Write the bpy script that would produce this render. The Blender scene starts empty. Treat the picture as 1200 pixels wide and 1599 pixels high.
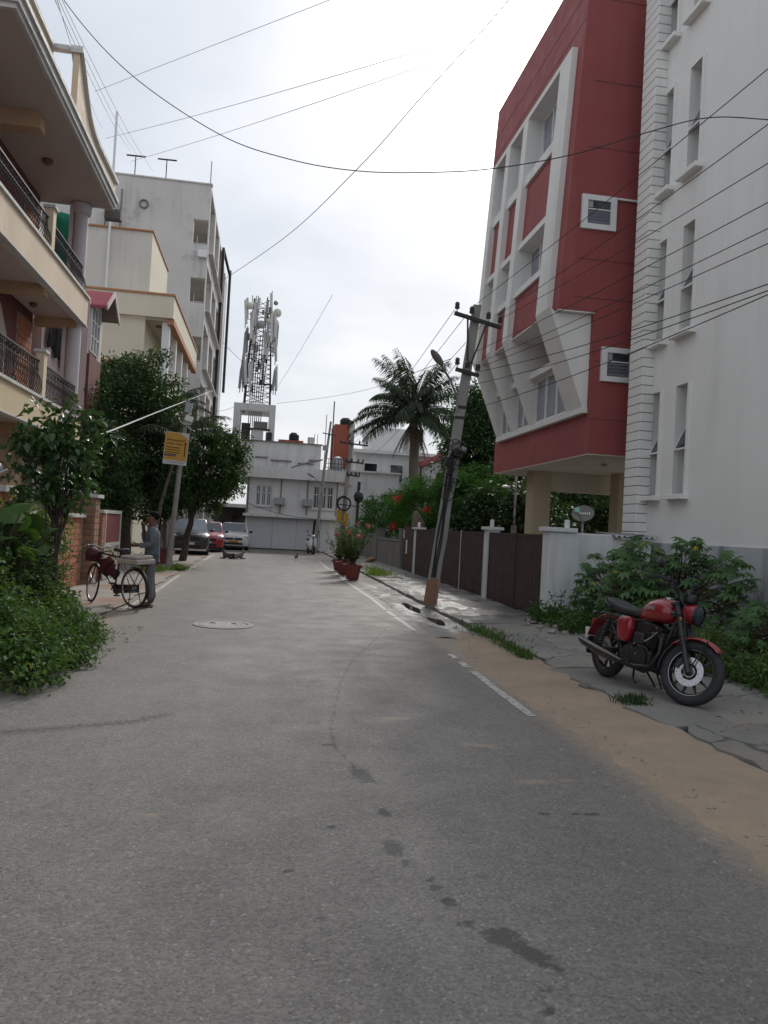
import bpy, bmesh, math, random
import numpy as np
from mathutils import Vector, Matrix, Euler
R = math.radians
random.seed(7); rng = np.random.default_rng(11)
scene = bpy.context.scene
col = scene.collection

# ---------------------------------------------------------------- camera, sky, sun, exposure
F, CH, ROLL, PITCH, YAW = 1200.0, 1.6, R(3.1), R(1.27), R(8.8)
fw = Vector((math.sin(YAW)*math.cos(PITCH), math.cos(YAW)*math.cos(PITCH), math.sin(PITCH)))
rt = Vector((math.cos(YAW), -math.sin(YAW), 0)); up = rt.cross(fw)
cx = rt*math.cos(ROLL)+up*math.sin(ROLL); cy = -rt*math.sin(ROLL)+up*math.cos(ROLL)
cam = bpy.data.cameras.new('camera'); camo = bpy.data.objects.new('camera', cam); col.objects.link(camo)
mw = Matrix((cx, cy, -fw)).transposed().to_4x4(); mw.translation = (0, 0, CH); camo.matrix_world = mw
cam.sensor_fit = 'VERTICAL'; cam.sensor_height = 36; cam.lens = F/1599*36; cam.clip_start = 0.05; cam.clip_end = 2000
scene.camera = camo

SUN_EL, SUN_AZ = R(34.6), R(19.5)          # azimuth from the street direction (+Y) towards +X
sdir = Vector((math.sin(SUN_AZ)*math.cos(SUN_EL), math.cos(SUN_AZ)*math.cos(SUN_EL), math.sin(SUN_EL)))
w = bpy.data.worlds.new('World'); scene.world = w; w.use_nodes = True
nt = w.node_tree; N = nt.nodes; L = nt.links; N.clear()
out = N.new('ShaderNodeOutputWorld'); bg = N.new('ShaderNodeBackground'); bg.inputs[1].default_value = 0.1
sky = N.new('ShaderNodeTexSky'); sky.sky_type = 'NISHITA'; sky.sun_disc = False
sky.sun_elevation = SUN_EL; sky.sun_rotation = SUN_AZ; sky.dust_density = 2.0; sky.air_density = 1.2
tc = N.new('ShaderNodeTexCoord')
def wmath(op, a, b=None, c=None):
    n = N.new('ShaderNodeMath'); n.operation = op
    for i, v in enumerate((a, b, c)):
        if v is None: continue
        if hasattr(v, 'is_linked') or hasattr(v, 'links'): L.new(v, n.inputs[i])
        else: n.inputs[i].default_value = v
    return n.outputs[0]
sep = N.new('ShaderNodeSeparateXYZ'); L.new(tc.outputs['Generated'], sep.inputs[0])
den = wmath('ADD', wmath('MAXIMUM', sep.outputs[2], 0.0), 0.22)
cmb = N.new('ShaderNodeCombineXYZ'); L.new(wmath('DIVIDE', sep.outputs[0], den), cmb.inputs[0]); L.new(wmath('DIVIDE', sep.outputs[1], den), cmb.inputs[1])
nz = N.new('ShaderNodeTexNoise'); nz.inputs['Scale'].default_value = 1.3; nz.inputs['Detail'].default_value = 5; nz.inputs['Roughness'].default_value = 0.52
L.new(cmb.outputs[0], nz.inputs['Vector'])
cr = N.new('ShaderNodeValToRGB'); cr.color_ramp.elements[0].position = 0.36; cr.color_ramp.elements[1].position = 0.65
cr.color_ramp.elements[0].color = (4.0, 4.4, 4.98, 1); cr.color_ramp.elements[1].color = (5.7, 5.95, 6.3, 1)
L.new(nz.outputs['Fac'], cr.inputs[0])
dot = N.new('ShaderNodeVectorMath'); dot.operation = 'DOT_PRODUCT'; L.new(tc.outputs['Generated'], dot.inputs[0]); dot.inputs[1].default_value = sdir
dp = wmath('MAXIMUM', dot.outputs['Value'], 0.0)
glow = wmath('ADD', wmath('MULTIPLY', wmath('POWER', dp, 110.0), 24.0), wmath('MULTIPLY', wmath('POWER', dp, 26.0), 1.5))   # bright cloud round the veiled sun
mix = N.new('ShaderNodeMix'); mix.data_type = 'RGBA'; mix.inputs[0].default_value = 0.9
L.new(sky.outputs[0], mix.inputs[6]); L.new(cr.outputs[0], mix.inputs[7])
gl = N.new('ShaderNodeMix'); gl.data_type = 'RGBA'; gl.blend_type = 'ADD'; gl.inputs[0].default_value = 1
L.new(mix.outputs[2], gl.inputs[6])
gc = N.new('ShaderNodeCombineXYZ'); [L.new(glow, gc.inputs[i]) for i in range(3)]; L.new(gc.outputs[0], gl.inputs[7])
L.new(gl.outputs[2], bg.inputs[0]); L.new(bg.outputs[0], out.inputs[0])
sl = bpy.data.lights.new('sun', 'SUN'); sl.energy = 1.5; sl.angle = R(12); sl.color = (1, 0.96, 0.9)
so = bpy.data.objects.new('sun', sl); col.objects.link(so); so.rotation_euler = sdir.to_track_quat('Z', 'Y').to_euler(); so.location = (0, 0, 40)
vs = scene.view_settings; vs.view_transform = 'Standard'; vs.look = 'None'; vs.gamma = 1; vs.exposure = 0.58; vs.use_curve_mapping = False
scene.cycles.max_bounces = 6; scene.cycles.diffuse_bounces = 3; scene.cycles.transparent_max_bounces = 8

# ---------------------------------------------------------------- materials
MATS = {}
def nodes(name):
    m = bpy.data.materials.new(name); m.use_nodes = True; MATS[name] = m
    return m, m.node_tree.nodes, m.node_tree.links, m.node_tree.nodes['Principled BSDF']
def rgb(c): return (c[0], c[1], c[2], 1)
def noise(n, l, vec, scale, detail=4, rough=.55):
    t = n.new('ShaderNodeTexNoise'); t.inputs['Scale'].default_value = scale; t.inputs['Detail'].default_value = detail; t.inputs['Roughness'].default_value = rough
    l.new(vec, t.inputs['Vector']); return t.outputs['Fac']
def mrange(n, l, v, a, b, c=0., d=1.):
    t = n.new('ShaderNodeMapRange'); t.inputs[1].default_value = a; t.inputs[2].default_value = b; t.inputs[3].default_value = c; t.inputs[4].default_value = d
    l.new(v, t.inputs[0]); return t.outputs[0]
def mixc(n, l, f, a, b, blend='MIX'):
    t = n.new('ShaderNodeMix'); t.data_type = 'RGBA'; t.blend_type = blend
    for i, v in ((0, f), (6, a), (7, b)):
        if isinstance(v, (int, float)): t.inputs[i].default_value = v
        elif isinstance(v, tuple): t.inputs[i].default_value = rgb(v)
        else: l.new(v, t.inputs[i])
    return t.outputs[2]
def vscale(n, l, vec, s):
    t = n.new('ShaderNodeVectorMath'); t.operation = 'MULTIPLY'; l.new(vec, t.inputs[0]); t.inputs[1].default_value = s; return t.outputs[0]
def mul(n, l, a, b):
    t = n.new('ShaderNodeMath'); t.operation = 'MULTIPLY'; l.new(a, t.inputs[0])
    if isinstance(b, (int, float)): t.inputs[1].default_value = b
    else: l.new(b, t.inputs[1])
    return t.outputs[0]
def bump(n, l, p, h, strength, dist=.01):
    b = n.new('ShaderNodeBump'); b.inputs['Strength'].default_value = strength; b.inputs['Distance'].default_value = dist
    l.new(h, b.inputs['Height']); l.new(b.outputs[0], p.inputs['Normal'])
def M(name, c, c2=None, scale=3., rough=.7, bs=.25, bscale=60., metal=0., streak=None, streak_amt=.5, st=(.48, .72), spot=None, spot_scale=2., spot_t=(.55, .72), rnd=0., spec=.5, bd=.006):
    """plain surface: two-tone blotches, fine relief, optional vertical weather streaks and dirt spots"""
    m, n, l, p = nodes(name)
    g = n.new('ShaderNodeNewGeometry').outputs['Position']
    c2 = c2 or tuple(v*.82 for v in c)
    f = mrange(n, l, noise(n, l, g, scale, 5, .6), .3, .7)
    colr = mixc(n, l, f, c, c2)
    if streak:
        s = noise(n, l, vscale(n, l, g, (1, 1, .07)), 2.6, 6, .65)
        s2 = noise(n, l, g, .5, 3)
        ms = mul(n, l, mrange(n, l, s, *st), mrange(n, l, s2, .4, .6, .15, 1))
        colr = mixc(n, l, mul(n, l, ms, streak_amt), colr, streak)
    if spot:
        colr = mixc(n, l, mrange(n, l, noise(n, l, g, spot_scale, 7, .68), *spot_t), colr, spot)
    if rnd:
        oi = n.new('ShaderNodeObjectInfo')
        hs = n.new('ShaderNodeHueSaturation'); l.new(colr, hs.inputs['Color']); l.new(mrange(n, l, oi.outputs['Random'], 0, 1, 1-rnd, 1+rnd), hs.inputs['Value']); colr = hs.outputs[0]
    l.new(colr, p.inputs['Base Color']); p.inputs['Metallic'].default_value = metal
    p.inputs['Specular IOR Level'].default_value = spec
    rr = mrange(n, l, noise(n, l, g, scale*3.3, 3), .3, .7, max(rough-.1, .03), min(rough+.1, 1)); l.new(rr, p.inputs['Roughness'])
    if bs: bump(n, l, p, noise(n, l, g, bscale, 4, .6), bs, bd)
    return m
def glassy(name, c=(.02, .025, .03), rough=.06):
    m, n, l, p = nodes(name)
    g = n.new('ShaderNodeNewGeometry').outputs['Position']
    l.new(mixc(n, l, noise(n, l, g, 2.), c, tuple(v*1.8 for v in c)), p.inputs['Base Color']); p.inputs['Roughness'].default_value = rough; p.inputs['Specular IOR Level'].default_value = .8
    bump(n, l, p, noise(n, l, g, 1.5, 2), .05, .02)
    return m
def leafmat(name, dark, light, trans=.25, rough=.5, warm=None, spec=.2):
    m, n, l, p = nodes(name)
    a = n.new('ShaderNodeAttribute'); a.attribute_name = 'var'
    r = n.new('ShaderNodeValToRGB'); l.new(a.outputs['Fac'], r.inputs[0])
    r.color_ramp.elements[0].color = rgb(dark); r.color_ramp.elements[1].color = rgb(light); r.color_ramp.elements[1].position = .93
    if warm: e = r.color_ramp.elements.new(.985); e.color = rgb(warm)
    l.new(r.outputs[0], p.inputs['Base Color']); p.inputs['Roughness'].default_value = rough; p.inputs['Specular IOR Level'].default_value = spec
    t = n.new('ShaderNodeBsdfTranslucent'); l.new(mixc(n, l, .5, r.outputs[0], (light[0]*1.4, light[1]*1.5, light[2]*.6)), t.inputs['Color'])
    ms = n.new('ShaderNodeMixShader'); ms.inputs[0].default_value = trans
    l.new(p.outputs[0], ms.inputs[1]); l.new(t.outputs[0], ms.inputs[2]); l.new(ms.outputs[0], n['Material Output'].inputs['Surface'])
    return m

# ---------------------------------------------------------------- mesh helpers
ORI = {}
class MB:
    def __init__(s): s.v = []; s.f = []
    def add(s, vs, fs):
        o = len(s.v); s.v += [tuple(v) for v in vs]; s.f += [tuple(i+o for i in f) for f in fs]; return s
    def box(s, x0, x1, y0, y1, z0, z1):
        if x0 > x1: x0, x1 = x1, x0
        if y0 > y1: y0, y1 = y1, y0
        if z0 > z1: z0, z1 = z1, z0
        return s.add([(x0,y0,z0),(x1,y0,z0),(x1,y1,z0),(x0,y1,z0),(x0,y0,z1),(x1,y0,z1),(x1,y1,z1),(x0,y1,z1)],
              [(0,3,2,1),(4,5,6,7),(0,1,5,4),(1,2,6,5),(2,3,7,6),(3,0,4,7)])
    def cbox(s, c, d, rot=(0,0,0)):
        m = Euler(rot).to_matrix(); h = Vector(d)/2; c = Vector(c)
        P = [(-1,-1,-1),(1,-1,-1),(1,1,-1),(-1,1,-1),(-1,-1,1),(1,-1,1),(1,1,1),(-1,1,1)]
        return s.add([c+m@Vector((a*h.x,b*h.y,e*h.z)) for a,b,e in P], [(0,3,2,1),(4,5,6,7),(0,1,5,4),(1,2,6,5),(2,3,7,6),(3,0,4,7)])
    def prism(s, poly, axis, a, b):
        """poly: 2D points; axis x: (y,z), y: (x,z), z: (x,y)"""
        mk = {'x': lambda p, t: (t, p[0], p[1]), 'y': lambda p, t: (p[0], t, p[1]), 'z': lambda p, t: (p[0], p[1], t)}[axis]
        n = len(poly); vs = [mk(p, a) for p in poly]+[mk(p, b) for p in poly]
        return s.add(vs, [tuple(range(n))[::-1], tuple(range(n, 2*n))]+[(i, (i+1) % n, n+(i+1) % n, n+i) for i in range(n)])
    def tube(s, pts, r, seg=8, cap=True):
        pts = [Vector(p) for p in pts]; n = len(pts)
        rs = r if hasattr(r, '__len__') else [r]*n
        rings = []; ref = None
        for i, p in enumerate(pts):
            t = (pts[min(i+1, n-1)]-pts[max(i-1, 0)]).normalized()
            if ref is None: ref = t.orthogonal().normalized()
            ref = (ref-t*ref.dot(t)); ref = ref.normalized() if ref.length > 1e-6 else t.orthogonal().normalized()
            b = t.cross(ref)
            rings.append([p+(ref*math.cos(2*math.pi*k/seg)+b*math.sin(2*math.pi*k/seg))*rs[i] for k in range(seg)])
        return s.loft(rings, cap)
    def loft(s, rings, cap=True, closed=True):
        k = len(rings[0]); vs = [v for r in rings for v in r]; fs = []
        for i in range(len(rings)-1):
            for j in range(k if closed else k-1):
                fs.append((i*k+j, i*k+(j+1) % k, (i+1)*k+(j+1) % k, (i+1)*k+j))
        if cap and closed: fs += [tuple(range(k))[::-1], tuple((len(rings)-1)*k+j for j in range(k))]
        return s.add(vs, fs)
    def lathe(s, prof, c=(0,0,0), axis='z', seg=16, cap=True):
        """prof: (radius, height) pairs"""
        c = Vector(c); rings = []
        for r, h in prof:
            ring = []
            for k in range(seg):
                a = 2*math.pi*k/seg; u, v = r*math.cos(a), r*math.sin(a)
                ring.append(c+Vector({'z': (u, v, h), 'y': (u, h, v), 'x': (h, u, v)}[axis]))
            rings.append(ring)
        return s.loft(rings, cap)
    def ell(s, c, r, seg=14, rings=9, rot=None):
        c = Vector(c); m = Euler(rot).to_matrix() if rot else Matrix.Identity(3)
        rr = []
        for i in range(rings):
            t = math.pi*(i+.15)/(rings-.7); rr.append([c+m@Vector((r[0]*math.sin(t)*math.cos(2*math.pi*k/seg), r[1]*math.sin(t)*math.sin(2*math.pi*k/seg), -r[2]*math.cos(t))) for k in range(seg)])
        return s.loft(rr)
    def torus(s, c, R0, r, axis='y', seg=32, sub=8, rx=None):
        """tyre-like ring; rx: half width along the axis"""
        c = Vector(c); rx = rx or r; rings = []
        for i in range(seg):
            a = 2*math.pi*i/seg; ring = []
            for j in range(sub):
                b = 2*math.pi*j/sub; q = R0+r*math.cos(b); h = rx*math.sin(b)
                u, v = q*math.cos(a), q*math.sin(a)
                ring.append(c+Vector({'z': (u, v, h), 'y': (u, h, v), 'x': (h, u, v)}[axis]))
            rings.append(ring)
        rings.append(rings[0]); return s.loft(rings, False)
    def mesh(s, name, mat, org=Vector((0,0,0)), smooth=False, angle=40):
        me = bpy.data.meshes.new(name); o = tuple(org)
        me.from_pydata([(v[0]-o[0], v[1]-o[1], v[2]-o[2]) for v in s.v], [], s.f)
        bm = bmesh.new(); bm.from_mesh(me); bmesh.ops.recalc_face_normals(bm, faces=bm.faces); bm.to_mesh(me); bm.free()
        if smooth:
            me.polygons.foreach_set('use_smooth', [True]*len(me.polygons)); me.set_sharp_from_angle(angle=R(angle))
        if mat: me.materials.append(MATS[mat] if isinstance(mat, str) else mat)
        return me
    def build(s, name, mat, parent=None, smooth=False, bevel=0, angle=40, label=None, kind=None):
        org = ORI.get(parent.name if parent else None, Vector((0,0,0)))
        o = bpy.data.objects.new(name, s.mesh(name, mat, org, smooth, angle)); col.objects.link(o)
        if parent: o.parent = parent; ORI[o.name] = org
        if bevel:
            b = o.modifiers.new('bevel', 'BEVEL'); b.width = bevel; b.segments = 2; b.limit_method = 'ANGLE'; b.angle_limit = R(35)
        if label: o['label'] = label
        if kind: o['kind'] = kind
        return o
def thing(name, label, cat, loc=(0,0,0), rz=0, group=None, world=True):
    """an Empty at the thing's base; world=True: its parts are given in world coordinates"""
    o = bpy.data.objects.new(name, None); col.objects.link(o); o.location = loc; o.rotation_euler = (0, 0, rz); o.empty_display_size = .2
    o['label'] = label; o['category'] = cat
    if group: o['group'] = group
    ORI[o.name] = Vector(loc) if world else Vector((0,0,0))
    return o
def tag(o, label, cat, group=None):
    o['label'] = label; o['category'] = cat
    if group: o['group'] = group
    return o
def struct(o, kind='structure'): o['kind'] = kind; return o
def piece(name, me, parent, loc, rot=(0,0,0), scale=(1,1,1)):
    o = bpy.data.objects.new(name, me); col.objects.link(o); o.parent = parent
    org = ORI.get(parent.name, Vector((0,0,0))); o.location = Vector(loc)-org; o.rotation_euler = rot; o.scale = scale
    ORI[o.name] = org
    return o
def bx(name, mat, parent, *d, **k): return MB().box(*d).build(name, mat, parent, **k)
def lerp(a, b, t): return a+(b-a)*t

# foliage: leaf-sized folded faces scattered in clumps
def leafmesh(name, P, D, Nn, ln, wd, mat, fold=.25, var=None, parent=None, kind=None, droop=.0):
    """P base points, D directions, Nn up-ish normals, ln/wd arrays"""
    P = np.asarray(P, float); D = np.asarray(D, float); n = len(P)
    D /= np.linalg.norm(D, axis=1)[:, None]+1e-9
    S = np.cross(D, Nn); S /= np.linalg.norm(S, axis=1)[:, None]+1e-9
    U = np.cross(S, D); ln = np.broadcast_to(ln, (n,))[:, None]; wd = np.broadcast_to(wd, (n,))[:, None]
    mid = P+D*ln*.45+U*wd*0
    v = np.empty((n, 6, 3)); v[:, 0] = P; v[:, 1] = mid-S*wd*.5+U*wd*fold; v[:, 2] = P+D*ln*.62-U*ln*droop*.3; v[:, 3] = mid+S*wd*.5+U*wd*fold
    v[:, 4] = P+D*ln-U*ln*droop; v[:, 5] = 0
    v = v[:, :5]
    f = np.array([[0, 1, 2], [0, 2, 3], [1, 4, 2], [3, 2, 4]])
    faces = (f[None]+(np.arange(n)*5)[:, None, None]).reshape(-1, 3)
    me = bpy.data.meshes.new(name); me.vertices.add(n*5); me.vertices.foreach_set('co', v.reshape(-1))
    me.loops.add(len(faces)*3); me.loops.foreach_set('vertex_index', faces.reshape(-1).astype(np.int32))
    me.polygons.add(len(faces)); me.polygons.foreach_set('loop_start', (np.arange(len(faces))*3).astype(np.int32))
    me.update(calc_edges=True); me.validate()
    at = me.attributes.new('var', 'FLOAT', 'FACE')
    vv = rng.random(n) if var is None else var
    at.data.foreach_set('value', np.repeat(vv, 4).astype(np.float32))
    me.materials.append(MATS[mat])
    o = bpy.data.objects.new(name, me); col.objects.link(o)
    if parent: o.parent = parent; o.location = -ORI.get(parent.name, Vector((0,0,0)))
    if kind: o['kind'] = kind
    return o
def unit(n):
    d = rng.normal(size=(n, 3)); return d/np.linalg.norm(d, axis=1)[:, None]
def clump_leaves(centres, crad, per, ln, wd, upb=.5, outb=.6, flat=.7, lvar=.35):
    """leaves round clump centres: returns P, D, N, ln, wd, var"""
    C = np.repeat(np.asarray(centres, float), per, axis=0); n = len(C)
    cr = np.repeat(np.broadcast_to(crad, (len(centres),)), per)
    o = unit(n)*(rng.random(n)**.45)[:, None]*cr[:, None]; o[:, 2] *= flat
    P = C+o
    D = o/(cr[:, None]+1e-6)*outb+unit(n)*.6; D[:, 2] -= .15
    Nn = unit(n)*.55; Nn[:, 2] += upb+.3
    s = 1+lvar*(rng.random(n)*2-1)
    cv = np.repeat(rng.random(len(centres)), per)
    var = np.clip(.55*cv+.5*rng.random(n)-.03, 0, 1)
    return P, D, Nn, ln*s, wd*s, var
def limb(a, b, sag=.1, k=6, jit=.05):
    a, b = Vector(a), Vector(b); L_ = (b-a).length; pts = []
    for i in range(k+1):
        t = i/k; p = a.lerp(b, t); p.z += math.sin(t*math.pi)*sag*L_
        if 0 < i < k: p += Vector((random.uniform(-1,1), random.uniform(-1,1), random.uniform(-1,1)))*jit*L_
        pts.append(p)
    return pts
def make_tree(name, label, base, height, crown_c, crown_r, leaf=('leaf_dark', .16, .08), nclump=60, per=90, crad=.5, trunk_r=.12, trunk_top=None, group=None, seedv=None, cat='tree', bark='bark', shell=.55, flat=.75, twigs=True):
    t = thing(name, label, cat, base, group=group)
    base = Vector(base); cc = np.array(crown_c, float); cr = np.array(crown_r, float)
    C = []
    while len(C) < nclump:
        d = unit(1)[0]; q = d*cr*(shell+(1-shell)*random.random())**.8
        q *= 1+.22*math.sin(d[0]*5+cc[0])*math.cos(d[1]*4+d[2]*3+cc[1])
        C.append(cc+q)
    C = np.array(C)
    tt = Vector(trunk_top) if trunk_top else Vector((cc[0], cc[1], cc[2]-cr[2]*.35))
    mb = MB(); tp = limb(base, tt, 0, 6, .025); mb.tube(tp, [lerp(trunk_r*1.25, trunk_r*.55, i/6) for i in range(7)], 9)
    if twigs:
        for i in range(0, len(C), max(1, len(C)//26)):
            st = tp[random.choice((3, 4, 5, 6))]
            mb.tube(limb(st, C[i], .08, 5, .04), [lerp(trunk_r*.42, trunk_r*.07, k/5) for k in range(6)], 5)
    mb.build('trunk', bark, t, smooth=True)
    P, D, Nn, ln, wd, var = clump_leaves(C, crad*(.7+.6*rng.random(len(C))), per, leaf[1], leaf[2], flat=flat)
    leafmesh('crown', P, D, Nn, ln, wd, leaf[0], parent=t, var=var, droop=.12)
    return t
# ---------------------------------------------------------------- material library
M('soil', (.17,.125,.08), (.10,.075,.05), 1.5, .95, .5, 30)
M('white_wall', (.80,.79,.755), (.75,.74,.705), .8, .75, .12, 90, streak=(.5,.49,.46), streak_amt=.3)
M('grey_dado', (.5,.52,.53), (.42,.44,.45), 1.2, .8, .25, 40, streak=(.10,.10,.10), streak_amt=.9, st=(.46,.6), spot=(.28,.29,.29), spot_scale=1.1, spot_t=(.6,.8))
M('compound_white', (.68,.69,.685), (.57,.585,.59), .9, .8, .3, 30, streak=(.2,.2,.2), streak_amt=.6)
M('red_plaster', (.30,.066,.064), (.25,.053,.052), .7, .72, .3, 55, streak=(.34,.115,.10), streak_amt=.4, spot=(.36,.14,.12), spot_scale=3.2, spot_t=(.72,.8))
M('fin_white', (.76,.745,.71), (.69,.675,.64), .7, .75, .15, 70, streak=(.4,.39,.37), streak_amt=.4)
M('groove_dark', (.05,.05,.05), None, 3, .9, 0)
M('cream_soffit', (.55,.50,.40), (.48,.43,.34), .6, .8, .15, 60)
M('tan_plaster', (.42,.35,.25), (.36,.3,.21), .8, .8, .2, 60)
M('window_white', (.75,.75,.73), (.68,.68,.66), 2, .45, .03, 90)
M('frame_grey', (.35,.35,.35), None, 3, .5, 0)
glassy('glass', (.03,.035,.045)); glassy('glass_pale', (.16,.18,.21), .12); glassy('glass_dark', (.008,.009,.01), .1)
M('curtain', (.36,.36,.4), (.24,.24,.28), 6, .9, .2, 12)
M('gate_brown', (.048,.026,.022), (.041,.022,.019), 1.5, .6, .05, 30, spot=(.06,.038,.03), spot_scale=1.5, spot_t=(.6,.85))
M('gate_edge', (.55,.54,.52), (.4,.39,.37), 4, .6, .1, 60)
M('rust_brown', (.085,.042,.03), (.05,.026,.02), 3, .8, .4, 30, spot=(.13,.06,.035), spot_scale=4, spot_t=(.55,.75))
M('grey_wall', (.21,.20,.185), (.16,.15,.14), 1.4, .9, .4, 25, streak=(.08,.075,.07), streak_amt=.6)
M('concrete', (.33,.325,.30), (.25,.245,.23), 1.6, .85, .5, 45, spot=(.2,.19,.18), spot_scale=1.3, spot_t=(.55,.75))
M('pole_concrete', (.30,.29,.27), (.24,.23,.215), 2, .9, .4, 35, streak=(.12,.11,.10), streak_amt=.5)
M('pole_base_paint', (.30,.15,.09), (.22,.12,.08), 5, .85, .3, 40, spot=(.2,.19,.18), spot_scale=7)
M('black_plastic', (.012,.012,.013), None, 3, .45, .05, 60)
M('black_rubber', (.014,.014,.015), (.02,.02,.021), 6, .75, .2, 60)
M('dark_metal', (.03,.03,.032), (.05,.045,.042), 8, .5, .1, 60, metal=.5)
M('steel', (.5,.5,.52), (.38,.38,.4), 6, .3, .05, 60, metal=1.)
M('galvanised', (.36,.37,.38), (.28,.29,.3), 8, .5, .1, 40, metal=.6)
M('wire_black', (.02,.02,.022), None, 4, .6, 0)
M('wire_grey', (.22,.23,.24), None, 4, .6, 0)
M('insulator', (.05,.03,.025), None, 6, .3, 0)
M('cream_wall', (.72,.58,.43), (.66,.53,.39), .8, .8, .35, 80, streak=(.4,.32,.23), streak_amt=.35)
M('yellow_cream', (.64,.52,.33), (.58,.47,.3), .8, .8, .2, 70, streak=(.36,.29,.18), streak_amt=.3)
M('cornice', (.6,.59,.56), (.5,.49,.47), 2, .7, .1, 60, streak=(.25,.25,.24), streak_amt=.6)
M('soffit_mauve', (.56,.47,.43), (.5,.42,.385), .6, .85, .1, 60)
M('beam_tan', (.52,.35,.22), (.46,.3,.19), 1, .8, .15, 60)
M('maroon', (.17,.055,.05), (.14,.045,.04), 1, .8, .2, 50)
M('brick_orange', (.46,.17,.085), (.36,.12,.06), 6, .85, .4, 40, rnd=.2)
M('mortar', (.3,.26,.22), None, 4, .95, .3, 40)
M('stone_tan', (.30,.165,.10), (.23,.125,.08), 5, .85, .5, 25, rnd=.2)
M('railing_iron', (.022,.019,.018), (.035,.028,.024), 10, .5, 0)
M('brass_wood', (.20,.095,.045), (.16,.07,.035), 5, .5, .1, 40)
M('lilac_column', (.6,.56,.58), (.54,.5,.53), 1.5, .7, .1, 60)
M('pink_wall', (.64,.53,.51), (.58,.48,.46), .8, .85, .2, 60, streak=(.35,.29,.28), streak_amt=.35)
M('roof_pink', (.45,.10,.12), (.36,.08,.10), 3, .8, .3, 30)
M('roof_under', (.24,.19,.17), None, 3, .85, .2, 40)
M('house_cream', (.70,.64,.50), (.64,.58,.455), .6, .85, .2, 50, streak=(.42,.39,.31), streak_amt=.4)
M('grey_cream', (.64,.615,.55), (.57,.545,.485), .7, .85, .2, 50, streak=(.36,.35,.31), streak_amt=.45)
M('orange_trim', (.46,.22,.10), (.38,.18,.085), 2, .8, .15, 50)
M('apartment_grey', (.62,.595,.57), (.55,.53,.505), .5, .9, .25, 40, streak=(.28,.27,.26), streak_amt=.7, spot=(.33,.32,.31), spot_scale=.6)
M('far_white', (.68,.675,.66), (.6,.595,.585), .6, .85, .2, 40, streak=(.22,.22,.22), streak_amt=.55)
M('shutter_grey', (.58,.595,.61), (.53,.545,.56), 1.2, .6, .1, 50)
M('far_red', (.36,.10,.06), (.30,.085,.05), 1, .85, .2, 40, streak=(.42,.17,.11), streak_amt=.4)
M('bark', (.10,.075,.055), (.06,.045,.035), 8, .95, .8, 25)
M('palm_bark', (.17,.145,.115), (.11,.09,.07), 7, .95, .8, 18)
M('dead_frond', (.16,.115,.06), (.1,.07,.04), 6, .9, .3, 30)
M('terracotta', (.23,.055,.045), (.18,.045,.037), 4, .65, .1, 50)
M('potting_soil', (.06,.045,.03), None, 8, .95, .6, 30)
M('debris', (.35,.33,.30), (.2,.18,.15), 9, .9, .4, 30)
leafmat('leaf_dark', (.02,.045,.015), (.065,.125,.036), .26)
leafmat('leaf_black', (.016,.037,.014), (.055,.105,.036), .25)
leafmat('leaf_mid', (.026,.06,.018), (.085,.16,.038), .28, .62, warm=(.2,.2,.04))
leafmat('leaf_glossy', (.022,.05,.02), (.065,.125,.04), .24, .35, spec=.4)
leafmat('leaf_yellow', (.07,.13,.025), (.17,.25,.05), .35)
leafmat('leaf_bright', (.022,.066,.016), (.055,.14,.028), .26, .75, spec=.1)
leafmat('leaf_castor', (.04,.09,.035), (.10,.185,.065), .28, .5, warm=(.3,.28,.05))
leafmat('leaf_weed', (.045,.085,.025), (.12,.20,.055), .3, .6, warm=(.2,.17,.07))
leafmat('leaf_palm', (.022,.04,.022), (.06,.095,.05), .15, .4)
leafmat('flower_red', (.32,.012,.014), (.45,.03,.025), .15)
leafmat('flower_pink', (.38,.08,.085), (.5,.17,.16), .15)
leafmat('flower_yellow', (.6,.5,.03), (.75,.62,.06), .2)

# ---------------------------------------------------------------- the ground
g_ = MB().box(-400, 400, -30, 600, -.6, -.03).build('ground', 'soil'); struct(g_)

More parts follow.
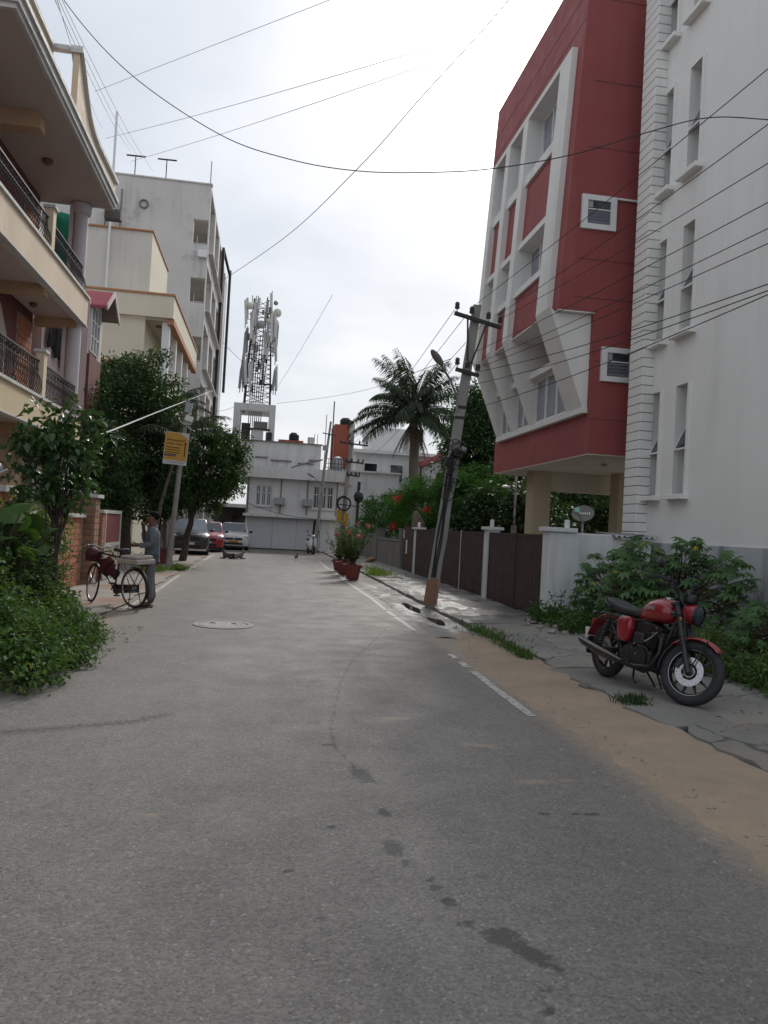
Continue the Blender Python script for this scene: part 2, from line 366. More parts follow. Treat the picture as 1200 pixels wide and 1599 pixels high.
# road: a fine sheet; per-vertex masks say where oil, cracks and sand lie on the asphalt
def segdist(X, Y, a, b):
    ax, ay = a; bx_, by = b; dx, dy = bx_-ax, by-ay; L2 = dx*dx+dy*dy+1e-9
    t = np.clip(((X-ax)*dx+(Y-ay)*dy)/L2, 0, 1); return np.hypot(X-ax-t*dx, Y-ay-t*dy)
def road_material():
    m, n, l, p = nodes('asphalt')
    g = n.new('ShaderNodeNewGeometry').outputs['Position']
    big = mrange(n, l, noise(n, l, g, .7, 6, .65), .36, .62)
    lane = mrange(n, l, noise(n, l, vscale(n, l, g, (1, .12, 1)), 1.3, 3), .38, .62)
    c = mixc(n, l, big, (.136,.125,.115), (.160,.148,.135))
    c = mixc(n, l, mul(n, l, lane, .7), c, (.18,.165,.148))
    med = mrange(n, l, noise(n, l, g, 9, 5, .7), .3, .7)
    c = mixc(n, l, mul(n, l, med, .45), c, (.09,.087,.083))
    vo = n.new('ShaderNodeTexVoronoi'); vo.inputs['Scale'].default_value = 85; l.new(g, vo.inputs['Vector'])
    sv = n.new('ShaderNodeSeparateColor'); l.new(vo.outputs['Color'], sv.inputs[0])
    stone = mrange(n, l, sv.outputs[0], .0, 1., .74, 1.28)
    hs = n.new('ShaderNodeHueSaturation'); l.new(c, hs.inputs['Color']); l.new(stone, hs.inputs['Value']); c = hs.outputs[0]
    pale = mrange(n, l, sv.outputs[1], .965, .985)
    c = mixc(n, l, mul(n, l, pale, .4), c, (.36,.34,.31))
    dark = mrange(n, l, sv.outputs[2], .93, .97)
    c = mixc(n, l, mul(n, l, dark, .35), c, (.04,.04,.04))
    fine = noise(n, l, g, 14, 6, .75)
    def at(nm):
        a = n.new('ShaderNodeAttribute'); a.attribute_name = nm; return a.outputs['Fac']
    def masked(nm, lo, hi, amt):
        s = n.new('ShaderNodeMath'); s.operation = 'MULTIPLY_ADD'; l.new(fine, s.inputs[0]); s.inputs[1].default_value = 1.; l.new(at(nm), s.inputs[2])
        return mul(n, l, mrange(n, l, s.outputs[0], lo, hi), amt)
    c = mixc(n, l, masked('sand', .95, 1.5, .6), c, (.36,.27,.18))
    c = mixc(n, l, masked('dust', .8, 1.5, .55), c, (.26,.23,.19))
    f2 = mrange(n, l, noise(n, l, g, 26, 5, .75), 0, 1, -.9, .9)
    so2 = n.new('ShaderNodeMath'); so2.operation = 'ADD'; l.new(f2, so2.inputs[0]); l.new(at('oil'), so2.inputs[1])
    oil = mul(n, l, mul(n, l, mrange(n, l, so2.outputs[0], .28, .62), mrange(n, l, at('oil'), .05, .3)), .78)
    c = mixc(n, l, oil, c, (.035,.034,.033))
    c = mixc(n, l, masked('crack', .93, 1.15, .65), c, (.04,.04,.038))
    red = mrange(n, l, noise(n, l, g, 3.1, 2), .735, .77)
    c = mixc(n, l, mul(n, l, red, .3), c, (.30,.15,.10))
    l.new(c, p.inputs['Base Color'])
    l.new(mrange(n, l, noise(n, l, g, 2), .3, .7, .62, .8), p.inputs['Roughness']); p.inputs['Specular IOR Level'].default_value = .35
    h = n.new('ShaderNodeMath'); h.operation = 'ADD'; l.new(mul(n, l, vo.outputs['Distance'], -1.2), h.inputs[0]); l.new(noise(n, l, g, 30, 5, .7), h.inputs[1])
    bump(n, l, p, h.outputs[0], .4, .005)
road_material()
def road_sheet(name, xs, ys, parent=None):
    X, Y = np.meshgrid(xs, ys); Z = .0-.008*np.clip(np.abs(X)-1.2, 0, 2)+.004*np.sin(X*2.1+Y*.7)*np.cos(Y*.9)
    nx, ny = len(xs), len(ys)
    me = bpy.data.meshes.new(name); idx = np.arange(nx*ny).reshape(ny, nx)
    fs = np.stack([idx[:-1,:-1], idx[:-1,1:], idx[1:,1:], idx[1:,:-1]], -1).reshape(-1, 4)
    me.from_pydata(np.stack([X, Y, Z], -1).reshape(-1, 3).tolist(), [], fs.tolist())
    def put(nm, v): a = me.attributes.new(nm, 'FLOAT', 'POINT'); a.data.foreach_set('value', np.clip(v, 0, 1).reshape(-1).astype(np.float32))
    def line(pts, wdt): return np.max([np.clip(1-segdist(X, Y, a, b)/wdt, 0, 1) for a, b in zip(pts[:-1], pts[1:])], axis=0)
    blob = lambda x, y, rx, ry, rot=0: np.clip(1.2-np.hypot(((X-x)*math.cos(rot)+(Y-y)*math.sin(rot))/rx, (-(X-x)*math.sin(rot)+(Y-y)*math.cos(rot))/ry), 0, 1)
    oil = np.zeros_like(X)
    for b in [(.72,4.97,.09,.22,.2),(.76,4.3,.05,.10),(.73,3.83,.07,.14),(.78,3.65,.04,.05),(.88,3.27,.05,.06),(.91,3.08,.05,.04),(1.02,2.98,.10,.09),(1.10,2.86,.07,.2,.5),(1.07,2.63,.04,.03),(1.04,2.51,.04,.04),(.33,3.15,.025,.03),(.86,3.40,.04,.05),(.84,3.47,.03,.04),(.55,5.65,.07,.05),(1.7,4.3,.05,.04),(1.9,4.3,.05,.03),(1.1,3.5,.04,.03),(.45,4.1,.05,.03),(.2,3.6,.04,.03),(2.0,4.3,.06,.03)]:
        oil = np.maximum(oil, blob(*b))
    oil = np.maximum(oil, .3*line([(.72,4.9),(.76,4.3),(.78,3.65),(.88,3.27),(1.05,2.95),(1.18,2.7)], .035))
    oil = np.maximum(oil, .6*line([(-2.6,5.75),(-1.78,5.88),(-1.37,6.02),(-.95,6.2),(-.7,6.45)], .16))
    put('oil', oil)
    put('crack', np.maximum(.75*line([(2.01,12.2),(1.48,10.32),(1.2,9.5),(1.06,8.85),(.84,7.77),(.75,7.05),(.62,6.2),(.6,5.6),(.72,4.97)], .05), .6*line([(-.3,9.0),(.6,9.1),(1.1,8.9)], .04)))
    sand = np.zeros_like(X)
    for b in [(1.2,6.45,.28,.10,.1),(1.72,5.69,.28,.10,-.3),(1.85,4.86,.30,.09,.15),(2.09,4.9,.09,.08),(-.5,4.3,.1,.06),(-.8,4.9,.06,.05)]: sand = np.maximum(sand, .85*blob(*b))
    sand = np.maximum(sand, np.clip((X-2.25)/.4, 0, 1)*np.clip((13-Y)/2, 0, 1))
    sand = np.maximum(sand, .8*np.clip((-1.75-X)/.5, 0, 1)*np.clip((Y-6.6)/.5, 0, 1))
    put('sand', sand)
    put('dust', .55*np.clip((np.abs(X)-.9)/1.5, 0, 1)+.25*np.clip((Y-9)/12, 0, 1))
    me.polygons.foreach_set('use_smooth', [True]*len(me.polygons)); me.materials.append(MATS['asphalt'])
    o = bpy.data.objects.new(name, me); col.objects.link(o)
    if parent: o.parent = parent
    return struct(o)
road = road_sheet('road', np.linspace(-2.62, 2.98, 140), np.concatenate([np.linspace(-3, 1.5, 20), np.linspace(1.6, 9, 190), np.linspace(9.1, 20, 110), np.linspace(20.3, 47, 60)]))
side = road_sheet('side_road', np.linspace(-9, -2.6, 60), np.linspace(-3, 6.75, 90))

# painted edge lines, worn
def paint():
    m, n, l, p = nodes('road_paint'); g = n.new('ShaderNodeNewGeometry').outputs['Position']
    f = mrange(n, l, noise(n, l, g, 16, 7, .75), .42, .62)
    l.new(mixc(n, l, f, (.5,.49,.46), (.19,.18,.17)), p.inputs['Base Color']); p.inputs['Roughness'].default_value = .7
    bump(n, l, p, noise(n, l, g, 60), .3, .004)
paint()
rz_ = lambda x, y: .0045-.008*(abs(x)-1.2)+.004*math.sin(x*2.1+y*.7)*math.cos(y*.9)
def edge_line(x, segs, wdt=.085):
    for y0, y1 in segs:
        mb = MB(); y = y0
        pts = []
        while y < y1: pts.append(y); y += .12+.01*y
        pts.append(y1)
        for a, b in zip(pts[:-1], pts[1:]):
            if random.random() < .05: continue
            j = [random.uniform(-.008, .008) for _ in range(4)]; dx = .02*math.sin(a*.8)
            mb.add([(x-wdt/2+j[0]+dx, a, rz_(x, a)), (x+wdt/2+j[1]+dx, a, rz_(x, a)), (x+wdt/2+j[2]+dx, b, rz_(x, b)), (x-wdt/2+j[3]+dx, b, rz_(x, b))], [(0,1,2,3)])
        o = mb.build('edge_line', 'road_paint', road)
edge_line(2.50, [(6.65, 8.75), (9.0, 9.35), (9.6, 9.95), (12.2, 14.0), (14.1, 34.5)]); edge_line(-2.25, [(13.6, 15.6), (15.8, 22.2), (23.3, 27.2), (30, 36.5)])

# sandy verge on the right, drain strip beyond it
def sandmat():
    m, n, l, p = nodes('sand'); g = n.new('ShaderNodeNewGeometry').outputs['Position']
    c = mixc(n, l, mrange(n, l, noise(n, l, g, 1.6, 6, .65), .3, .7), (.37,.283,.203), (.275,.212,.155))
    c = mixc(n, l, mul(n, l, mrange(n, l, noise(n, l, g, 40, 4, .7), .55, .75), .6), c, (.2,.15,.1))
    l.new(c, p.inputs['Base Color']); p.inputs['Roughness'].default_value = .95
    bump(n, l, p, noise(n, l, g, 35, 6, .75), .8, .012)
sandmat()
def strip(name, mat, yl, fx0, fx1, fz, nx=10, kind='structure'):
    rows = []
    for y in yl:
        a, b = fx0(y), fx1(y); rows.append([(lerp(a, b, i/nx), y, fz(lerp(a, b, i/nx), y)) for i in range(nx+1)])
    o = MB().loft(rows, False, False).build(name, mat, smooth=True, angle=80); o['kind'] = kind; return o
wob = lambda y, s=1.: .05*math.sin(y*2.3*s)+.035*math.sin(y*5.7*s+1)+.02*math.sin(y*13.1*s+2)
ysand = [-1+i*.06 for i in range(218)]
strip('sand_verge', 'sand', ysand, lambda y: 2.55+wob(y)*.7+max(0, (y-9.6)*.22), lambda y: 3.54-max(0, y-11.2)*.3, lambda x, y: -.05+.105*min(1, max(0, (x-2.5-max(0,y-9.6)*.2)/1.0))**.55+.006*math.sin(x*19+y*11))
strip('drain_strip', 'concrete', [11.5+i*.25 for i in range(140)], lambda y: 2.66, lambda y: 3.62, lambda x, y: .004-.02*max(0, 1-(x-2.66)/.1)-.03*math.exp(-((x-3.15)/.18)**2), 14)

# wet concrete
def wetmat(name, base=(.245,.235,.215), wet=.5, yr=(12.5, 26.)):
    m, n, l, p = nodes(name); g = n.new('ShaderNodeNewGeometry').outputs['Position']
    oi = n.new('ShaderNodeObjectInfo')
    c = mixc(n, l, mrange(n, l, noise(n, l, g, 1.4, 6, .65), .3, .7), base, tuple(v*.72 for v in base))
    c = mixc(n, l, mul(n, l, mrange(n, l, noise(n, l, g, 22, 5, .7), .5, .75), .4), c, tuple(v*.55 for v in base))
    c = mixc(n, l, mul(n, l, mrange(n, l, noise(n, l, g, .9, 5, .7), .52, .66), .5), c, (.27,.22,.16))
    hs = n.new('ShaderNodeHueSaturation'); l.new(c, hs.inputs['Color']); l.new(mrange(n, l, oi.outputs['Random'], 0, 1, .86, 1.12), hs.inputs['Value']); c = hs.outputs[0]
    sx = n.new('ShaderNodeSeparateXYZ'); l.new(g, sx.inputs[0])
    ym = mul(n, l, mrange(n, l, sx.outputs[1], yr[0]-1, yr[0]+1), mrange(n, l, sx.outputs[1], yr[1]+2, yr[1]-2))
    wm = mul(n, l, ym, mrange(n, l, noise(n, l, vscale(n, l, g, (1, .45, 1)), 1.5, 5, .6), .46, .56))
    c = mixc(n, l, mul(n, l, wm, .55), c, (.09,.086,.08))
    cr_ = n.new('ShaderNodeTexVoronoi'); cr_.feature = 'DISTANCE_TO_EDGE'; cr_.inputs['Scale'].default_value = .55
    wv = n.new('ShaderNodeVectorMath'); wv.operation = 'ADD'; l.new(g, wv.inputs[0])
    nn = n.new('ShaderNodeTexNoise'); nn.inputs['Scale'].default_value = 2.5; nn.inputs['Detail'].default_value = 4; l.new(g, nn.inputs['Vector'])
    l.new(vscale(n, l, nn.outputs['Color'], (.5, .5, 0)), wv.inputs[1]); l.new(wv.outputs[0], cr_.inputs['Vector'])
    ck = mrange(n, l, cr_.outputs['Distance'], .012, .003)
    ck = mul(n, l, ck, mrange(n, l, noise(n, l, g, .8, 3), .48, .56))
    c = mixc(n, l, mul(n, l, ck, .8), c, (.05,.048,.045))
    l.new(c, p.inputs['Base Color'])
    l.new(mrange(n, l, wm, 0, 1, .85, .3), p.inputs['Roughness'])
    p.inputs['Specular IOR Level'].default_value = .3
    bump(n, l, p, noise(n, l, g, 40, 5, .7), .45, .006)
wetmat('slab_concrete'); wetmat('drain_concrete', (.30,.285,.265), yr=(12., 21.))
bpy.data.objects['drain_strip'].data.materials[0] = MATS['drain_concrete']

fp = bx('footpath', 'soil', None, 3.45, 5.25, 2.2, 46, -.2, -.01); struct(fp)
y = 2.3; k = 0
while y < 45.5:
    Ls = random.uniform(1.0, 1.7) if y < 14 else random.uniform(1.3, 1.9)
    y1 = min(y+Ls, 45.9)
    for (xa, xb) in ([(3.5+(.05 if y < 12.5 else .01)*math.sin(y*3), 5.2)] if k % 3 else [(3.5+(.06 if y < 12.5 else .01)*math.sin(y*2), 4.25+random.uniform(-.2,.2)), (None, 5.2)]):
        if xa is None: xa = px+.018
        zt = .075 if y > 13 else .085
        gp = .012; rows = []
        tilt = random.uniform(-.014, .014); tl2 = random.uniform(-.012, .012); nx, ny = 9, 9
        prow = []
        for i in range(ny+1):
            t = i/ny; yy = lerp(y+gp, y1-gp, t); row = []
            for j in range(nx+1):
                s_ = j/nx; xx = lerp(xa, xb, s_)
                if xa < 3.7 and j == 0: xx += wob(yy*1.7, 1.4)*(.9 if y < 12.5 else .15)
                z = zt+.06*(xx-3.5)/1.7+tilt*(t-.5)*2+tl2*(s_-.5)*2+.004*math.sin(xx*9+yy*5)
                if j in (0, nx) or i in (0, ny): z -= .012
                row.append((xx+random.uniform(-.006,.006)*(i in (0, ny) or j in (0, nx)), yy+random.uniform(-.012,.012)*(i in (0, ny)), z))
            prow.append(row)
        mb = MB().loft(prow, False, False)
        rim = [prow[0][j] for j in range(nx+1)]+[prow[i][nx] for i in range(1, ny+1)]+[prow[ny][j] for j in range(nx-1, -1, -1)]+[prow[i][0] for i in range(ny-1, 0, -1)]
        mb.loft([rim, [(a, b, -.09) for a, b, c in rim]], False)
        mb.build('concrete_slab', 'slab_concrete', fp, smooth=True, angle=50); px = xb
    y = y1; k += 1
# kerb-side puddles in the drain
m, n, l, p = nodes('puddle_water'); p.inputs['Base Color'].default_value = (.03,.028,.024,1); p.inputs['Roughness'].default_value = .03
g = n.new('ShaderNodeNewGeometry').outputs['Position']; bump(n, l, p, noise(n, l, g, 8), .03, .01)
for (x, yy, rx, ry) in [(3.14,15.9,.11,.8),(3.17,13.6,.1,.55)]:
    pts = [(x+rx*math.cos(a)*(1+.25*math.sin(3*a+yy)), yy+ry*math.sin(a)*(1+.2*math.cos(2*a+yy)), -.006) for a in [2*math.pi*i/26 for i in range(26)]]
    struct(MB().add(pts, [tuple(range(26))]).build('puddle', 'puddle_water'))
# left verge: old concrete and dirt in front of the houses
M('verge_mix', (.31,.29,.265), (.24,.22,.19), .7, .9, .5, 30, spot=(.26,.16,.10), spot_scale=.55, spot_t=(.5,.62))
strip('left_verge', 'verge_mix', [6.7+i*.3 for i in range(105)], lambda y: -9., lambda y: -2.42+wob(y)*.8, lambda x, y: .012+.02*max(0, -x-2.6)*(.5)+.006*math.sin(x*7+y*3), 16)
strip('right_soil', 'soil', [0+i*.4 for i in range(37)], lambda y: 5.22, lambda y: 7.6, lambda x, y: .13+.03*math.sin(x*5+y*2)+.04*math.sin(y*1.3), 10)

# manhole
mh = thing('manhole_cover', 'round concrete manhole cover set into the asphalt', 'manhole', (-.53,12.03,0))
MB().lathe([(.46,-.05),(.46,.010),(.44,.016),(.38,.016),(.375,.004),(.3,.004)], (-.53,12.03,0), seg=40, cap=False).build('ring', 'concrete', mh, smooth=True)
MB().lathe([(.01,.014),(.2,.016),(.355,.012),(.365,.0),(.365,-.04)], (-.53,12.03,0), seg=40, cap=False).build('lid', 'concrete', mh, smooth=True)
for s in (-1, 1): MB().tube([(-.53+s*.16-.04,12.03,.013),(-.53+s*.16-.03,12.03,.03),(-.53+s*.16+.03,12.03,.03),(-.53+s*.16+.04,12.03,.013)], .006, 6).build('handle', 'rust_brown', mh)
# ---------------------------------------------------------------- right: white building
wb = thing('white_building', 'white multi-storey building with tall narrow slit windows and grooved corner strip', 'building', (7.3,9,0))
WX = 7.3; WR = [2.5+2.95*i for i in range(4)]       # sill heights of the slit windows
wins = [(13.55, 13.93), (12.58, 13.04)]
# front wall with real openings: vertical strips between, above and below the slits
mb = MB(); ZT = 14.2
mb.box(WX, WX+.3, 3.0, wins[1][0], 1.62, ZT); mb.box(WX, WX+.3, wins[1][1], wins[0][0], 1.62, ZT); mb.box(WX, WX+.3, wins[0][1], 13.95, 1.62, ZT)
for a, b in wins:
    z = 1.62
    for s in WR: mb.box(WX, WX+.3, a, b, z, s); z = s+2.0
    mb.box(WX, WX+.3, a, b, z, ZT)
mb.box(WX+.3, WX+9, 13.9, 14.2, 0, ZT); mb.box(WX+.3, WX+9, 3, 3.3, 0, ZT); mb.box(WX+.3, WX+9, 3.3, 13.9, ZT-.2, ZT)
mb.build('wall', 'white_wall', wb)
bx('dado', 'grey_dado', wb, WX-.03, WX+.3, 3.0, 13.95, 0, 1.62)
bx('interior', 'groove_dark', wb, WX+.75, WX+.8, 12.3, 13.9, 1.7, ZT-.3)
for a, b in wins:
    for s in WR:
        sill = MB().box(WX-.16, WX+.32, a-.11, b+.11 if b < 13.5 else b+.02, s-.09, s+.0).build('sill', 'white_wall', wb, bevel=.008)
        for (ya, yb) in ((a-.07, a), ): MB().box(WX-.045, WX, ya, yb, s+.003, s+2.0).build('architrave', 'white_wall', wb)
        fr = MB(); fx = WX+.22
        fr.box(fx, fx+.05, a, a+.04, s, s+2); fr.box(fx, fx+.05, b-.04, b, s, s+2); fr.box(fx, fx+.05, a+.04, b-.04, s, s+.04); fr.box(fx, fx+.05, a+.04, b-.04, s+1.96, s+2); fr.box(fx-.01, fx+.05, a+.04, b-.04, s+.72, s+.78); fr.box(fx, fx+.05, a+.04, b-.04, s+1.3, s+1.34)
        w_ = fr.build('window', 'window_white', wb)
        bx('pane', 'glass', w_, fx+.02, fx+.03, a+.04, b-.04, s+.04, s+.72); bx('pane', 'glass', w_, fx+.02, fx+.03, a+.04, b-.04, s+1.34, s+1.96)
        # open top-hung sash
        t = R(24); z0, z1 = s+1.32, s+.78
        hx, bz = fx-.005, z0-.52*math.cos(t); bxx = hx-.52*math.sin(t)-.02
        sh = MB()
        for (ya, yb) in ((a+.03, a+.065), (b-.065, b-.03)): sh.prism([(hx, z0), (hx+.03, z0), (bxx+.03, bz), (bxx, bz)], 'y', ya, yb)
        sh.prism([(bxx, bz-.035), (bxx+.03, bz-.035), (bxx+.03, bz), (bxx, bz)], 'y', a+.03, b-.03)
        so_ = sh.build('sash', 'window_white', w_)
        piece('pane', MB().prism([(hx+.012, z0), (hx+.02, z0), (bxx+.02, bz), (bxx+.012, bz)], 'y', a+.065, b-.065).mesh('pane', 'glass', ORI[wb.name]), w_, ORI[wb.name])
# grooved corner pillar: single courses
me = MB().box(-.14, .14, -.275, .275, -.083, .083).mesh('course', 'white_wall'); qk = MB().box(7.08, 7.32, 13.93, 14.43, 0, ZT).build('pillar_core', 'groove_dark', wb)
z = .3; i = 0
me2 = MB()
bmq = bmesh.new(); bmq.from_mesh(me); bmesh.ops.bevel(bmq, geom=[e for e in bmq.edges], offset=.008, segments=1, affect='EDGES'); bmq.to_mesh(me); bmq.free()
while z < ZT: piece('course', me, qk, (7.2, 14.18, z)); z += .178

# ---------------------------------------------------------------- right: red building
rb = thing('red_building', 'red plastered apartment building on stilts with angular white window frame', 'building', (6.5,18,0))
YN, YF, RT = 15.0, 21.6, 14.0
xl = lambda z: 5.71+.052*(z-6.32)            # leaning upper front
ub = MB(); ub.prism([(xl(6.32), 6.32), (13, 6.32), (13, RT), (xl(RT), RT)], 'y', YN, 15.72)       # near upper volume
ub.prism([(xl(12.0), 12.0), (13, 12.0), (13, RT), (xl(RT), RT)], 'y', 15.72, YF)
ub.box(6.75, 13, 15.72, YF, 3.39, 12.0); ub.box(6.5, 13, YN+.0, 15.72, 3.39, 6.32)
ub.box(6.5, 6.75, 15.72, YF, 3.39, 4.28)
ub.build('wall', 'red_plaster', rb)
so_ = MB().box(6.505, 12.99, YN+.01, YF-.01, 3.365, 3.388).build('soffit', 'cream_soffit', rb)
MB().lathe([(.07,0),(.07,-.05),(.04,-.07)], (7.6,16.6,3.365), seg=12).build('ceiling_light', 'frame_grey', so_)
bx('upper_soffit', 'fin_white', rb, xl(6.32)+.01, 6.499, YN+.005, 15.71, 6.295, 6.318)
# thin shadow grooves round the storeys
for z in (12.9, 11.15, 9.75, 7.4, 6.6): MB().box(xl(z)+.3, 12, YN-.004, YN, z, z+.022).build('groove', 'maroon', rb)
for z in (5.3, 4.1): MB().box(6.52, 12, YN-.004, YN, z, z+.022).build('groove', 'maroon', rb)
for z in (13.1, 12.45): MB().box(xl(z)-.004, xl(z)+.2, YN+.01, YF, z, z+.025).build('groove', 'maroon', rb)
# white fins
fin_pts = [(xl(12.0)-.13, 12.02), (xl(6.4)-.13, 6.4), (6.42, 4.28), (6.78, 4.28), (6.78, 12.02)]
def fin(y0, y1, nm='fin'): return MB().prism(fin_pts, 'y', y0, y1).build(nm, 'fin_white', rb)
fin(15.72, 16.0)
MB().prism([(xl(11.9)-.13, 11.9), (xl(6.4)-.13, 6.4), (xl(6.4)+.05, 6.4), (xl(11.9)+.05, 11.9)], 'y', 15.35, 15.718).build('frame_edge', 'fin_white', rb)
MB().prism([(xl(6.4)-.13, 6.4), (6.42, 4.28), (6.55, 4.28), (6.55, 6.29), (xl(6.4)+.0, 6.29)], 'y', 15.15, 15.718).build('frame_foot', 'fin_white', rb)
for y0, y1 in ((18.05, 18.4), (19.45, 19.8), (20.75, 21.12)): fin(y0, y1)
# sloping sill board that closes the frame below, and lintel on top
MB().prism([(6.38, 4.24), (6.78, 4.24), (6.78, 4.36), (6.38, 4.36)], 'y', 15.12, 21.14).build('bottom_ledge', 'fin_white', rb)
MB().prism([(xl(12)-.13, 11.9), (6.78, 11.9), (6.78, 12.03), (xl(12)-.13, 12.03)], 'y', 15.35, 21.12).build('top_ledge', 'fin_white', rb)
bays = [(16.0, 18.05), (18.4, 19.45), (19.8, 20.75)]
levels = [(10.45, 11.9, 'w'), (8.75, 10.2, 'r'), (7.55, 8.6, 'w'), (6.4, 7.4, 'r'), (5.62, 6.3, 'rr'), (4.36, 5.45, 'w')]
for bi, (a, b) in enumerate(bays):
    for z0, z1, kd in levels:
        if kd == 'r': MB().prism([(xl(z0)+.02, z0), (6.74, z0), (6.74, z1), (xl(z1)+.02, z1)], 'y', a, b).build('spandrel', 'red_plaster', rb)
        if kd == 'rr': bx('recess_panel', 'red_plaster', rb, 6.70, 6.748, a, b, z0, z1)
        if kd == 'w':
            fr = MB(); X0 = 6.42 if z0 < 5 else xl((z0+z1)/2)+.3; nb = 3 if bi == 0 else 2
            fr.box(X0, X0+.07, a, b, z0, z0+.06); fr.box(X0, X0+.07, a, b, z1-.06, z1)
            st = (b-a)/nb
            for k in range(nb+1): fr.box(X0-.01, X0+.07, a+k*st-.03*(k > 0), a+k*st+.03*(k < nb), z0+.06, z1-.06)
            w_ = fr.build('window', 'window_white', rb)
            for k in range(nb): bx('pane', 'glass_pale' if (k+bi) % 2 else 'curtain', w_, X0+.03, X0+.04, a+k*st+.03, a+(k+1)*st-.03, z0+.06, z1-.06)
    for z0, z1 in ((10.2, 10.45), (8.6, 8.75), (7.4, 7.55)): MB().prism([(xl(z0)-.05, z0), (6.7, z0), (6.7, z1), (xl(z1)-.05, z1)], 'y', a, b).build('ledge', 'fin_white', rb)
    MB().prism([(xl(6.4), 6.37), (6.7, 6.31), (6.7, 6.39), (xl(6.4), 6.395)], 'y', a, b).build('ledge', 'fin_white', rb)
    MB().box(6.22, 6.7, a, b, 5.45, 5.6).build('ledge', 'fin_white', rb)
# side windows
for (x0, z0) in ((6.1, 8.03), (6.68, 4.9)):
    s = MB(); X1, Z1 = x0+.76, z0+.71
    for q in ((x0, X1, z0, z0+.11), (x0, X1, Z1-.11, Z1), (x0, x0+.13, z0+.11, Z1-.11), (X1-.13, X1, z0+.11, Z1-.11)): s.box(q[0], q[1], YN-.06, YN+.02, q[2], q[3])
    w_ = s.build('window', 'window_white', rb)
    bx('backing', 'glass_dark', w_, x0+.13, X1-.13, YN-.006, YN-.002, z0+.11, Z1-.11)
    bx('transom', 'window_white', w_, x0+.13, X1-.13, YN-.035, YN-.01, z0+.41, z0+.435)
    bx('fan_box', 'frame_grey', w_, x0+.145, x0+.245, YN-.04, YN-.01, z0+.45, Z1-.12)
    bx('pane', 'glass', w_, x0+.27, X1-.135, YN-.02, YN-.012, z0+.44, Z1-.115)
    for k in range(4): MB().cbox(((x0+X1)/2, YN-.03, z0+.155+k*.068), (X1-x0-.28, .012, .06), (R(40),0,0)).build('louvre', 'glass_pale', w_)
bx('pipe', 'fin_white', rb, 6.88, 8, YN-.07, YN-.03, 8.69, 8.73)
# columns and beam of the stilt floor
bx('column', 'tan_plaster', rb, 7.0, 7.47, 19.5, 20.1, 0, 3.36); bx('column', 'tan_plaster', rb, 8.95, 9.4, 18.6, 19.1, 0, 3.36); bx('column', 'tan_plaster', rb, 11.5, 12, 19.5, 20.1, 0, 3.36)
bx('beam', 'cream_soffit', rb, 7.47, 12.9, 19.6, 19.9, 2.86, 3.364)
bx('floor', 'concrete', rb, 5.35, 13, 14.6, 25.8, 0, .12)

# ---------------------------------------------------------------- gates and compound walls, right
GX = 5.2
def gate(name, label, ya, yb, split, z0=.13, z1=1.66):
    t = thing(name, label, 'gate', (GX, ya, 0))
    for (a, b) in zip([ya]+split, split+[yb]):
        lf = bx('leaf', 'gate_brown', t, GX+.015, GX+.035, a+.02, b-.02, z0, z1)
        f = MB(); f.box(GX-.02, GX+.05, a+.02, a+.06, z0, z1); f.box(GX-.02, GX+.05, b-.06, b-.02, z0, z1); f.box(GX-.02, GX+.05, a+.06, b-.06, z1-.05, z1); f.box(GX-.02, GX+.05, a+.06, b-.06, z0, z0+.05)
        f.build('leaf_frame', 'gate_brown', lf)
        nb = max(4, int((b-a)/.2)); st = (b-a-.12)/nb
        mbo = MB().box(-.012, .012, -st/2+.008, st/2-.008, -(z1-z0)/2+.055, (z1-z0)/2-.055).mesh('board', 'gate_brown')
        for k in range(nb): piece('board', mbo, lf, (GX, a+.06+st*(k+.5), (z0+z1)/2))
    return t
g1 = gate('sheet_gate', 'long dark brown sheet metal gate behind the leaning pole', 17.68, 25.95, [19.85, 23.1])
bx('edge_strip', 'gate_edge', g1, GX-.03, GX-.012, 19.82, 19.88, .1, 1.68); bx('edge_strip', 'gate_edge', g1, GX-.03, GX-.022, 17.7, 19.8, .10, .13)
g2 = gate('sheet_gate', 'dark brown double gate next to the white compound wall', 13.66, 17.3, [15.35])
def pillar(label, y, z1=1.72, wd=.3):
    t = thing('gate_pillar', label, 'pillar', (GX, y, 0))
    bx('post', 'compound_white', t, GX-.04, GX+.26, y-wd/2, y+wd/2, 0, z1); bx('cap', 'compound_white', t, GX-.1, GX+.32, y-wd/2-.07, y+wd/2+.07, z1, z1+.07)
    MB().lathe([(.05,0),(.05,.16),(.03,.17)], (GX+.1, y, z1+.07), seg=10).build('lamp_base', 'compound_white', t)
pillar('white gate pillar between the two brown gates', 17.49); pillar('white pillar at the far end of the long brown gate', 26.12, 1.66, .26)
cw = thing('compound_wall', 'white compound wall with corrugated sheet on top beside the brown gate', 'wall', (5.4,13.4,0))
MB().box(5.1, 6.35, 13.28, 13.62, 0, 1.72).build('wall_panel', 'compound_white', cw, bevel=.02)
MB().box(6.35, 7.1, 13.3, 13.6, 0, 1.63).build('wall_panel', 'compound_white', cw, bevel=.02)
MB().box(5.04, 5.62, 13.22, 13.68, 1.72, 1.8).build('coping', 'compound_white', cw, bevel=.01)
MB().lathe([(.05,0),(.05,.14),(.03,.15)], (5.5,13.45,1.8), seg=10).build('lamp_base', 'compound_white', cw)
mb = MB(); rows = []
for i in range(57): xx = 6.3+.85*i/56; zz = 1.70+.025*math.cos(i*math.pi*2/7); rows.append([(xx, 13.2, zz), (xx, 14.0, zz+.05)])
mb.loft(rows, False, False); so_ = mb.build('corrugated_sheet', 'galvanised', cw, smooth=True, angle=80); sd = so_.modifiers.new('s', 'SOLIDIFY'); sd.thickness = .012
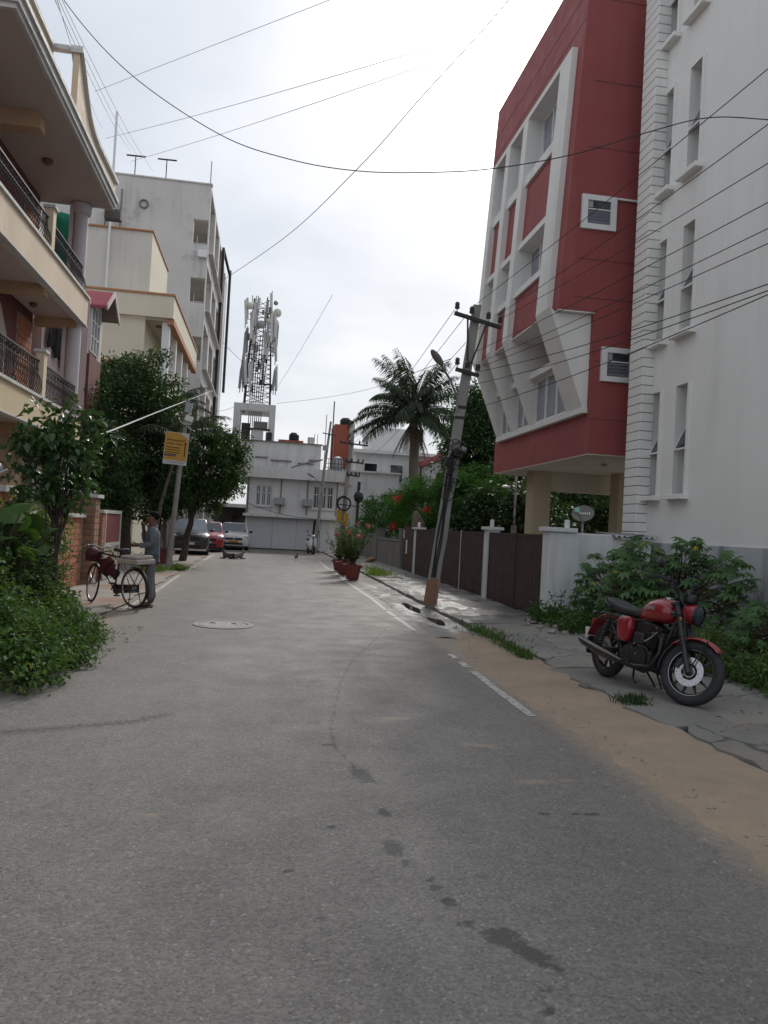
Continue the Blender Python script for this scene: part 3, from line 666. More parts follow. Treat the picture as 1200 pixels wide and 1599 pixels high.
# satellite dish standing behind the wall
d_ = thing('satellite_dish', 'small grey satellite dish on a pole above the white compound wall', 'satellite dish', (6.12,14.2,0))
MB().tube([(6.12,14.2,.12),(6.12,14.2,1.95)], .025, 8).build('mast', 'galvanised', d_)
nrm = Vector((-.55,-.75,.36)).normalized(); c0 = Vector((6.08,14.1,2.1)); q = nrm.to_track_quat('Z', 'Y').to_matrix()
rings = [[c0+q@Vector((r*math.cos(a)*.8, r*math.sin(a)*.62, r*r*.4)) for a in [2*math.pi*k/28 for k in range(28)]] for r in (.01,.1,.18,.25,.27)]
dd = MB().loft(rings, False).build('reflector', 'grey_wall', d_, smooth=True); sd = dd.modifiers.new('s', 'SOLIDIFY'); sd.thickness = .012
MB().tube([c0+q@Vector((0,-.2,.03)), c0+q@Vector((0,-.12,.3)), c0+q@Vector((0,0,.33))], .012, 6).build('feed_arm', 'galvanised', d_)
m2 = MB()
for k, (a, h) in enumerate([(-.05,.05),(-.005,.035),(.035,.05),(.075,.035),(.115,.05)]): m2.add([c0+q@Vector((a+u, v*h, .03)) for u, v in ((0,-.5),(.02,-.5),(.02,.5),(0,.5))], [(0,1,2,3)])
m2.build('lettering', 'window_white', d_); M('mint', (.2,.5,.38)); m3 = MB(); m3.add([c0+q@Vector((u, v, .05)) for u, v in ((-.16,.02),(-.07,.0),(-.06,.05),(-.1,.13),(-.17,.1))], [(0,1,2,3,4)]).build('emblem', 'mint', d_)
# beyond the gates: rusty gate, cut trunk, grey low wall
rg = thing('rusty_gate', 'rust brown narrow gate beside the white pillar with papers stuck on it', 'gate', (GX,27.4,0))
bx('leaf', 'rust_brown', rg, GX, GX+.05, 26.35, 28.4, .05, 1.75)
for k in range(6): bx('board', 'rust_brown', rg, GX-.02, GX-.002, 26.4+k*.33, 26.4+k*.33+.3, .1, 1.7)
bx('notice', 'window_white', rg, GX-.03, GX-.024, 27.5, 27.75, .75, 1.25); bx('notice', 'window_white', rg, GX-.03, GX-.024, 28.15, 28.3, 1.3, 1.6)
tk = thing('tree_stump', 'pale cut-off tree trunk rising behind the rusty gate', 'tree trunk', (5.5,27.4,0))
MB().tube([(5.6,27.6,0),(5.58,27.5,1.2),(5.5,27.3,1.9),(5.36,27.3,2.3)], [.36,.31,.24,.07], 12).build('trunk', 'palm_bark', tk, smooth=True)
def lowwall(name, label, y0, y1, h, mat='grey_wall', x0=GX):
    t = thing(name, label, 'wall', (x0, y0, 0)); bx('wall_panel', mat, t, x0, x0+.18, y0, y1, 0, h); bx('coping', mat, t, x0-.03, x0+.21, y0+.0, y1-.0, h, h+.06); return t
w1 = lowwall('low_wall', 'low grey boundary wall under the red flowering shrub', 29.2, 35.0, 1.15)
for (yy, h, lb) in ((28.9, 1.62, 'plain grey pillar next to the rusty gate'), (35.3, 1.6, 'grey pillar at the far end of the low wall')):
    t = thing('wall_pillar', lb, 'pillar', (GX, yy, 0)); bx('post', 'grey_wall', t, GX-.06, GX+.34, yy-.25, yy+.25, 0, h); bx('cap', 'grey_wall', t, GX-.09, GX+.37, yy-.28, yy+.28, h, h+.05)
w2 = lowwall('low_wall', 'dark grey boundary wall behind the potted plants', 35.6, 44.5, 1.3)
# ---------------------------------------------------------------- left: house with balconies
ha = thing('balcony_house', 'cream house with iron railed balconies and deep moulded roof edge', 'house', (-6.5,16,0))
BX, BW, Y0, Y1 = -4.9, -5.95, 11.8, 20.5
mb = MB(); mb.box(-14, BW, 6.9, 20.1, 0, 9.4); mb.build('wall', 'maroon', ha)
bx('ground_wall', 'beam_tan', ha, BW, BW+.04, 7, 20.0, 0, 3.3)
for z0, z1, nm in ((3.36, 3.92, 'cream_wall'), (6.36, 7.04, 'cream_wall')):
    s = bx('balcony_slab', 'cream_wall' if z0 > 5 else 'yellow_cream', ha, BX, BX+.14, Y0, Y1, z0, z1)
    bx('slab', 'soffit_mauve', s, BW+.04, BX, Y0, Y1-.02, z0+.06, z0+.22)
    bx('coping', 'cornice', s, BX-.04, BX+.19, Y0, Y1+.03, z1, z1+.06); bx('drip_edge', 'cornice', s, BX-.02, BX+.165, Y0, Y1+.02, z0-.035, z0)
    for yb in (14.1, 17.35, 20.2): bx('beam', 'beam_tan', s, BW+.04, BX-.002, yb-.13, yb+.13, z0-.16, z0+.058)
    for yb in (15.7, 18.9): MB().lathe([(.09,0),(.1,-.03),(.06,-.09),(.02,-.1)], (-5.6, yb, z0+.06), seg=14).build('ceiling_lamp', 'brass_wood', s, smooth=True)
# end wall of the balconies
for z0 in (3.98, 7.1):
    bx('end_return', 'cream_wall', ha, BW, BX-.4, 20.38, 20.5, z0, z0+.1)
# posts and railings
def railing(xc, ya, yb, z0, z1):
    t = MB().box(xc-.02, xc+.02, ya, yb, z1-.03, z1).build('railing', 'railing_iron', ha)
    MB().box(xc-.012, xc+.012, ya, yb, z0+.05, z0+.07).build('bottom_rail', 'railing_iron', t); MB().box(xc-.012, xc+.012, ya, yb, z1-.2, z1-.185).build('upper_rail', 'railing_iron', t)
    h = z1-z0
    bal = MB().tube([(0,0,0),(.06,0,.03),(.11,0,h*.2),(.08,0,h*.42),(.01,0,h*.6),(0,0,h-.04)], .009, 5).mesh('baluster', 'railing_iron')
    n_ = int((yb-ya)/.115)
    for k in range(n_): piece('baluster', bal, t, (xc, ya+(k+.5)*(yb-ya)/n_, z0+.02))
    scr = MB()
    for k in range(n_//2): scr.torus((xc, ya+(k+.5)*(yb-ya)/(n_//2), z1-.11), .055, .007, 'x', 10, 4)
    scr.build('scrollwork', 'railing_iron', t, kind='stuff')
for z0, z1, zp in ((3.98, 4.74, 4.92), (7.1, 7.78, 7.98)):
    for yp in (13.0, 17.1):
        p_ = bx('post', 'cream_wall', ha, BX-.02, BX+.15, yp-.11, yp+.11, z0-.05, zp); bx('post_cap', 'cornice', p_, BX-.06, BX+.19, yp-.15, yp+.15, zp, zp+.06)
    railing(BX+.05, 13.15, 16.98, z0, z1); railing(BX+.05, 17.22, 20.1, z0, z1)
MB().lathe([(.17,0),(.17,9.1),(.22,9.12),(.25,9.2),(.25,9.36)], (-5.0,20.28,0), seg=20).build('column', 'lilac_column', ha, smooth=True)
MB().box(-5.24, -5.16, 20.1, 20.45, 0, 9.3).build('column_strip', 'pink_wall', ha)
# roof: moulded slab edge, soffit, beams, stepped parapet
RX, RY0, RY1 = -4.2, 12.5, 20.4
rf = bx('roof', 'soffit_mauve', ha, -14, RX-.1, RY0+.1, RY1-.1, 9.38, 9.6)
for k, (o_, za, zb) in enumerate([(0, 9.44, 9.56), (.05, 9.56, 9.64), (-.05, 9.36, 9.44)]):
    mb = MB(); mb.box(RX-.12, RX+o_, RY0-o_, RY1+o_, za, zb); mb.box(-14, RX-.12, RY0-o_, RY0+.12, za, zb); mb.box(-14, RX-.12, RY1-.12, RY1+o_, za, zb); mb.build('cornice', 'cornice', rf)
for yb in (15.9,): bx('beam', 'beam_tan', rf, BW, RX-.55, yb-.16, yb+.16, 9.05, 9.38)
for yb in (14.2, 17.9): MB().lathe([(.11,0),(.12,-.04),(.07,-.1)], (-5.2, yb, 9.38), seg=14).build('ceiling_lamp', 'brass_wood', rf, smooth=True)
prof = [(16.25, 9.64), (16.25, 10.92), (16.5, 10.72), (16.9, 10.35), (17.3, 10.05), (17.7, 9.92), (18.2, 9.88), (20.35, 9.96), (20.35, 9.64)]
MB().prism(prof, 'x', RX-.16, RX-.04).build('parapet', 'cream_wall', ha)
MB().box(-4.86, -4.74, RY0, 16.25, 9.64, 10.86).build('parapet', 'cream_wall', ha)
top = [(16.2, 10.9), (16.25, 10.98), (16.5, 10.79), (16.9, 10.42), (17.3, 10.12), (17.7, 9.99), (18.2, 9.95), (20.4, 10.03)]
MB().loft([[(RX-.22, y_, z_), (RX+.03, y_, z_), (RX+.03, y_, z_+.09), (RX-.22, y_, z_+.09)] for y_, z_ in top]).build('parapet_coping', 'cornice', ha)
bx('parapet_coping', 'cornice', ha, -4.9, -4.68, RY0, 16.2, 10.862, 10.95); bx('parapet_coping', 'cornice', ha, -4.9, RX-.22, 16.14, 16.3, 10.9, 10.99)
bx('water_spout', 'grey_wall', ha, -4.5, -4.1, 20.5, 20.75, 9.2, 9.45)
# doors with pointed heads on the first floor, brick panel at the wall end
for yb in (15.9, 17.6):
    d0 = MB().prism([(yb-.5, 4.0), (yb+.5, 4.0), (yb+.5, 5.5), (yb, 6.05), (yb-.5, 5.5)], 'x', BW+.002, BW+.06).build('door_surround', 'cream_soffit', ha)
    bx('door', 'brass_wood', d0, BW+.06, BW+.075, yb-.32, yb+.32, 4.0, 5.4)
    bx('pane', 'glass_pale', d0, BW+.075, BW+.082, yb-.2, yb+.2, 4.5, 5.3)
brick = MB().box(0, .02, -.115, .115, -.034, .034).mesh('brick', 'brick_orange')
for zb0, zb1 in ((4.1, 6.2), (7.15, 9.0)):
    bk = bx('brick_panel', 'mortar', ha, BW+.001, BW+.012, 18.9, 20.09, zb0, zb1); z = zb0+.04; r_ = 0
    while z < zb1-.03:
        for k in range(4): piece('brick', brick, bk, (BW+.012, 19.05+k*.25+(.1 if r_ % 2 else 0), z), scale=(1, .98, 2.0))
        z += .16; r_ += 1
# hung laundry
M('cloth_green', (.02,.22,.14), (.015,.17,.11), 3, .9, .3, 20); M('cloth_black', (.012,.012,.014), (.025,.025,.028), 4, .95, .4, 20)
def cloth(name, mat, label, p0, p1, drop, amp=.04, cat='laundry', group=None):
    rows = []
    for i in range(9):
        t = i/8; rows.append([(lerp(p0[0], p1[0], s/14)+amp*math.sin(s*1.7+i*.4)*(.3+t), lerp(p0[1], p1[1], s/14)+amp*.7*math.cos(s*1.3+i*.3)*t, lerp(p0[2], p1[2], s/14)-drop*t*(1+.06*math.sin(s*1.1))) for s in range(15)])
    o = MB().loft(rows, False, False).build(name, mat, smooth=True, angle=80); sd = o.modifiers.new('s', 'SOLIDIFY'); sd.thickness = .01
    return tag(o, label, cat, group)
cloth('hung_cloth', 'cloth_green', 'green sheet hung at the far end of the upper balcony', (-5.9,20.7,9.34), (-5.3,20.9,9.3), 1.85)
cloth('hung_cloth', 'cloth_black', 'black garment hung beside the green sheet on the upper balcony', (-5.5,20.9,8.6), (-5.38,21.25,8.55), 1.3, .03)
cloth('hung_cloth', 'cloth_black', 'black garment nearest the lilac column on the upper balcony', (-5.3,20.85,8.3), (-5.18,21.1,8.25), 1.0, .03)
for i, (yy, lb) in enumerate(((21.0, 'leftmost black garment over the pink wall'), (21.7, 'middle black garment over the pink wall'), (22.35, 'black garment over the pink wall nearest the house corner'))):
    cloth('hung_cloth', 'cloth_black', lb, (-5.8,yy,7.0), (-5.75,yy+.42,7.0), 1.1+.12*i, .03)

# ---------------------------------------------------------------- left: pink house with gabled window
hb = thing('pink_house', 'narrow pink house with a small red gabled window bay', 'house', (-6,22.6,0))
bx('wall', 'pink_wall', hb, -12, -5.9, 20.75, 22.6, 0, 6.5); bx('wall', 'pink_wall', hb, -12, -5.2, 22.6, 24.4, 0, 7.6)
bx('coping', 'cornice', hb, -6.0, -5.85, 20.75, 22.6, 6.5, 6.56); bx('wall', 'pink_wall', hb, -12, -6.6, 20.75, 22.6, 6.5, 10)
bx('dark_panel', 'maroon', hb, -5.198, -5.12, 22.62, 24.1, 0, 6.1)
w_ = MB(); fx = -5.2
for a in (22.78, 23.13, 23.48, 23.83): w_.box(fx, fx+.06, a-.025, a+.025, 6.2, 7.55)
for z in (6.2, 6.65, 7.1, 7.52): w_.box(fx, fx+.05, 22.8, 23.81, z, z+.03)
w_ = w_.build('window', 'window_white', hb); bx('pane', 'glass', w_, fx+.004, fx+.012, 22.8, 23.82, 6.22, 7.53)
gy, gz, ge = 23.5, 8.12, 7.5
for s, sy in (('roof', -1), ('roof', 1)):
    mb = MB(); mb.add([(-6.6, gy, gz), (-4.75, gy, gz), (-4.75, gy+sy*.85, ge), (-6.6, gy+sy*.85, ge), (-6.6, gy, gz-.08), (-4.75, gy, gz-.08), (-4.75, gy+sy*.85, ge-.08), (-6.6, gy+sy*.85, ge-.08)], [(0,1,2,3),(4,5,6,7),(0,1,5,4),(1,2,6,5),(2,3,7,6),(3,0,4,7)])
    o = mb.build('roof', 'roof_pink', hb)
    MB().add([(-4.745, gy, gz+.03), (-4.7, gy, gz+.03), (-4.7, gy+sy*.9, ge+.03), (-4.745, gy+sy*.9, ge+.03), (-4.745, gy, gz-.13), (-4.7, gy, gz-.13), (-4.7, gy+sy*.9, ge-.13), (-4.745, gy+sy*.9, ge-.13)], [(0,1,2,3),(4,5,6,7),(0,1,5,4),(1,2,6,5),(2,3,7,6),(3,0,4,7)]).build('fascia', 'pink_wall', o)
    MB().add([(-6.6, gy, gz-.085), (-4.76, gy, gz-.085), (-4.76, gy+sy*.84, ge-.085), (-6.6, gy+sy*.84, ge-.085)], [(0,1,2,3)]).build('underside', 'roof_under', o)
MB().prism([(gy-.6, 7.6), (gy+.6, 7.6), (gy, 8.0)], 'x', -5.3, -5.15).build('gable', 'pink_wall', hb)

# ---------------------------------------------------------------- left: cream house with orange trim
hc = thing('cream_house', 'cream house with orange trimmed roof parapet and white veranda columns', 'house', (-5,34,0))
YC = 31.5
bx('wall', 'house_cream', hc, -14, -5.15, YC+.2, 41.5, 0, 9.54)
pr = MB(); pr.box(-14, -4.05, YC, YC+.18, 9.54, 10.42); pr.box(-4.23, -4.05, YC+.18, 41.8, 9.54, 10.42); pr.build('parapet', 'house_cream', hc)
bx('parapet_trim', 'orange_trim', hc, -14, -4.0, YC-.05, YC+.24, 10.42, 10.5); bx('parapet_trim', 'orange_trim', hc, -4.29, -4.0, YC+.24, 41.8, 10.42, 10.5)
bx('edge_trim', 'orange_trim', hc, -4.27, -4.02, YC+.1, 41.8, 9.3, 9.538)
bx('ceiling', 'cream_soffit', hc, -5.15, -4.27, YC+.18, 41.6, 9.45, 9.538)
bx('floor_slab', 'house_cream', hc, -5.15, -4.1, YC, 41.6, 6.1, 6.4); bx('band', 'orange_trim', hc, -14, -5.1, YC+.12, YC+.2, 7.62, 7.72)
for yy in (31.85, 34.2, 36.6, 39): bx('column', 'window_white', hc, -4.5, -4.2, yy, yy+.3, 6.4, 9.45)
for yy in (33.4, 36.2): d0 = bx('door', 'brass_wood', hc, -5.148, -5.1, yy, yy+.95, 6.4, 8.5)
MB().lathe([(.12,0),(.1,-.08)], (-4.75,32.6,9.45), seg=12).build('ceiling_lamp', 'brass_wood', hc)
rl = bx('railing', 'house_cream', hc, -4.25, -4.12, YC+.1, 41.5, 6.4, 7.2)
up_ = bx('stair_tower', 'grey_cream', hc, -14, -5.33, 33.2, 38.2, 9.54, 13.5)
bx('tower_front', 'house_cream', up_, -5.329, -5.3, 33.2, 38.2, 10.5, 13.5); bx('tower_trim', 'orange_trim', up_, -14, -5.25, 33.1, 38.3, 13.5, 13.56)
MB().tube([(-7.0,33.0,9.6),(-7.0,33.0,18.3)], .05, 8).build('vent_pipe', 'window_white', hc); 

# ---------------------------------------------------------------- left: tall grey apartment block
hd = thing('apartment_block', 'tall grey weathered apartment block with dark pipe frame on its street front', 'building', (-6,46,0))
YD, XD, ZD = 44.0, -4.0, 20.4
ops = [(17.0, 18.4), (13.7, 15.1), (10.4, 11.8), (7.1, 8.5)]; ox0, ox1 = -4.86, -4.06
mb = MB(); mb.box(-22, ox0, YD, YD+.3, 0, ZD); mb.box(ox1, XD, YD, YD+.3, 0, ZD)
z = 0
for a, b in sorted(ops): mb.box(ox0, ox1, YD, YD+.3, z, a); z = b
mb.box(ox0, ox1, YD, YD+.3, z, ZD); mb.box(-22, -6.1, YD+.3, 58, 0, ZD); mb.box(-6.1, XD, 58, 58.3, 0, ZD)
mb.build('wall', 'apartment_grey', hd); bx('roof_slab', 'apartment_grey', hd, -6.1, XD, YD+.3, 58, ZD-.2, ZD)
bx('coping', 'cornice', hd, -22, XD+.06, YD-.06, YD+.32, ZD, ZD+.08)
for a, b in ops:
    o = bx('balcony', 'apartment_grey', hd, -6.1, XD, YD+.3, 58, a-1.05, a-.25)
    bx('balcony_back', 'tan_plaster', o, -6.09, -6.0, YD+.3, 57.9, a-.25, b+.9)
    fr = MB(); fr.box(ox0+.05, ox1-.02, YD+.1, YD+.13, a+.06, a+.1); fr.box(ox0+.22, ox0+.25, YD+.1, YD+.13, a, a+.5); fr.build('grille', 'gate_edge', o)
    bx('ledge', 'apartment_grey', o, XD-.1, XD+.25, YD+.6, 57.5, a-.28, a-.2)
for yy in (47.5, 51.5, 55): bx('front_pier', 'apartment_grey', hd, XD-.35, XD+.02, yy, yy+.9, 0, ZD-.21)
pf = MB(); pf.box(XD+.02, XD+.2, 54.4, 54.7, 4.5, 20.6); pf.box(XD+.38, XD+.56, 57.4, 57.8, 11, 20.0); pf.tube([(XD+.12,54.6,20.5),(XD+.47,57.6,19.6)], .1, 8); pf.build('duct_frame', 'dark_metal', hd)
bx('duct_panel', 'apartment_grey', hd, XD+.03, XD+.3, 55.0, 57.3, 2, 19)
for xx, lb in ((-8.3, 0), (-6.6, 1)): a_ = MB().tube([(xx, YD+.6, ZD), (xx, YD+.6, ZD+1.4)], .03, 6); a_.tube([(xx-.5, YD+.6, ZD+1.4), (xx+.55, YD+.6, ZD+1.42)], .045, 6); a_.build('clothes_post', 'dark_metal', hd)
MB().tube([(-4.1, YD+.3, ZD), (-4.1, YD+.3, ZD+1.5)], .03, 6).build('rod', 'galvanised', hd)
MB().torus((-7.6, YD-.06, ZD-1.5), .22, .05, 'y', 16, 6).build('cable_coil', 'grey_wall', hd)
for xx in (-9.6, -9.4, -8.8): MB().tube([(xx, YD-.05, 6), (xx, YD-.05, 19.6)], .035 if xx > -9.5 else .05, 6).build('drain_pipe', 'grey_wall', hd)
bx('ac_unit', 'window_white', hd, -4.5, -4.05, YD-.35, YD-.02, 16.2, 16.6)

# ---------------------------------------------------------------- left compound wall
sp = thing('stone_pillar', 'tan stone clad gate pillar with white cap by the parked bicycle', 'pillar', (-3.95,18.2,0))
bx('core', 'mortar', sp, -4.22, -3.74, 17.87, 18.35, 0, 1.95); st_ = MB().box(-.105, .105, -.012, .012, -.062, .062).mesh('stone', 'stone_tan'); st2 = MB().box(-.012, .012, -.105, .105, -.062, .062).mesh('stone', 'stone_tan')
z = .07; r_ = 0
while z < 1.95:
    for k in range(2): piece('stone', st_, sp, (-4.1+k*.235, 17.86, z), scale=(1.06, 1, 1)); piece('stone', st2, sp, (-3.73, 17.99+k*.235, z), scale=(1, 1.06, 1))
    z += .138; r_ += 1
bx('cap', 'cornice', sp, -4.3, -3.66, 17.79, 18.43, 1.95, 2.03); bx('cap_top', 'cornice', sp, -4.2, -3.76, 17.89, 18.33, 2.03, 2.1)
bw_ = thing('brick_wall', 'orange brick compound wall with white coping behind the small tree', 'wall', (-4.0,14,0))
bx('core', 'mortar', bw_, -4.15, -3.94, 8.0, 17.78, 0, 1.5); bx('coping', 'cornice', bw_, -4.22, -3.86, 8.0, 17.7, 1.5, 1.58)
z = .08; r_ = 0; bl = MB().box(-.01, .01, -.14, .14, -.055, .055).mesh('brick', 'brick_orange')
while z < 1.48:
    for k in range(14): 
        yy = 13.6+k*.3+(.15 if r_ % 2 else 0)
        if yy < 17.6: piece('brick', bl, bw_, (-3.935, yy, z))
    z += .125; r_ += 1
ob = thing('brick_pillar', 'slim orange brick pillar with white cap beside the stone pillar', 'pillar', (-3.85,18.8,0))
bx('core', 'mortar', ob, -4.0, -3.72, 18.62, 18.9, 0, 1.62); b2 = MB().box(-.13, .13, -.01, .01, -.03, .03).mesh('brick', 'brick_orange')
for k in range(21): piece('brick', b2, ob, (-3.86, 18.612, .06+k*.075)); piece('brick', b2, ob, (-3.712, 18.76, .06+k*.075), (0,0,R(90)))
bx('cap', 'cornice', ob, -4.06, -3.66, 18.56, 18.96, 1.62, 1.7)
M('picket_grey', (.16,.155,.15))
M('gate_red', (.20,.03,.03), (.16,.025,.025), 3, .6, .1, 40)
rgt = thing('panel_gate', 'white framed gate with dark red upper panel beside the brick pillar', 'gate', (-3.75,19.8,0))
fr = MB(); fr.box(-3.78, -3.7, 19.0, 19.08, .05, 1.7); fr.box(-3.78, -3.7, 20.9, 20.98, .05, 1.7); fr.box(-3.78, -3.7, 19.08, 20.9, 1.62, 1.7); fr.box(-3.78, -3.7, 19.08, 20.9, .82, .9); fr.box(-3.78, -3.7, 19.08, 20.9, .05, .13); fr.build('frame', 'gate_edge', rgt)
bx('panel', 'gate_red', rgt, -3.76, -3.73, 19.08, 20.9, .9, 1.62); bx('panel', 'tan_plaster', rgt, -3.76, -3.73, 19.08, 20.9, .13, .82)
for k in range(3): bx('board', 'tan_plaster', rgt, -3.73, -3.715, 19.2+k*.58, 19.6+k*.58, .2, .76)
lw = thing('picket_fence', 'grey picket fence under the dark trees', 'fence', (-3.75,24,0))
pk = MB().box(-.015, .015, -.035, .035, 0, 1.1).mesh('picket', 'picket_grey')
MB().box(-3.77, -3.73, 26, 33.5, .3, .36).build('rail', 'picket_grey', lw); MB().box(-3.77, -3.73, 26, 33.5, .95, 1.0).build('rail', 'picket_grey', lw); bx('plinth', 'maroon', lw, -3.85, -3.68, 25.9, 33.6, 0, .28)
for k in range(36): piece('picket', pk, lw, (-3.715, 26.1+k*.205, .25))
# ---------------------------------------------------------------- far end: white house across the street end
fh = thing('white_house', 'white two-storey house closing the street with wide grey garage shutter', 'house', (1.5,47,0))
YH = 47.0
mb = MB(); mb.box(-1.15, -.95, YH, YH+.3, 0, 4.3); mb.box(3.42, 4.45, YH, YH+.3, 0, 2.02); mb.box(-.95, 4.45, YH-.0, YH+.3, 2.02, 2.62)
wz = [(-.6, .34), (2.85, 4.1)]
mb.box(-.95, -.6, YH, YH+.3, 2.62, 4.3); mb.box(.34, 2.85, YH, YH+.3, 2.62, 4.3); mb.box(4.1, 4.45, YH, YH+.3, 2.62, 4.3); mb.box(-.6, .34, YH, YH+.3, 3.86, 4.3); mb.box(2.85, 4.1, YH, YH+.3, 4.0, 4.3)
mb.box(-1.15, 4.45, YH+.6, 56, 0, 4.3); mb.build('wall', 'far_white', fh)
bx('lintel_band', 'far_white', fh, -1.3, 4.6, YH-.3, YH-.0, 1.96, 2.12)
gs = bx('garage_shutter', 'shutter_grey', fh, -.95, 3.42, YH+.1, YH+.14, .05, 2.0)
for k in range(12): MB().box(-.95, 3.42, YH+.085, YH+.1, .1+k*.155, .1+k*.155+.135).build('slat', 'shutter_grey', gs)
for x in (.5, 1.95): bx('guide', 'frame_grey', gs, x-.012, x+.012, YH+.075, YH+.085, .05, 2.0)
for (a, b), zt in zip(wz, (3.86, 4.0)):
    f = MB(); nb = 3; zb = 2.62
    f.box(a, b, YH+.05, YH+.1, zb, zb+.06); f.box(a, b, YH+.05, YH+.1, zt-.06, zt); f.box(a, b, YH+.05, YH+.1, (zb+zt)/2+.15, (zb+zt)/2+.2)
    for k in range(nb+1): xx = lerp(a, b, k/nb); f.box(xx-.035, xx+.035, YH+.05, YH+.1, zb+.06, zt-.06)
    w_ = f.build('window', 'window_white', fh); bx('pane', 'glass_dark', w_, a, b, YH+.12, YH+.14, zb, zt)
    for k in range(9): MB().box(lerp(a, b, (k+.5)/9)-.012, lerp(a, b, (k+.5)/9)+.012, YH+.02, YH+.04, zb, zt).build('bar', 'window_white', w_)
    bx('sill', 'far_white', w_, a-.08, b+.08, YH-.08, YH-.001, zb-.08, zb)
bx('roof_band', 'far_white', fh, -1.45, 4.75, YH-.45, YH+8.5, 4.3, 4.42); bx('parapet', 'far_white', fh, -1.45, 4.75, YH-.45, YH-.3, 4.42, 4.98); bx('parapet', 'far_white', fh, 4.6, 4.75, YH-.3, YH+8.5, 4.42, 4.98)
up_ = bx('upper_storey', 'far_white', fh, -1.9, 3.35, YH+2.4, YH+9, 4.42, 6.75); bx('coping', 'grey_wall', up_, -2.0, 3.42, YH+2.3, YH+2.65, 6.75, 6.81)
bx('red_ridge', 'far_red', up_, .6, 2.2, YH+2.8, YH+3.3, 6.81, 7.0)
for (a, b, z) in ((.2, 1.5, 5.55), (-.8, .0, 5.7), (1.9, 2.9, 5.45), (2.6, 3.1, 5.7)): bx('ledge', 'grey_wall', up_, a, b, YH+2.3, YH+2.4, z, z+.08)
cpt = bx('carport', 'far_white', fh, -3.3, -1.15, YH-.6, YH+3, 2.42, 2.62); bx('back_wall', 'grey_wall', cpt, -3.3, -1.15, YH+2.6, YH+2.8, 0, 2.42); bx('post', 'far_white', cpt, -3.25, -3.0, YH-.4, YH-.1, 0, 2.42)
bx('door', 'glass_dark', cpt, -2.0, -1.3, YH+2.5, YH+2.58, 0, 2.0)
rl_ = MB()
for k in range(7): rl_.tube([(3.5+k*.2, YH+.2, 4.98), (3.5+k*.2, YH+.2, 5.75)], .018, 5)
for z in (5.2, 5.45, 5.74): rl_.tube([(3.4, YH+.2, z), (4.75, YH+.2, z)], .018, 5)
rl_.build('roof_railing', 'dark_metal', fh); MB().lathe([(.32,0),(.36,.1),(.36,.75),(.25,.95),(.1,1.0)], (4.3,YH+1.2,4.98), seg=16).build('water_tank', 'galvanised', fh, smooth=True)
MB().tube([(1.4,YH-.3,5.0),(2.2,YH-.2,5.3),(3.3,YH-.1,5.62)], .05, 6).build('pipe', 'grey_wall', fh)

for x in (-1.05, .9, 2.5, 4.3): MB().tube([(x,YH-.06,2.2),(x,YH-.06,4.28)], .035, 6).build('drain_pipe', 'grey_wall', fh)
for x in (.55, 2.2): bx('ac_unit', 'frame_grey', fh, x, x+.6, YH-.35, YH-.02, 2.75, 3.15)
MB().lathe([(.3,0),(.33,.1),(.33,.6),(.2,.75)], (1.6,YH+3.4,6.8), seg=14).build('water_tank', 'black_plastic', fh, smooth=True); MB().lathe([(.22,0),(.22,.5)], (2.7,YH+3.2,6.8), seg=14).build('water_tank', 'far_white', fh, smooth=True)
for x in (2.9, 3.1, -.2): MB().tube([(x,YH+2.8,6.8),(x,YH+2.8,7.5)], .02, 5).build('rod', 'galvanised', fh)
# telecom tower on the roof
tw = thing('telecom_tower', 'rooftop telecom tower crowded with panel antennas on a white concrete frame', 'telecom tower', (-.95,50,6.8))
YT = 50.0; kx = YT/47.
TX0, TX1 = -2.2*kx, .3*kx; z0, z1, z2 = 6.6, 9.2, 16.2
fr = MB(); fr.box(TX0, TX0+.42, YT, YT+.4, z0, z1); fr.box(TX1-.42, TX1, YT, YT+.4, z0, z1); fr.box(TX0+.42, TX1-.42, YT, YT+.4, z1-.45, z1); fr.box(TX0, TX0+.42, YT+2.2, YT+2.6, z0, z1); fr.box(TX1-.42, TX1, YT+2.2, YT+2.6, z0, z1); fr.box(TX0+.42, TX1-.42, YT+2.2, YT+2.6, z1-.45, z1); fr.box(TX0, TX0+.3, YT+.4, YT+2.2, z1-.4, z1); fr.box(TX1-.3, TX1, YT+.4, YT+2.2, z1-.4, z1); fr.build('concrete_frame', 'far_white', tw)
cxT, cyT = (TX0+TX1)/2+.1, YT+1.3
corn = [(-1, -1), (1, -1), (1, 1), (-1, 1)]
hw = lambda z: lerp(.78, .55, (z-z1)/(z2-z1))
for i, (a, b) in enumerate(corn): MB().tube([(cxT+a*hw(z1)*1.1, cyT+b*.75, z1-.3), (cxT+a*hw(z2), cyT+b*.5, z2)], .055, 6).build('leg', 'dark_metal' if i % 2 else 'rust_brown', tw)
br = MB(); z = z1+.2; k = 0
while z < z2-.4:
    for i in range(4):
        a, b = corn[i], corn[(i+1) % 4]; h1, h2 = hw(z), hw(z+.62); d1, d2 = lerp(.75,.5,(z-z1)/7), lerp(.75,.5,(z+.62-z1)/7)
        br.tube([(cxT+a[0]*h1, cyT+a[1]*d1, z), (cxT+b[0]*h2, cyT+b[1]*d2, z+.62)], .022, 4); br.tube([(cxT+a[0]*h1, cyT+a[1]*d1, z), (cxT+b[0]*h1, cyT+b[1]*d1, z)], .022, 4); br.tube([(cxT+b[0]*h1, cyT+b[1]*d1, z), (cxT+a[0]*h2, cyT+a[1]*d2, z+.62)], .022, 4)
    z += .62
br.build('bracing', 'dark_metal', tw)
cb = MB()
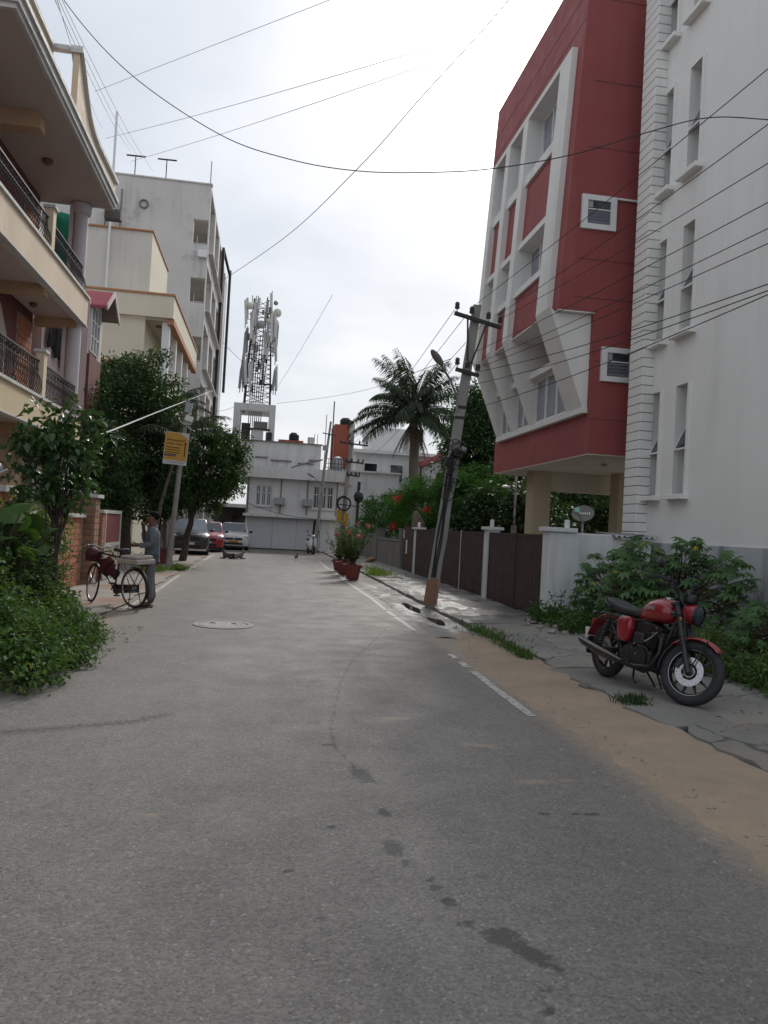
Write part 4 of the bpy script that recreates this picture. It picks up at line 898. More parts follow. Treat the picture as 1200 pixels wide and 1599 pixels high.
for k in range(7): x = cxT-.5+k*.13; cb.tube([(x, cyT-.6, z0+.2), (x+.04, cyT-.62, z1), (x*.9+.06*k-.2, cyT-.55, z2-random.uniform(.5, 3))], .03, 5)
cb.build('cable_run', 'black_plastic', tw)
random.seed(21)
for k in range(38):
    z = random.uniform(z1+1.0, z2-1.2); s = random.choice((-1, 1)); x = cxT+s*random.uniform(.25, 1.05); yv = cyT-random.uniform(.5, .95)
    if k < 3: x, z = cxT-1.15+.22*k*.7, z1+1.0+.1*k
    if k in (3, 4): x, z = cxT+1.0+.15*(k-3), z1+1.0
    hgt = random.choice((1.3, 1.6, 1.9)); p_ = MB().cbox((x, yv, z+hgt/2), (.17, .1, hgt), (R(random.uniform(-4,4)), R(random.uniform(-5,5)), R(random.uniform(-50,50)))).build('panel_antenna', 'far_white' if k % 3 else 'frame_grey', tw, bevel=.02)
    MB().tube([(x, yv+.1, z-.25), (x, yv+.1, z+hgt+.15)], .028, 5).build('mounting_pole', 'dark_metal', p_)
    MB().tube([(x, yv+.1, z+.4), (cxT+s*hw(z)*.8, cyT-.5, z+.4)], .022, 5).build('mounting_arm', 'dark_metal', p_)
for (dx, z, r, mt) in ((-.95, z2-.6, .22, 'far_white'), (1.15, z2-.9, .27, 'far_white'), (.0, z2-1.75, .26, 'grey_wall'), (1.0, z2-.25, .15, 'grey_wall'), (.55, z2-1.5, .2, 'far_white')):
    MB().lathe([(.01,-.12),(r*.6,-.09),(r,0),(r,.1),(r*.8,.12),(.01,.1)], (cxT+dx*.85, cyT-.9, z), 'y', 18).build('dish', 'frame_grey' if mt == 'grey_wall' else 'grey_cream', tw, smooth=True)
for k in range(26):
    z = random.uniform(z1+.5, z2-.5); x = cxT+random.uniform(-.95, .95); MB().cbox((x, cyT-random.uniform(.3,.8), z), (.16, .12, random.uniform(.25,.5))).build('radio_unit', random.choice(('dark_metal', 'frame_grey', 'grey_wall')), tw)
for x in (-.7, -.45, .3, .6): MB().tube([(cxT+x, cyT, z2-.6), (cxT+x, cyT, z2+.35)], .025, 5).build('top_rod', 'dark_metal', tw)
for (x, ww, zz, hh, mt) in ((TX0+.55, .55, z0+.2, 1.1, 'dark_metal'), (TX0+1.25, .7, z0+.2, .75, 'far_white'), (TX0+1.3, .9, z0+1.0, .45, 'grey_wall'), (TX1-.55, .4, z0+.2, .6, 'dark_metal')):
    bx('cabinet', mt, tw, x, x+ww, YT-.2, YT+.5, zz, zz+hh)
bx('cabinet_shelf', 'dark_metal', tw, TX0+.9, TX1-.3, YT-.3, YT+.5, z0+.93, z0+1.0)

# red stair tower and pale houses behind the trees
rt_ = thing('red_stair_tower', 'orange red rooftop block with black water tank behind the far poles', 'building', (5.2,56,0))
bx('tower', 'far_red', rt_, 4.62, 5.7, 55, 58, 4.6, 8.95); bx('side_strip', 'grey_cream', rt_, 5.7, 6.05, 54.95, 58, 4.6, 9.0); bx('base', 'far_white', rt_, 4.4, 9.5, 55.1, 66, 0, 5.6); bx('roof_edge', 'far_white', rt_, 4.3, 9.6, 54.9, 66, 5.6, 5.72)
MB().lathe([(.42,0),(.45,.12),(.45,.4),(.3,.55)], (5.5,56,9.0), seg=16).build('water_tank', 'black_plastic', rt_, smooth=True); MB().tube([(4.5,55.2,5.7),(4.5,55.2,10.6)], .045, 6).build('pipe', 'dark_metal', rt_); MB().tube([(4.0,55.2,5.7),(4.0,55.2,9.6)], .03, 6).build('pipe', 'galvanised', rt_)
ph = thing('pale_house', 'pale grey house behind the coconut palm', 'house', (10,60,0))
bx('wall', 'far_white', ph, 6.6, 13.2, 58, 68, 0, 7.3); bx('roof_slab', 'far_white', ph, 6.2, 13.6, 57.5, 68, 7.3, 7.55); bx('slab_band', 'grey_cream', ph, 6.3, 13.4, 57.6, 58, 4.4, 4.7); bx('terrace', 'far_white', ph, 8, 12, 60, 66, 7.55, 9.6)
for x in (7.2, 9.2, 11.5): w_ = bx('window', 'window_white', ph, x, x+1.1, 57.9, 57.99, 5.2, 6.6); bx('pane', 'glass_dark', w_, x+.08, x+1.02, 57.88, 57.9, 5.28, 6.52)
qh = thing('white_cottage', 'small white house with pinkish roof edge behind the leaning pole', 'house', (13.6,52,0))
bx('wall', 'far_white', qh, 11.7, 14.9, 50, 58, 0, 6.5); bx('roof_edge', 'roof_pink', qh, 11.5, 13.1, 49.7, 58, 6.5, 6.9); bx('roof_edge', 'far_white', qh, 13.1, 15.1, 49.8, 58, 6.5, 6.65)
for x in (12.2, 13.9): w_ = bx('window', 'frame_grey', qh, x, x+.65, 49.9, 49.99, 3.8, 5.6); bx('pane', 'glass_dark', w_, x+.06, x+.59, 49.88, 49.9, 3.86, 5.54)
# ---------------------------------------------------------------- vegetation
random.seed(5)
def shrub(name, label, cs, crad, per, leaf, ln, wd, base, stems=20, flat=.8, cat='shrub', group=None, part='foliage', bark='bark', sr=.012):
    t = thing(name, label, cat, base, group=group); cs = np.array(cs)
    mb = MB(); b0 = Vector(base)
    for i in rng.choice(len(cs), min(stems, len(cs)), replace=False):
        r0 = b0+Vector((random.uniform(-.25,.25), random.uniform(-.25,.25), 0)); r0.x = lerp(r0.x, cs[i][0], .5); r0.y = lerp(r0.y, cs[i][1], .5)
        mb.tube(limb(r0, cs[i], .05, 5, .05), [lerp(sr, sr*.3, k/5) for k in range(6)], 5)
    mb.build('stem', bark, t, smooth=True)
    P, D, Nn, l_, w_, var = clump_leaves(cs, crad*(.7+.6*rng.random(len(cs))), per, ln, wd, flat=flat)
    leafmesh(part, P, D, Nn, l_, w_, leaf, parent=t, var=var, droop=.15)
    return t
def scatter(n, f):
    o = []
    while len(o) < n:
        q = f()
        if q is not None: o.append(q)
    return o
U = random.uniform
# left verge growth
def sprigs(name, label, roots, h, nleaf, leaf, ln, wd, base, cat='weeds', lean=.3, sr=.004, parts='foliage'):
    t = thing(name, label, cat, base); mb = MB(); P, D, Nn, LN, V = [], [], [], [], []
    for (x, y_, z) in roots:
        hh = h*U(.45,1.15); tip = Vector((x+random.gauss(0,lean)*hh, y_+random.gauss(0,lean)*hh, z+hh)); pts = limb((x,y_,z-.03), tip, -.04, 5, .04); mb.tube(pts, [sr*1.5, sr*1.3, sr*1.1, sr, sr*.7, sr*.4], 4); vv = random.random(); sz = U(.6,1.35); a = U(0,6.28)
        for j in range(nleaf):
            f = lerp(.15, 1, (j+random.random())/nleaf)*5; i = min(int(f), 4); p_ = pts[i].lerp(pts[i+1], f-i); a += 2.4; P.append(tuple(p_)); D.append((math.cos(a), math.sin(a), U(-.1,.7))); Nn.append((-.5*math.cos(a)+U(-.3,.3), -.5*math.sin(a)+U(-.3,.3), 1)); LN.append(ln*sz*U(.6,1.15)*(1.15-.5*f/5)); V.append(min(1, .7*vv+U(0,.3)))
    mb.build('stem', 'leafstem', t); LN = np.array(LN); leafmesh(parts, P, D, np.array(Nn), LN, LN*wd, leaf, parent=t, var=np.array(V), droop=.22); return t
M('leafstem', (.05,.07,.025), (.08,.06,.035), 9, .8, 0)
def hedge_top(x, y):       # height profile of the spreading shrub
    e = min((x+4.6)/1.2, 1, (-1.85-.1*math.sin(y*3)-max(0, y-9.2)*.33-x)/1.05+.06, (y-6.95)/1.0+.08, (11.6-y)/.9)
    return max(0, min(1, e))**.6*(.75+.35*math.sin(x*2+1)*math.cos(y*1.7)+.35*max(0, -2.2-x))
def fh_():
    x, y_ = U(-4.6, -1.8), U(6.95, 11.9); h = hedge_top(x, y_)
    if h < .06: return None
    return (x, y_, h*(1-.75*random.random()**2.2))
shrub('spreading_shrub', 'low spreading dark green shrub growing over the left road edge', scatter(380, fh_), .2, 110, 'leaf_mid', .06, .034, (-3.0,9.3,0), 60)
sprigs('upright_weeds', 'upright leafy weeds standing out of the low shrub on the left', scatter(230, lambda: (lambda x, y_: (x, y_, max(0, hedge_top(x, y_)-.25)) if hedge_top(x, y_) > .12 else None)(U(-4.2,-1.95), U(7.1,11.2))), .5, 16, 'leaf_yellow', .10, .4, (-3.1,9.0,0))
sprigs('broad_weeds', 'broad leaved weeds below the small tree on the left', scatter(130, lambda: (U(-3.7,-2.55), U(8.6,11.0), U(.35,.8))), .7, 15, 'leaf_dark', .15, .5, (-3.2,9.8,0))
shrub('weed_fringe', 'loose weeds trailing from the shrub onto the asphalt', scatter(70, lambda: (U(-2.9,-1.8)-.2*random.random(), U(7.0,10.3), U(.02,.12)) ), .16, 45, 'leaf_weed', .06, .018, (-2.2,8.5,0), 30, cat='weeds')
shrub('yellow_shrub', 'upright yellow green shrub behind the dark spreading one', scatter(70, lambda: (-3.2+random.gauss(0,.2), 11.6+random.gauss(0,.3), U(.6,1.0+.85*random.random()))), .14, 55, 'leaf_yellow', .06, .024, (-3.2,11.6,0), 40, flat=1.2)
shrub('climber_shrub', 'dark leafy shrub against the brick wall on the left', scatter(150, lambda: (U(-3.9,-3.0), U(8.3,12.2), U(.6,1.55))), .24, 70, 'leaf_dark', .08, .045, (-3.5,10.4,0), 30)
t = thing('broadleaf_plant', 'large round-leaved plant at the left picture edge', 'plant', (-3.1,9.0,0))
mb = MB(); spots = []
for k in range(46):
    p1 = Vector((U(-3.6,-2.45), U(8.4,9.6), U(.95,1.78))); mb.tube(limb((-3.1+U(-.2,.2),9.0+U(-.2,.2),.0), p1, .05, 5, .03), .008, 5); spots.append(p1)
mb.build('stem', 'bark', t)
bl_ = MB(); Nn_ = 14; bl_.add([(0,0,0)]+[(.13*math.cos(a)*(1+.1*math.cos(a)), .12*math.sin(a), .025*math.cos(2*a)-.02) for a in [2*math.pi*k/Nn_ for k in range(Nn_)]], [(0, k+1, (k+1) % Nn_+1) for k in range(Nn_)])
lms = []
for k in range(4):
    lm = bl_.mesh('leaf', 'leaf_mid', smooth=True, angle=80); a = lm.attributes.new('var', 'FLOAT', 'FACE'); a.data.foreach_set('value', [.15+.16*k]*len(lm.polygons)); lms.append(lm)
for p1 in spots: s = U(.75,1.3); piece('leaf', random.choice(lms), t, p1, (U(-.6,.6), U(-.6,.6)+.3, U(0,6)), (s,s,s))
# small tree
make_tree('small_tree', 'small glossy leaved tree rising from the shrubs on the left', (-2.62,10.5,0), 3, (-2.68,10.5,2.28), (.55,.55,.72), ('leaf_glossy', .125, .075), 62, 24, .2, .035, (-2.66,10.5,1.75), shell=.35)
# dark trees before the cream house
make_tree('dark_tree', 'broad dark tree in front of the cream house', (-4.4,26,0), 7, (-4.55,26.3,4.3), (1.75,2.0,2.55), ('leaf_black', .14, .065), 170, 180, .62, .16, group=None)
make_tree('dark_tree', 'dark tree behind the stone pillar on the left', (-4.9,23,0), 5, (-4.9,23.4,2.7), (1.0,1.7,2.0), ('leaf_black', .13, .06), 90, 160, .5, .12)
make_tree('kerb_tree', 'leafy dark green tree overhanging the parked cars', (-2.95,29.6,0), 5, (-2.25,29.2,3.6), (1.35,1.4,1.65), ('leaf_dark', .13, .065), 120, 150, .42, .12, (-2.6,29.4,2.9))
make_tree('dark_tree', 'low dark tree between the street pole and the parked cars', (-3.6,28,0), 5, (-3.7,27.8,2.7), (1.1,1.5,1.2), ('leaf_black', .13, .06), 80, 160, .5, .1)

def frond_parts(t, base, az, el, ln, leaf, lw, nleaf=46, curl=1.3, leaflen=.55, droop=.45, mat_r='leaf_palm', rach='bark', width=.03):
    d = Vector((math.cos(az)*math.cos(el), math.sin(az)*math.cos(el), math.sin(el))); pts = [Vector(base)]; k = 14
    for i in range(k):
        pts.append(pts[-1]+d*(ln/k)); e2 = curl*(.35+i/k)/k; ax = Vector((-math.sin(az), math.cos(az), 0)); d = (Matrix.Rotation(e2, 3, ax)@d).normalized()
        d.z = max(d.z, -.96); d.normalize()
    fr = MB().tube(pts, [lerp(width, .006, i/k) for i in range(k+1)], 5).build('frond', rach, t)
    P, D, Nn = [], [], []; LL = []
    for i in range(nleaf):
        s = .12+.88*(i+.5)/nleaf; f = s*k; j = min(int(f), k-1); p = pts[j].lerp(pts[j+1], f-j); tg = (pts[j+1]-pts[j]).normalized(); sd = tg.cross(Vector((0,0,1))); sd = sd.normalized() if sd.length > .05 else Vector((-math.sin(az), math.cos(az), 0)); upv = sd.cross(tg)
        for sg in (-1, 1):
            dd = sd*sg*U(.75,1.)+tg*U(.45,.7)-Vector((0,0,1))*droop*U(.6,1.4); P.append(p); D.append(dd); Nn.append(upv*U(.6,1)+sd*U(-.3,.3)); LL.append(leaflen*math.sin(math.pi*(.12+.8*s))**.6*U(.85,1.1))
    lf = leafmesh('leaflets', [tuple(a) for a in P], [tuple(a) for a in D], np.array([tuple(a) for a in Nn]), np.array(LL), np.array(LL)*lw, mat_r, parent=None, droop=.25)
    lf.parent = fr; lf.location = -ORI[t.name]
    return fr
def areca(label, base, h, n, ln, seed):
    random.seed(seed); t = thing('areca_palm', label, 'palm', base); b = Vector(base); tp = b+Vector((U(-.3,.3), 0, h)) if seed != 3 else b+Vector((.75, .2, h))
    MB().tube(limb(b, tp, 0, 6, .01), [.075,.07,.065,.06,.055,.05,.05], 8).build('trunk', 'palm_bark', t, smooth=True)
    for k in range(n): frond_parts(t, tp, k*2.4+U(-.3,.3), U(.25,1.25), ln*U(.8,1.1), None, .06, 30, 1.5, .5, .35)
areca('slender leaning palm among the dark trees on the left', (-3.6,25,0), 4.1, 10, 1.8, 3)
areca('feathery palm standing before the veranda columns', (-3.55,29.4,0), 5.6, 11, 1.7, 4)
# coconut palm
random.seed(9)
t = thing('coconut_palm', 'tall coconut palm with drooping fronds and hanging dry skirt', 'palm', (9.6,48,0)); b = Vector((9.6,48,0)); tp = Vector((9.0,48,8.9))
MB().tube(limb(b, tp, 0, 10, .006), [lerp(.42,.26,i/10) for i in range(11)], 12).build('trunk', 'palm_bark', t, smooth=True)
for k in range(36):
    el = [1.35,1.1,.8,.5,.25,-.05][k % 6]+U(-.12,.12); frond_parts(t, tp+Vector((0,0,.2*(el))), k*2.399, el, U(3.9,5.0)*(.9 if el > 1 else 1), None, .07, 64, [.9,1.25,1.6,1.75,1.6,1.2][k % 6], .95, .9, width=.05)
for k in range(11): frond_parts(t, tp+Vector((0,0,-.25)), k*.57+U(-.2,.2), -1.0+U(-.15,.1), U(2.0,2.9), None, .05, 34, .35, .5, .8, 'dead_frond', 'dead_frond')
cn = MB().ell((0,0,0), (.13,.13,.16), 10, 7).mesh('coconut', 'leaf_yellow', smooth=True); a_ = cn.attributes.new('var', 'FLOAT', 'FACE'); a_.data.foreach_set('value', [.2]*len(cn.polygons))
for k in range(7): piece('coconut', cn, t, tp+Vector((.38*math.cos(k*.9), .38*math.sin(k*.9), -.25-.12*(k % 2))))
# flowering shrubs behind the low wall
random.seed(12)
def gul(label, c, r, ncl, per, flowers, base):
    t = make_tree('flowering_shrub', label, base, 4, c, r, ('leaf_bright', .15, .05), ncl, per, .45, .09, shell=.5, flat=.5, cat='shrub')
    for fx, fy, fz, fr in flowers:
        n_ = 46; o = unit(n_)*fr*(rng.random(n_)[:, None]**.5); leafmesh('blossom', np.array((fx, fy, fz))+o, o+unit(n_)*.05, unit(n_)+np.array((0,0,.6)), .09, .07, 'flower_red', parent=t)
    return t
gul('green shrub with red blossoms behind the low grey wall', (6.6,33.5,2.55), (1.35,3.6,1.35), 130, 85, [(5.35,31.2,2.9,.2),(5.3,31.4,1.75,.15)], (6.6,33.5,0))
gul('green flowering shrub behind the long brown gate', (7.4,28.2,2.75), (1.5,1.9,1.4), 110, 85, [(5.85,27.6,2.4,.1)], (7.4,28.2,0))
gul('dark green shrub beside the far poles', (6.2,40.5,2.3), (1.2,3.4,1.5), 90, 80, [], (6.2,40.5,0))
gul('green shrub spreading beneath the big dark tree', (9.4,27.5,2.2), (1.5,1.8,1.3), 90, 80, [], (9.4,27.5,0))
make_tree('big_dark_tree', 'tall dark tree left of the red building', (9.6,35,0), 8.5, (9.75,35,5.3), (1.55,1.9,3.4), ('leaf_black', .22, .1), 150, 110, .65, .2)
for i, (x, y_, h, lb) in enumerate(((12.2,31,5.6,'dark tree behind the stilt parking, nearest the concrete column'),(15.2,29,5.2,'dark tree behind the stilt parking near the white building'),(13.6,36,7.0,'tall dark tree further back behind the stilt parking'),(11.2,27.0,3.6,'low dark tree behind the brown double gate'),(10.4,31.5,4.4,'dark bushy tree beyond the grey lamp post'),(8.6,25.6,3.2,'dark shrub-like tree just behind the double gate'),(18.5,31,5.5,'dark tree far behind the white building corner'))):
    make_tree('dark_tree', lb, (x,y_,0), h, (x,y_,h*.52), (1.9,1.9,h*.52), ('leaf_black', .22, .1), 100, 120, .7, .15)
# castor-like bush beside the motorcycle
def palmate(name, label, pts, base, r=.13, lobes=7, mat='leaf_castor', flowers=0, cat='bush', sr=.014):
    t = thing(name, label, cat, base); mb = MB(); P, D, Nn, LN, V = [], [], [], [], []
    b0 = Vector(base)
    hubs = [Vector((U(-.25,.25)*2+b0.x, U(-.5,.5)+b0.y, U(.2,.5)+b0.z)) for _ in range(8)]
    for q in pts:
        q = Vector(q); h = min(hubs, key=lambda v: (v-q).length)
        mb.tube(limb(h, q, .06, 4, .04), [sr*.8, sr*.6, sr*.45, sr*.3, sr*.25], 4)
        nrm = Vector((U(-.5,.5)-.1, U(-.6,.3)-.2, 1)).normalized(); a1 = nrm.orthogonal().normalized(); a2 = nrm.cross(a1); ph = U(0,6); s = r*U(.65,1.25); v = random.random()
        for k in range(lobes):
            a = ph+(k-(lobes-1)/2)*.82; dd = a1*math.cos(a)+a2*math.sin(a)-Vector((0,0,.25)); P.append(tuple(q)); D.append(tuple(dd)); Nn.append(tuple(nrm)); LN.append(s*(1-.12*abs(k-(lobes-1)/2))); V.append(min(1, v*.85+U(0,.15)))
    for h in hubs: mb.tube(limb((h.x*.6+b0.x*.4, h.y*.6+b0.y*.4, b0.z-.05), h, .0, 4, .03), [sr*1.6, sr*1.4, sr*1.2, sr, sr*.8], 5)
    mb.build('stem', 'bark', t)
    LN = np.array(LN); leafmesh('foliage', P, D, np.array(Nn), LN, LN*.42, mat, parent=t, var=np.array(V), droop=.18, fold=.12)
    if flowers:
        idx = rng.choice(len(pts), flowers)
        for i in idx:
            n_ = 8; c = np.array(pts[i])+np.array((-.05,-.08,.03)); leafmesh('flower', np.repeat(c[None], n_, 0), unit(n_)+np.array((-.3,-.6,.2)), unit(n_), .05, .04, 'flower_yellow', parent=t)
    return t
random.seed(31)
def fb():
    x, y_ = U(5.15,6.95), U(9.9,13.0); e = max(hh*(1-((x-a)/ra)**2-((y_-b)/rb)**2) for a, b, ra, rb, hh in ((5.7,12.1,.55,.8,.75),(6.0,11.6,.6,.8,1.0),(6.5,11.0,.6,.7,1.05),(6.25,12.2,.5,.6,.9),(5.6,11.0,.5,.7,.6),(6.75,10.3,.4,.55,.8)))
    if e < .02: return None
    h = 1.62*e**.5
    return (x, y_, .12+h*(1-.8*random.random()**1.8))
palmate('castor_bush', 'tall castor bush with yellow flowers behind the red motorcycle', scatter(620, fb), (6.05,11.4,.12), .165, flowers=6)
def fb2():
    x, y_ = U(5.45,7.1), U(6.6,9.2); e = 1-((x-6.35)/.9)**2-((y_-7.9)/1.35)**2
    if e < .02: return None
    return (x, y_, .12+1.08*e**.5*(1-.8*random.random()**1.8))
palmate('castor_bush', 'castor bush against the grey dado at the right picture edge', scatter(300, fb2), (6.35,7.9,.12), .15)
for i, (x, y_, h, lb) in enumerate(((6.95,10.2,1.0,'thin castor seedling standing before the stained dado'),(6.9,9.3,.75,'short lone seedling before the grey dado'))):
    palmate('castor_seedling', lb, [(x+U(-.2,.2), y_+U(-.15,.15), .15+h*U(.55,1)) for _ in range(16)], (x,y_,.12), .1, cat='seedling')
shrub('weeds', 'rank green weeds between the motorcycle and the right building', scatter(330, lambda: (U(5.02,7.1), U(3.6,9.6), .12+U(.0,.42)*min(1, .4))+() if False else (U(5.05,7.1), U(3.6,9.4), .14+abs(random.gauss(0,.17)))), .17, 70, 'leaf_weed', .07, .022, (6.0,6.8,.1), 60, flat=1.0, cat='weeds')
sprigs('tall_weeds', 'tall stalky weeds right of the motorcycle', scatter(330, lambda: (U(5.05,7.1), U(3.8,9.6), .12)), .55, 17, 'leaf_weed', .10, .35, (6.0,7.0,.1))
shrub('weeds', 'green weeds at the foot of the white compound wall', scatter(120, lambda: (U(4.7,6.2), U(11.3,13.1), .13+abs(random.gauss(0,.13)))), .15, 60, 'leaf_mid', .07, .03, (5.4,12.5,.1), 30, flat=1.0, cat='weeds')
# grass tufts on the footpath and verges
def grass(label, spots, blades, h=.16, mat='leaf_weed'):
    P, D, Nn, LN = [], [], [], []
    for (x, y_, z, rx, ry) in spots:
        n_ = blades; P += [(x+random.gauss(0,rx), y_+random.gauss(0,ry), z) for _ in range(n_)]; D += [(random.gauss(0,.45), random.gauss(0,.45), 1) for _ in range(n_)]; LN += [h*U(.4,1.2) for _ in range(n_)]
    LN = np.array(LN); o = leafmesh('grass', P, D, unit(len(P)), LN, LN*.09+.004, mat, droop=.35, kind='stuff'); return tag(o, label, 'grass')
grass('tufts of green grass between the sand and the footpath', [(3.5,11.9,.04,.12,.4),(3.55,11.2,.04,.12,.3),(3.45,10.2,.03,.07,.25),(3.42,9.6,.03,.05,.12)], 230, .13)
grass('dark dry tuft in the footpath crack below the motorcycle', [(3.62,7.0,.05,.09,.07),(3.58,6.85,.05,.05,.05)], 330, .09, 'leaf_black')
grass('grass patch beside the potted plants', [(4.0,26.6,.09,.25,1.2),(3.75,25.2,.06,.15,.5)], 500, .16, 'leaf_yellow')
grass('grass at the foot of the street pole with the yellow sign', [(-3.1,23.2,.02,.2,.35),(-2.5,24.3,.01,.12,.2)], 380, .2, 'leaf_yellow')
# litter and rubble where the weeds meet the slabs
random.seed(3)
for i in range(26):
    x, y_ = U(4.35,5.15), U(11.2,12.9); s = U(.025,.07)
    mb = MB().ell((0,0,0), (s*U(.7,1.4), s*U(.7,1.4), s*U(.4,.8)), 7, 5); mb.v = [(a+U(-.2,.2)*s, b_+U(-.2,.2)*s, c+U(-.1,.1)*s) for a, b_, c in mb.v]
    o = mb.build('rubble', 'debris'); o.location = (x, y_, .14); tag(o, 'small piece of rubble in front of the castor bush', 'rubble', 'rubble before the castor bush')

# loose grit on the sand and fallen leaves: too small to tell apart
def grit(name, label, n_, f, smin, smax, mat):
    mb = MB()
    for k in range(n_):
        x, y_, z = f(); s = U(smin, smax); a = U(0,6.28); q = [Vector((math.cos(a+i*1.57)*s*U(.6,1.2), math.sin(a+i*1.57)*s*U(.6,1.2), 0)) for i in range(4)]; c = Vector((x,y_,z))
        mb.add([c+v for v in q]+[c+Vector((U(-.2,.2)*s, U(-.2,.2)*s, s*U(.4,.9)))], [(0,1,4),(1,2,4),(2,3,4),(3,0,4)])
    return tag(mb.build(name, mat, kind='stuff'), label, name)
random.seed(77)
grit('gravel', 'fine stones and clods scattered over the sandy verge', 1300, lambda: (lambda y_: (min(3.55, max(2.3, random.gauss(3.05,.36))), y_, .012))(U(2.3,11.6)), .004, .016, 'debris')
grit('gravel', 'loose grit on the asphalt', 900, lambda: (U(-2.4,2.5), 2+abs(random.gauss(0,4)), .0), .002, .006, 'debris')
n_ = 420; PX = np.array([(U(3.5,5.2), U(2.5,13), .16) if k % 3 else (U(-2.4,-1.6), U(6.9,11.5), .006) for k in range(n_)]); LN = rng.uniform(.03,.08,n_)
leafmat('leaf_dry', (.11,.07,.035), (.22,.16,.07), .1, .8)
D_ = unit(n_); D_[:,2] *= .15; tag(leafmesh('leaf_litter', PX, D_, np.tile((0,0,1.),(n_,1))+unit(n_)*.2, LN, LN*.45, 'leaf_dry', kind='stuff'), 'dry fallen leaves on the footpath and road edge', 'leaves')
# ---------------------------------------------------------------- red motorcycle
def text_mesh(body, size, mat, ext=.002, bold=False):
    c = bpy.data.curves.new('t', 'FONT'); c.body = body; c.size = size; c.extrude = ext; c.align_x = 'CENTER'; c.align_y = 'CENTER'; c.resolution_u = 3
    if bold: c.offset = size*.02
    o = bpy.data.objects.new('t', c); col.objects.link(o); me = bpy.data.meshes.new_from_object(o); bpy.data.objects.remove(o); me.materials.clear(); me.materials.append(MATS[mat]); return me
m, n, l, p = nodes('moto_red'); p.inputs['Base Color'].default_value = (.25,.009,.016,1); p.inputs['Roughness'].default_value = .3; p.inputs['Coat Weight'].default_value = .7; p.inputs['Coat Roughness'].default_value = .08
g = n.new('ShaderNodeNewGeometry').outputs['Position']; l.new(mrange(n, l, noise(n, l, g, 9, 5), .35, .7, .24, .42), p.inputs['Roughness'])
M('moto_black', (.010,.010,.011), (.016,.016,.017), 8, .38, .05, 60); M('engine_grey', (.06,.06,.062), (.04,.04,.042), 12, .42, .1, 60, metal=.7); M('seat_vinyl', (.018,.018,.019), (.025,.025,.026), 10, .6, .3, 60)
M('disc_steel', (.55,.55,.56), (.45,.45,.46), 20, .3, .05, 60, metal=.85); M('amber', (.5,.12,.01), None, 5, .3, 0); M('lamp_glass', (.5,.5,.5), None, 5, .1, 0); M('exhaust_steel', (.12,.115,.11), (.08,.078,.075), 15, .28, .02, 50, metal=.9)
mo = thing('motorcycle', 'red and black motorcycle parked on the footpath slabs leaning on its stand', 'motorcycle', (3.93,7.42,.092), math.atan2(-.992,.127), world=False)
mo.rotation_euler = (R(-7.5), 0, math.atan2(-.992,.127))
WB, WR_ = .69, .31
HEAD = Vector((.40,0,.86)); AX = Vector((.44,0,-.90)).normalized()     # steering axis through the head tube
STEER = Matrix.Translation(HEAD)@Matrix.Rotation(R(-27), 4, AX)@Matrix.Translation(-HEAD)
def steer(mb): mb.v = [tuple(STEER@Vector(v)) for v in mb.v]; return mb
idf = lambda mb: mb
def wheel(cx_, rad, hw, tf, disc, seg=40):
    c = (cx_, 0, rad)
    w_ = tf(MB().torus(c, rad-.052, .052, 'y', seg, 12, hw)).build('wheel', 'black_rubber', mo, smooth=True)
    tf(MB().lathe([(rad-.098,-hw*.62),(rad-.085,-hw*.66),(rad-.083,-hw*.5),(rad-.1,-hw*.2),(rad-.1,hw*.2),(rad-.083,hw*.5),(rad-.085,hw*.66),(rad-.098,hw*.62),(rad-.115,0),(rad-.098,-hw*.62)], c, 'y', seg, False)).build('rim', 'moto_black', w_, smooth=True)
    tf(MB().torus((cx_, -hw*.66, rad), rad-.092, .003, 'y', seg, 5)).build('rim_line', 'steel', w_)
    for k in range(10):
        a = 2*math.pi*k/10+.15; sp_ = MB(); d_ = Vector((math.cos(a), 0, math.sin(a))); n2 = Vector((-math.sin(a), 0, math.cos(a)))
        pr = [Vector(c)+d_*.03, Vector(c)+d_*(rad-.1)]; ring = lambda q, ww, t_: [q+n2*ww+Vector((0,-t_,0)), q+n2*ww+Vector((0,t_,0)), q-n2*ww+Vector((0,t_,0)), q-n2*ww+Vector((0,-t_,0))]
        sp_.loft([ring(pr[0], .012, .022), ring(pr[1], .009, .012)]); tf(sp_).build('spoke', 'moto_black', w_, bevel=.003)
    tf(MB().lathe([(.02,-.09),(.045,-.07),(.05,-.02),(.05,.02),(.045,.07),(.02,.09)], c, 'y', 18)).build('hub', 'engine_grey', w_, smooth=True)
    if disc:
        dd = tf(MB().lathe([(.078,-hw-.014),(.138,-hw-.014),(.138,-hw-.008),(.078,-hw-.008),(.078,-hw-.014)], (cx_,0,rad), 'y', 44, False)).build('brake_disc', 'disc_steel', w_)
        tf(MB().lathe([(.02,-hw-.016),(.052,-hw-.014),(.056,-hw-.008),(.02,-hw-.006)], c, 'y', 26)).build('disc_carrier', 'disc_steel', dd)
        hb = MB()
        for k in range(6): a = k*1.047; hb.cbox((cx_+.066*math.cos(a), -hw-.011, rad+.066*math.sin(a)), (.03,.008,.014), (0,-a,0))
        tf(hb).build('disc_bobbins', 'moto_black', dd); hl = MB()
        for k in range(24): a = k*.2618; r_ = .095+.026*(k % 2); hl.lathe([(.004,-hw-.0152),(.004,-hw-.0142)], (cx_+r_*math.cos(a), 0, rad+r_*math.sin(a)), 'y', 6)
        tf(hl).build('disc_holes', 'groove_dark', dd, kind='stuff')
        cal = tf(MB().cbox((cx_-.115, -hw-.012, rad+.055), (.05,.045,.1), (0,R(25),0))).build('caliper', 'moto_black', w_, bevel=.008)
    return w_
wheel(WB, WR_, .048, steer, True); wheel(-WB, .305, .055, idf, True)
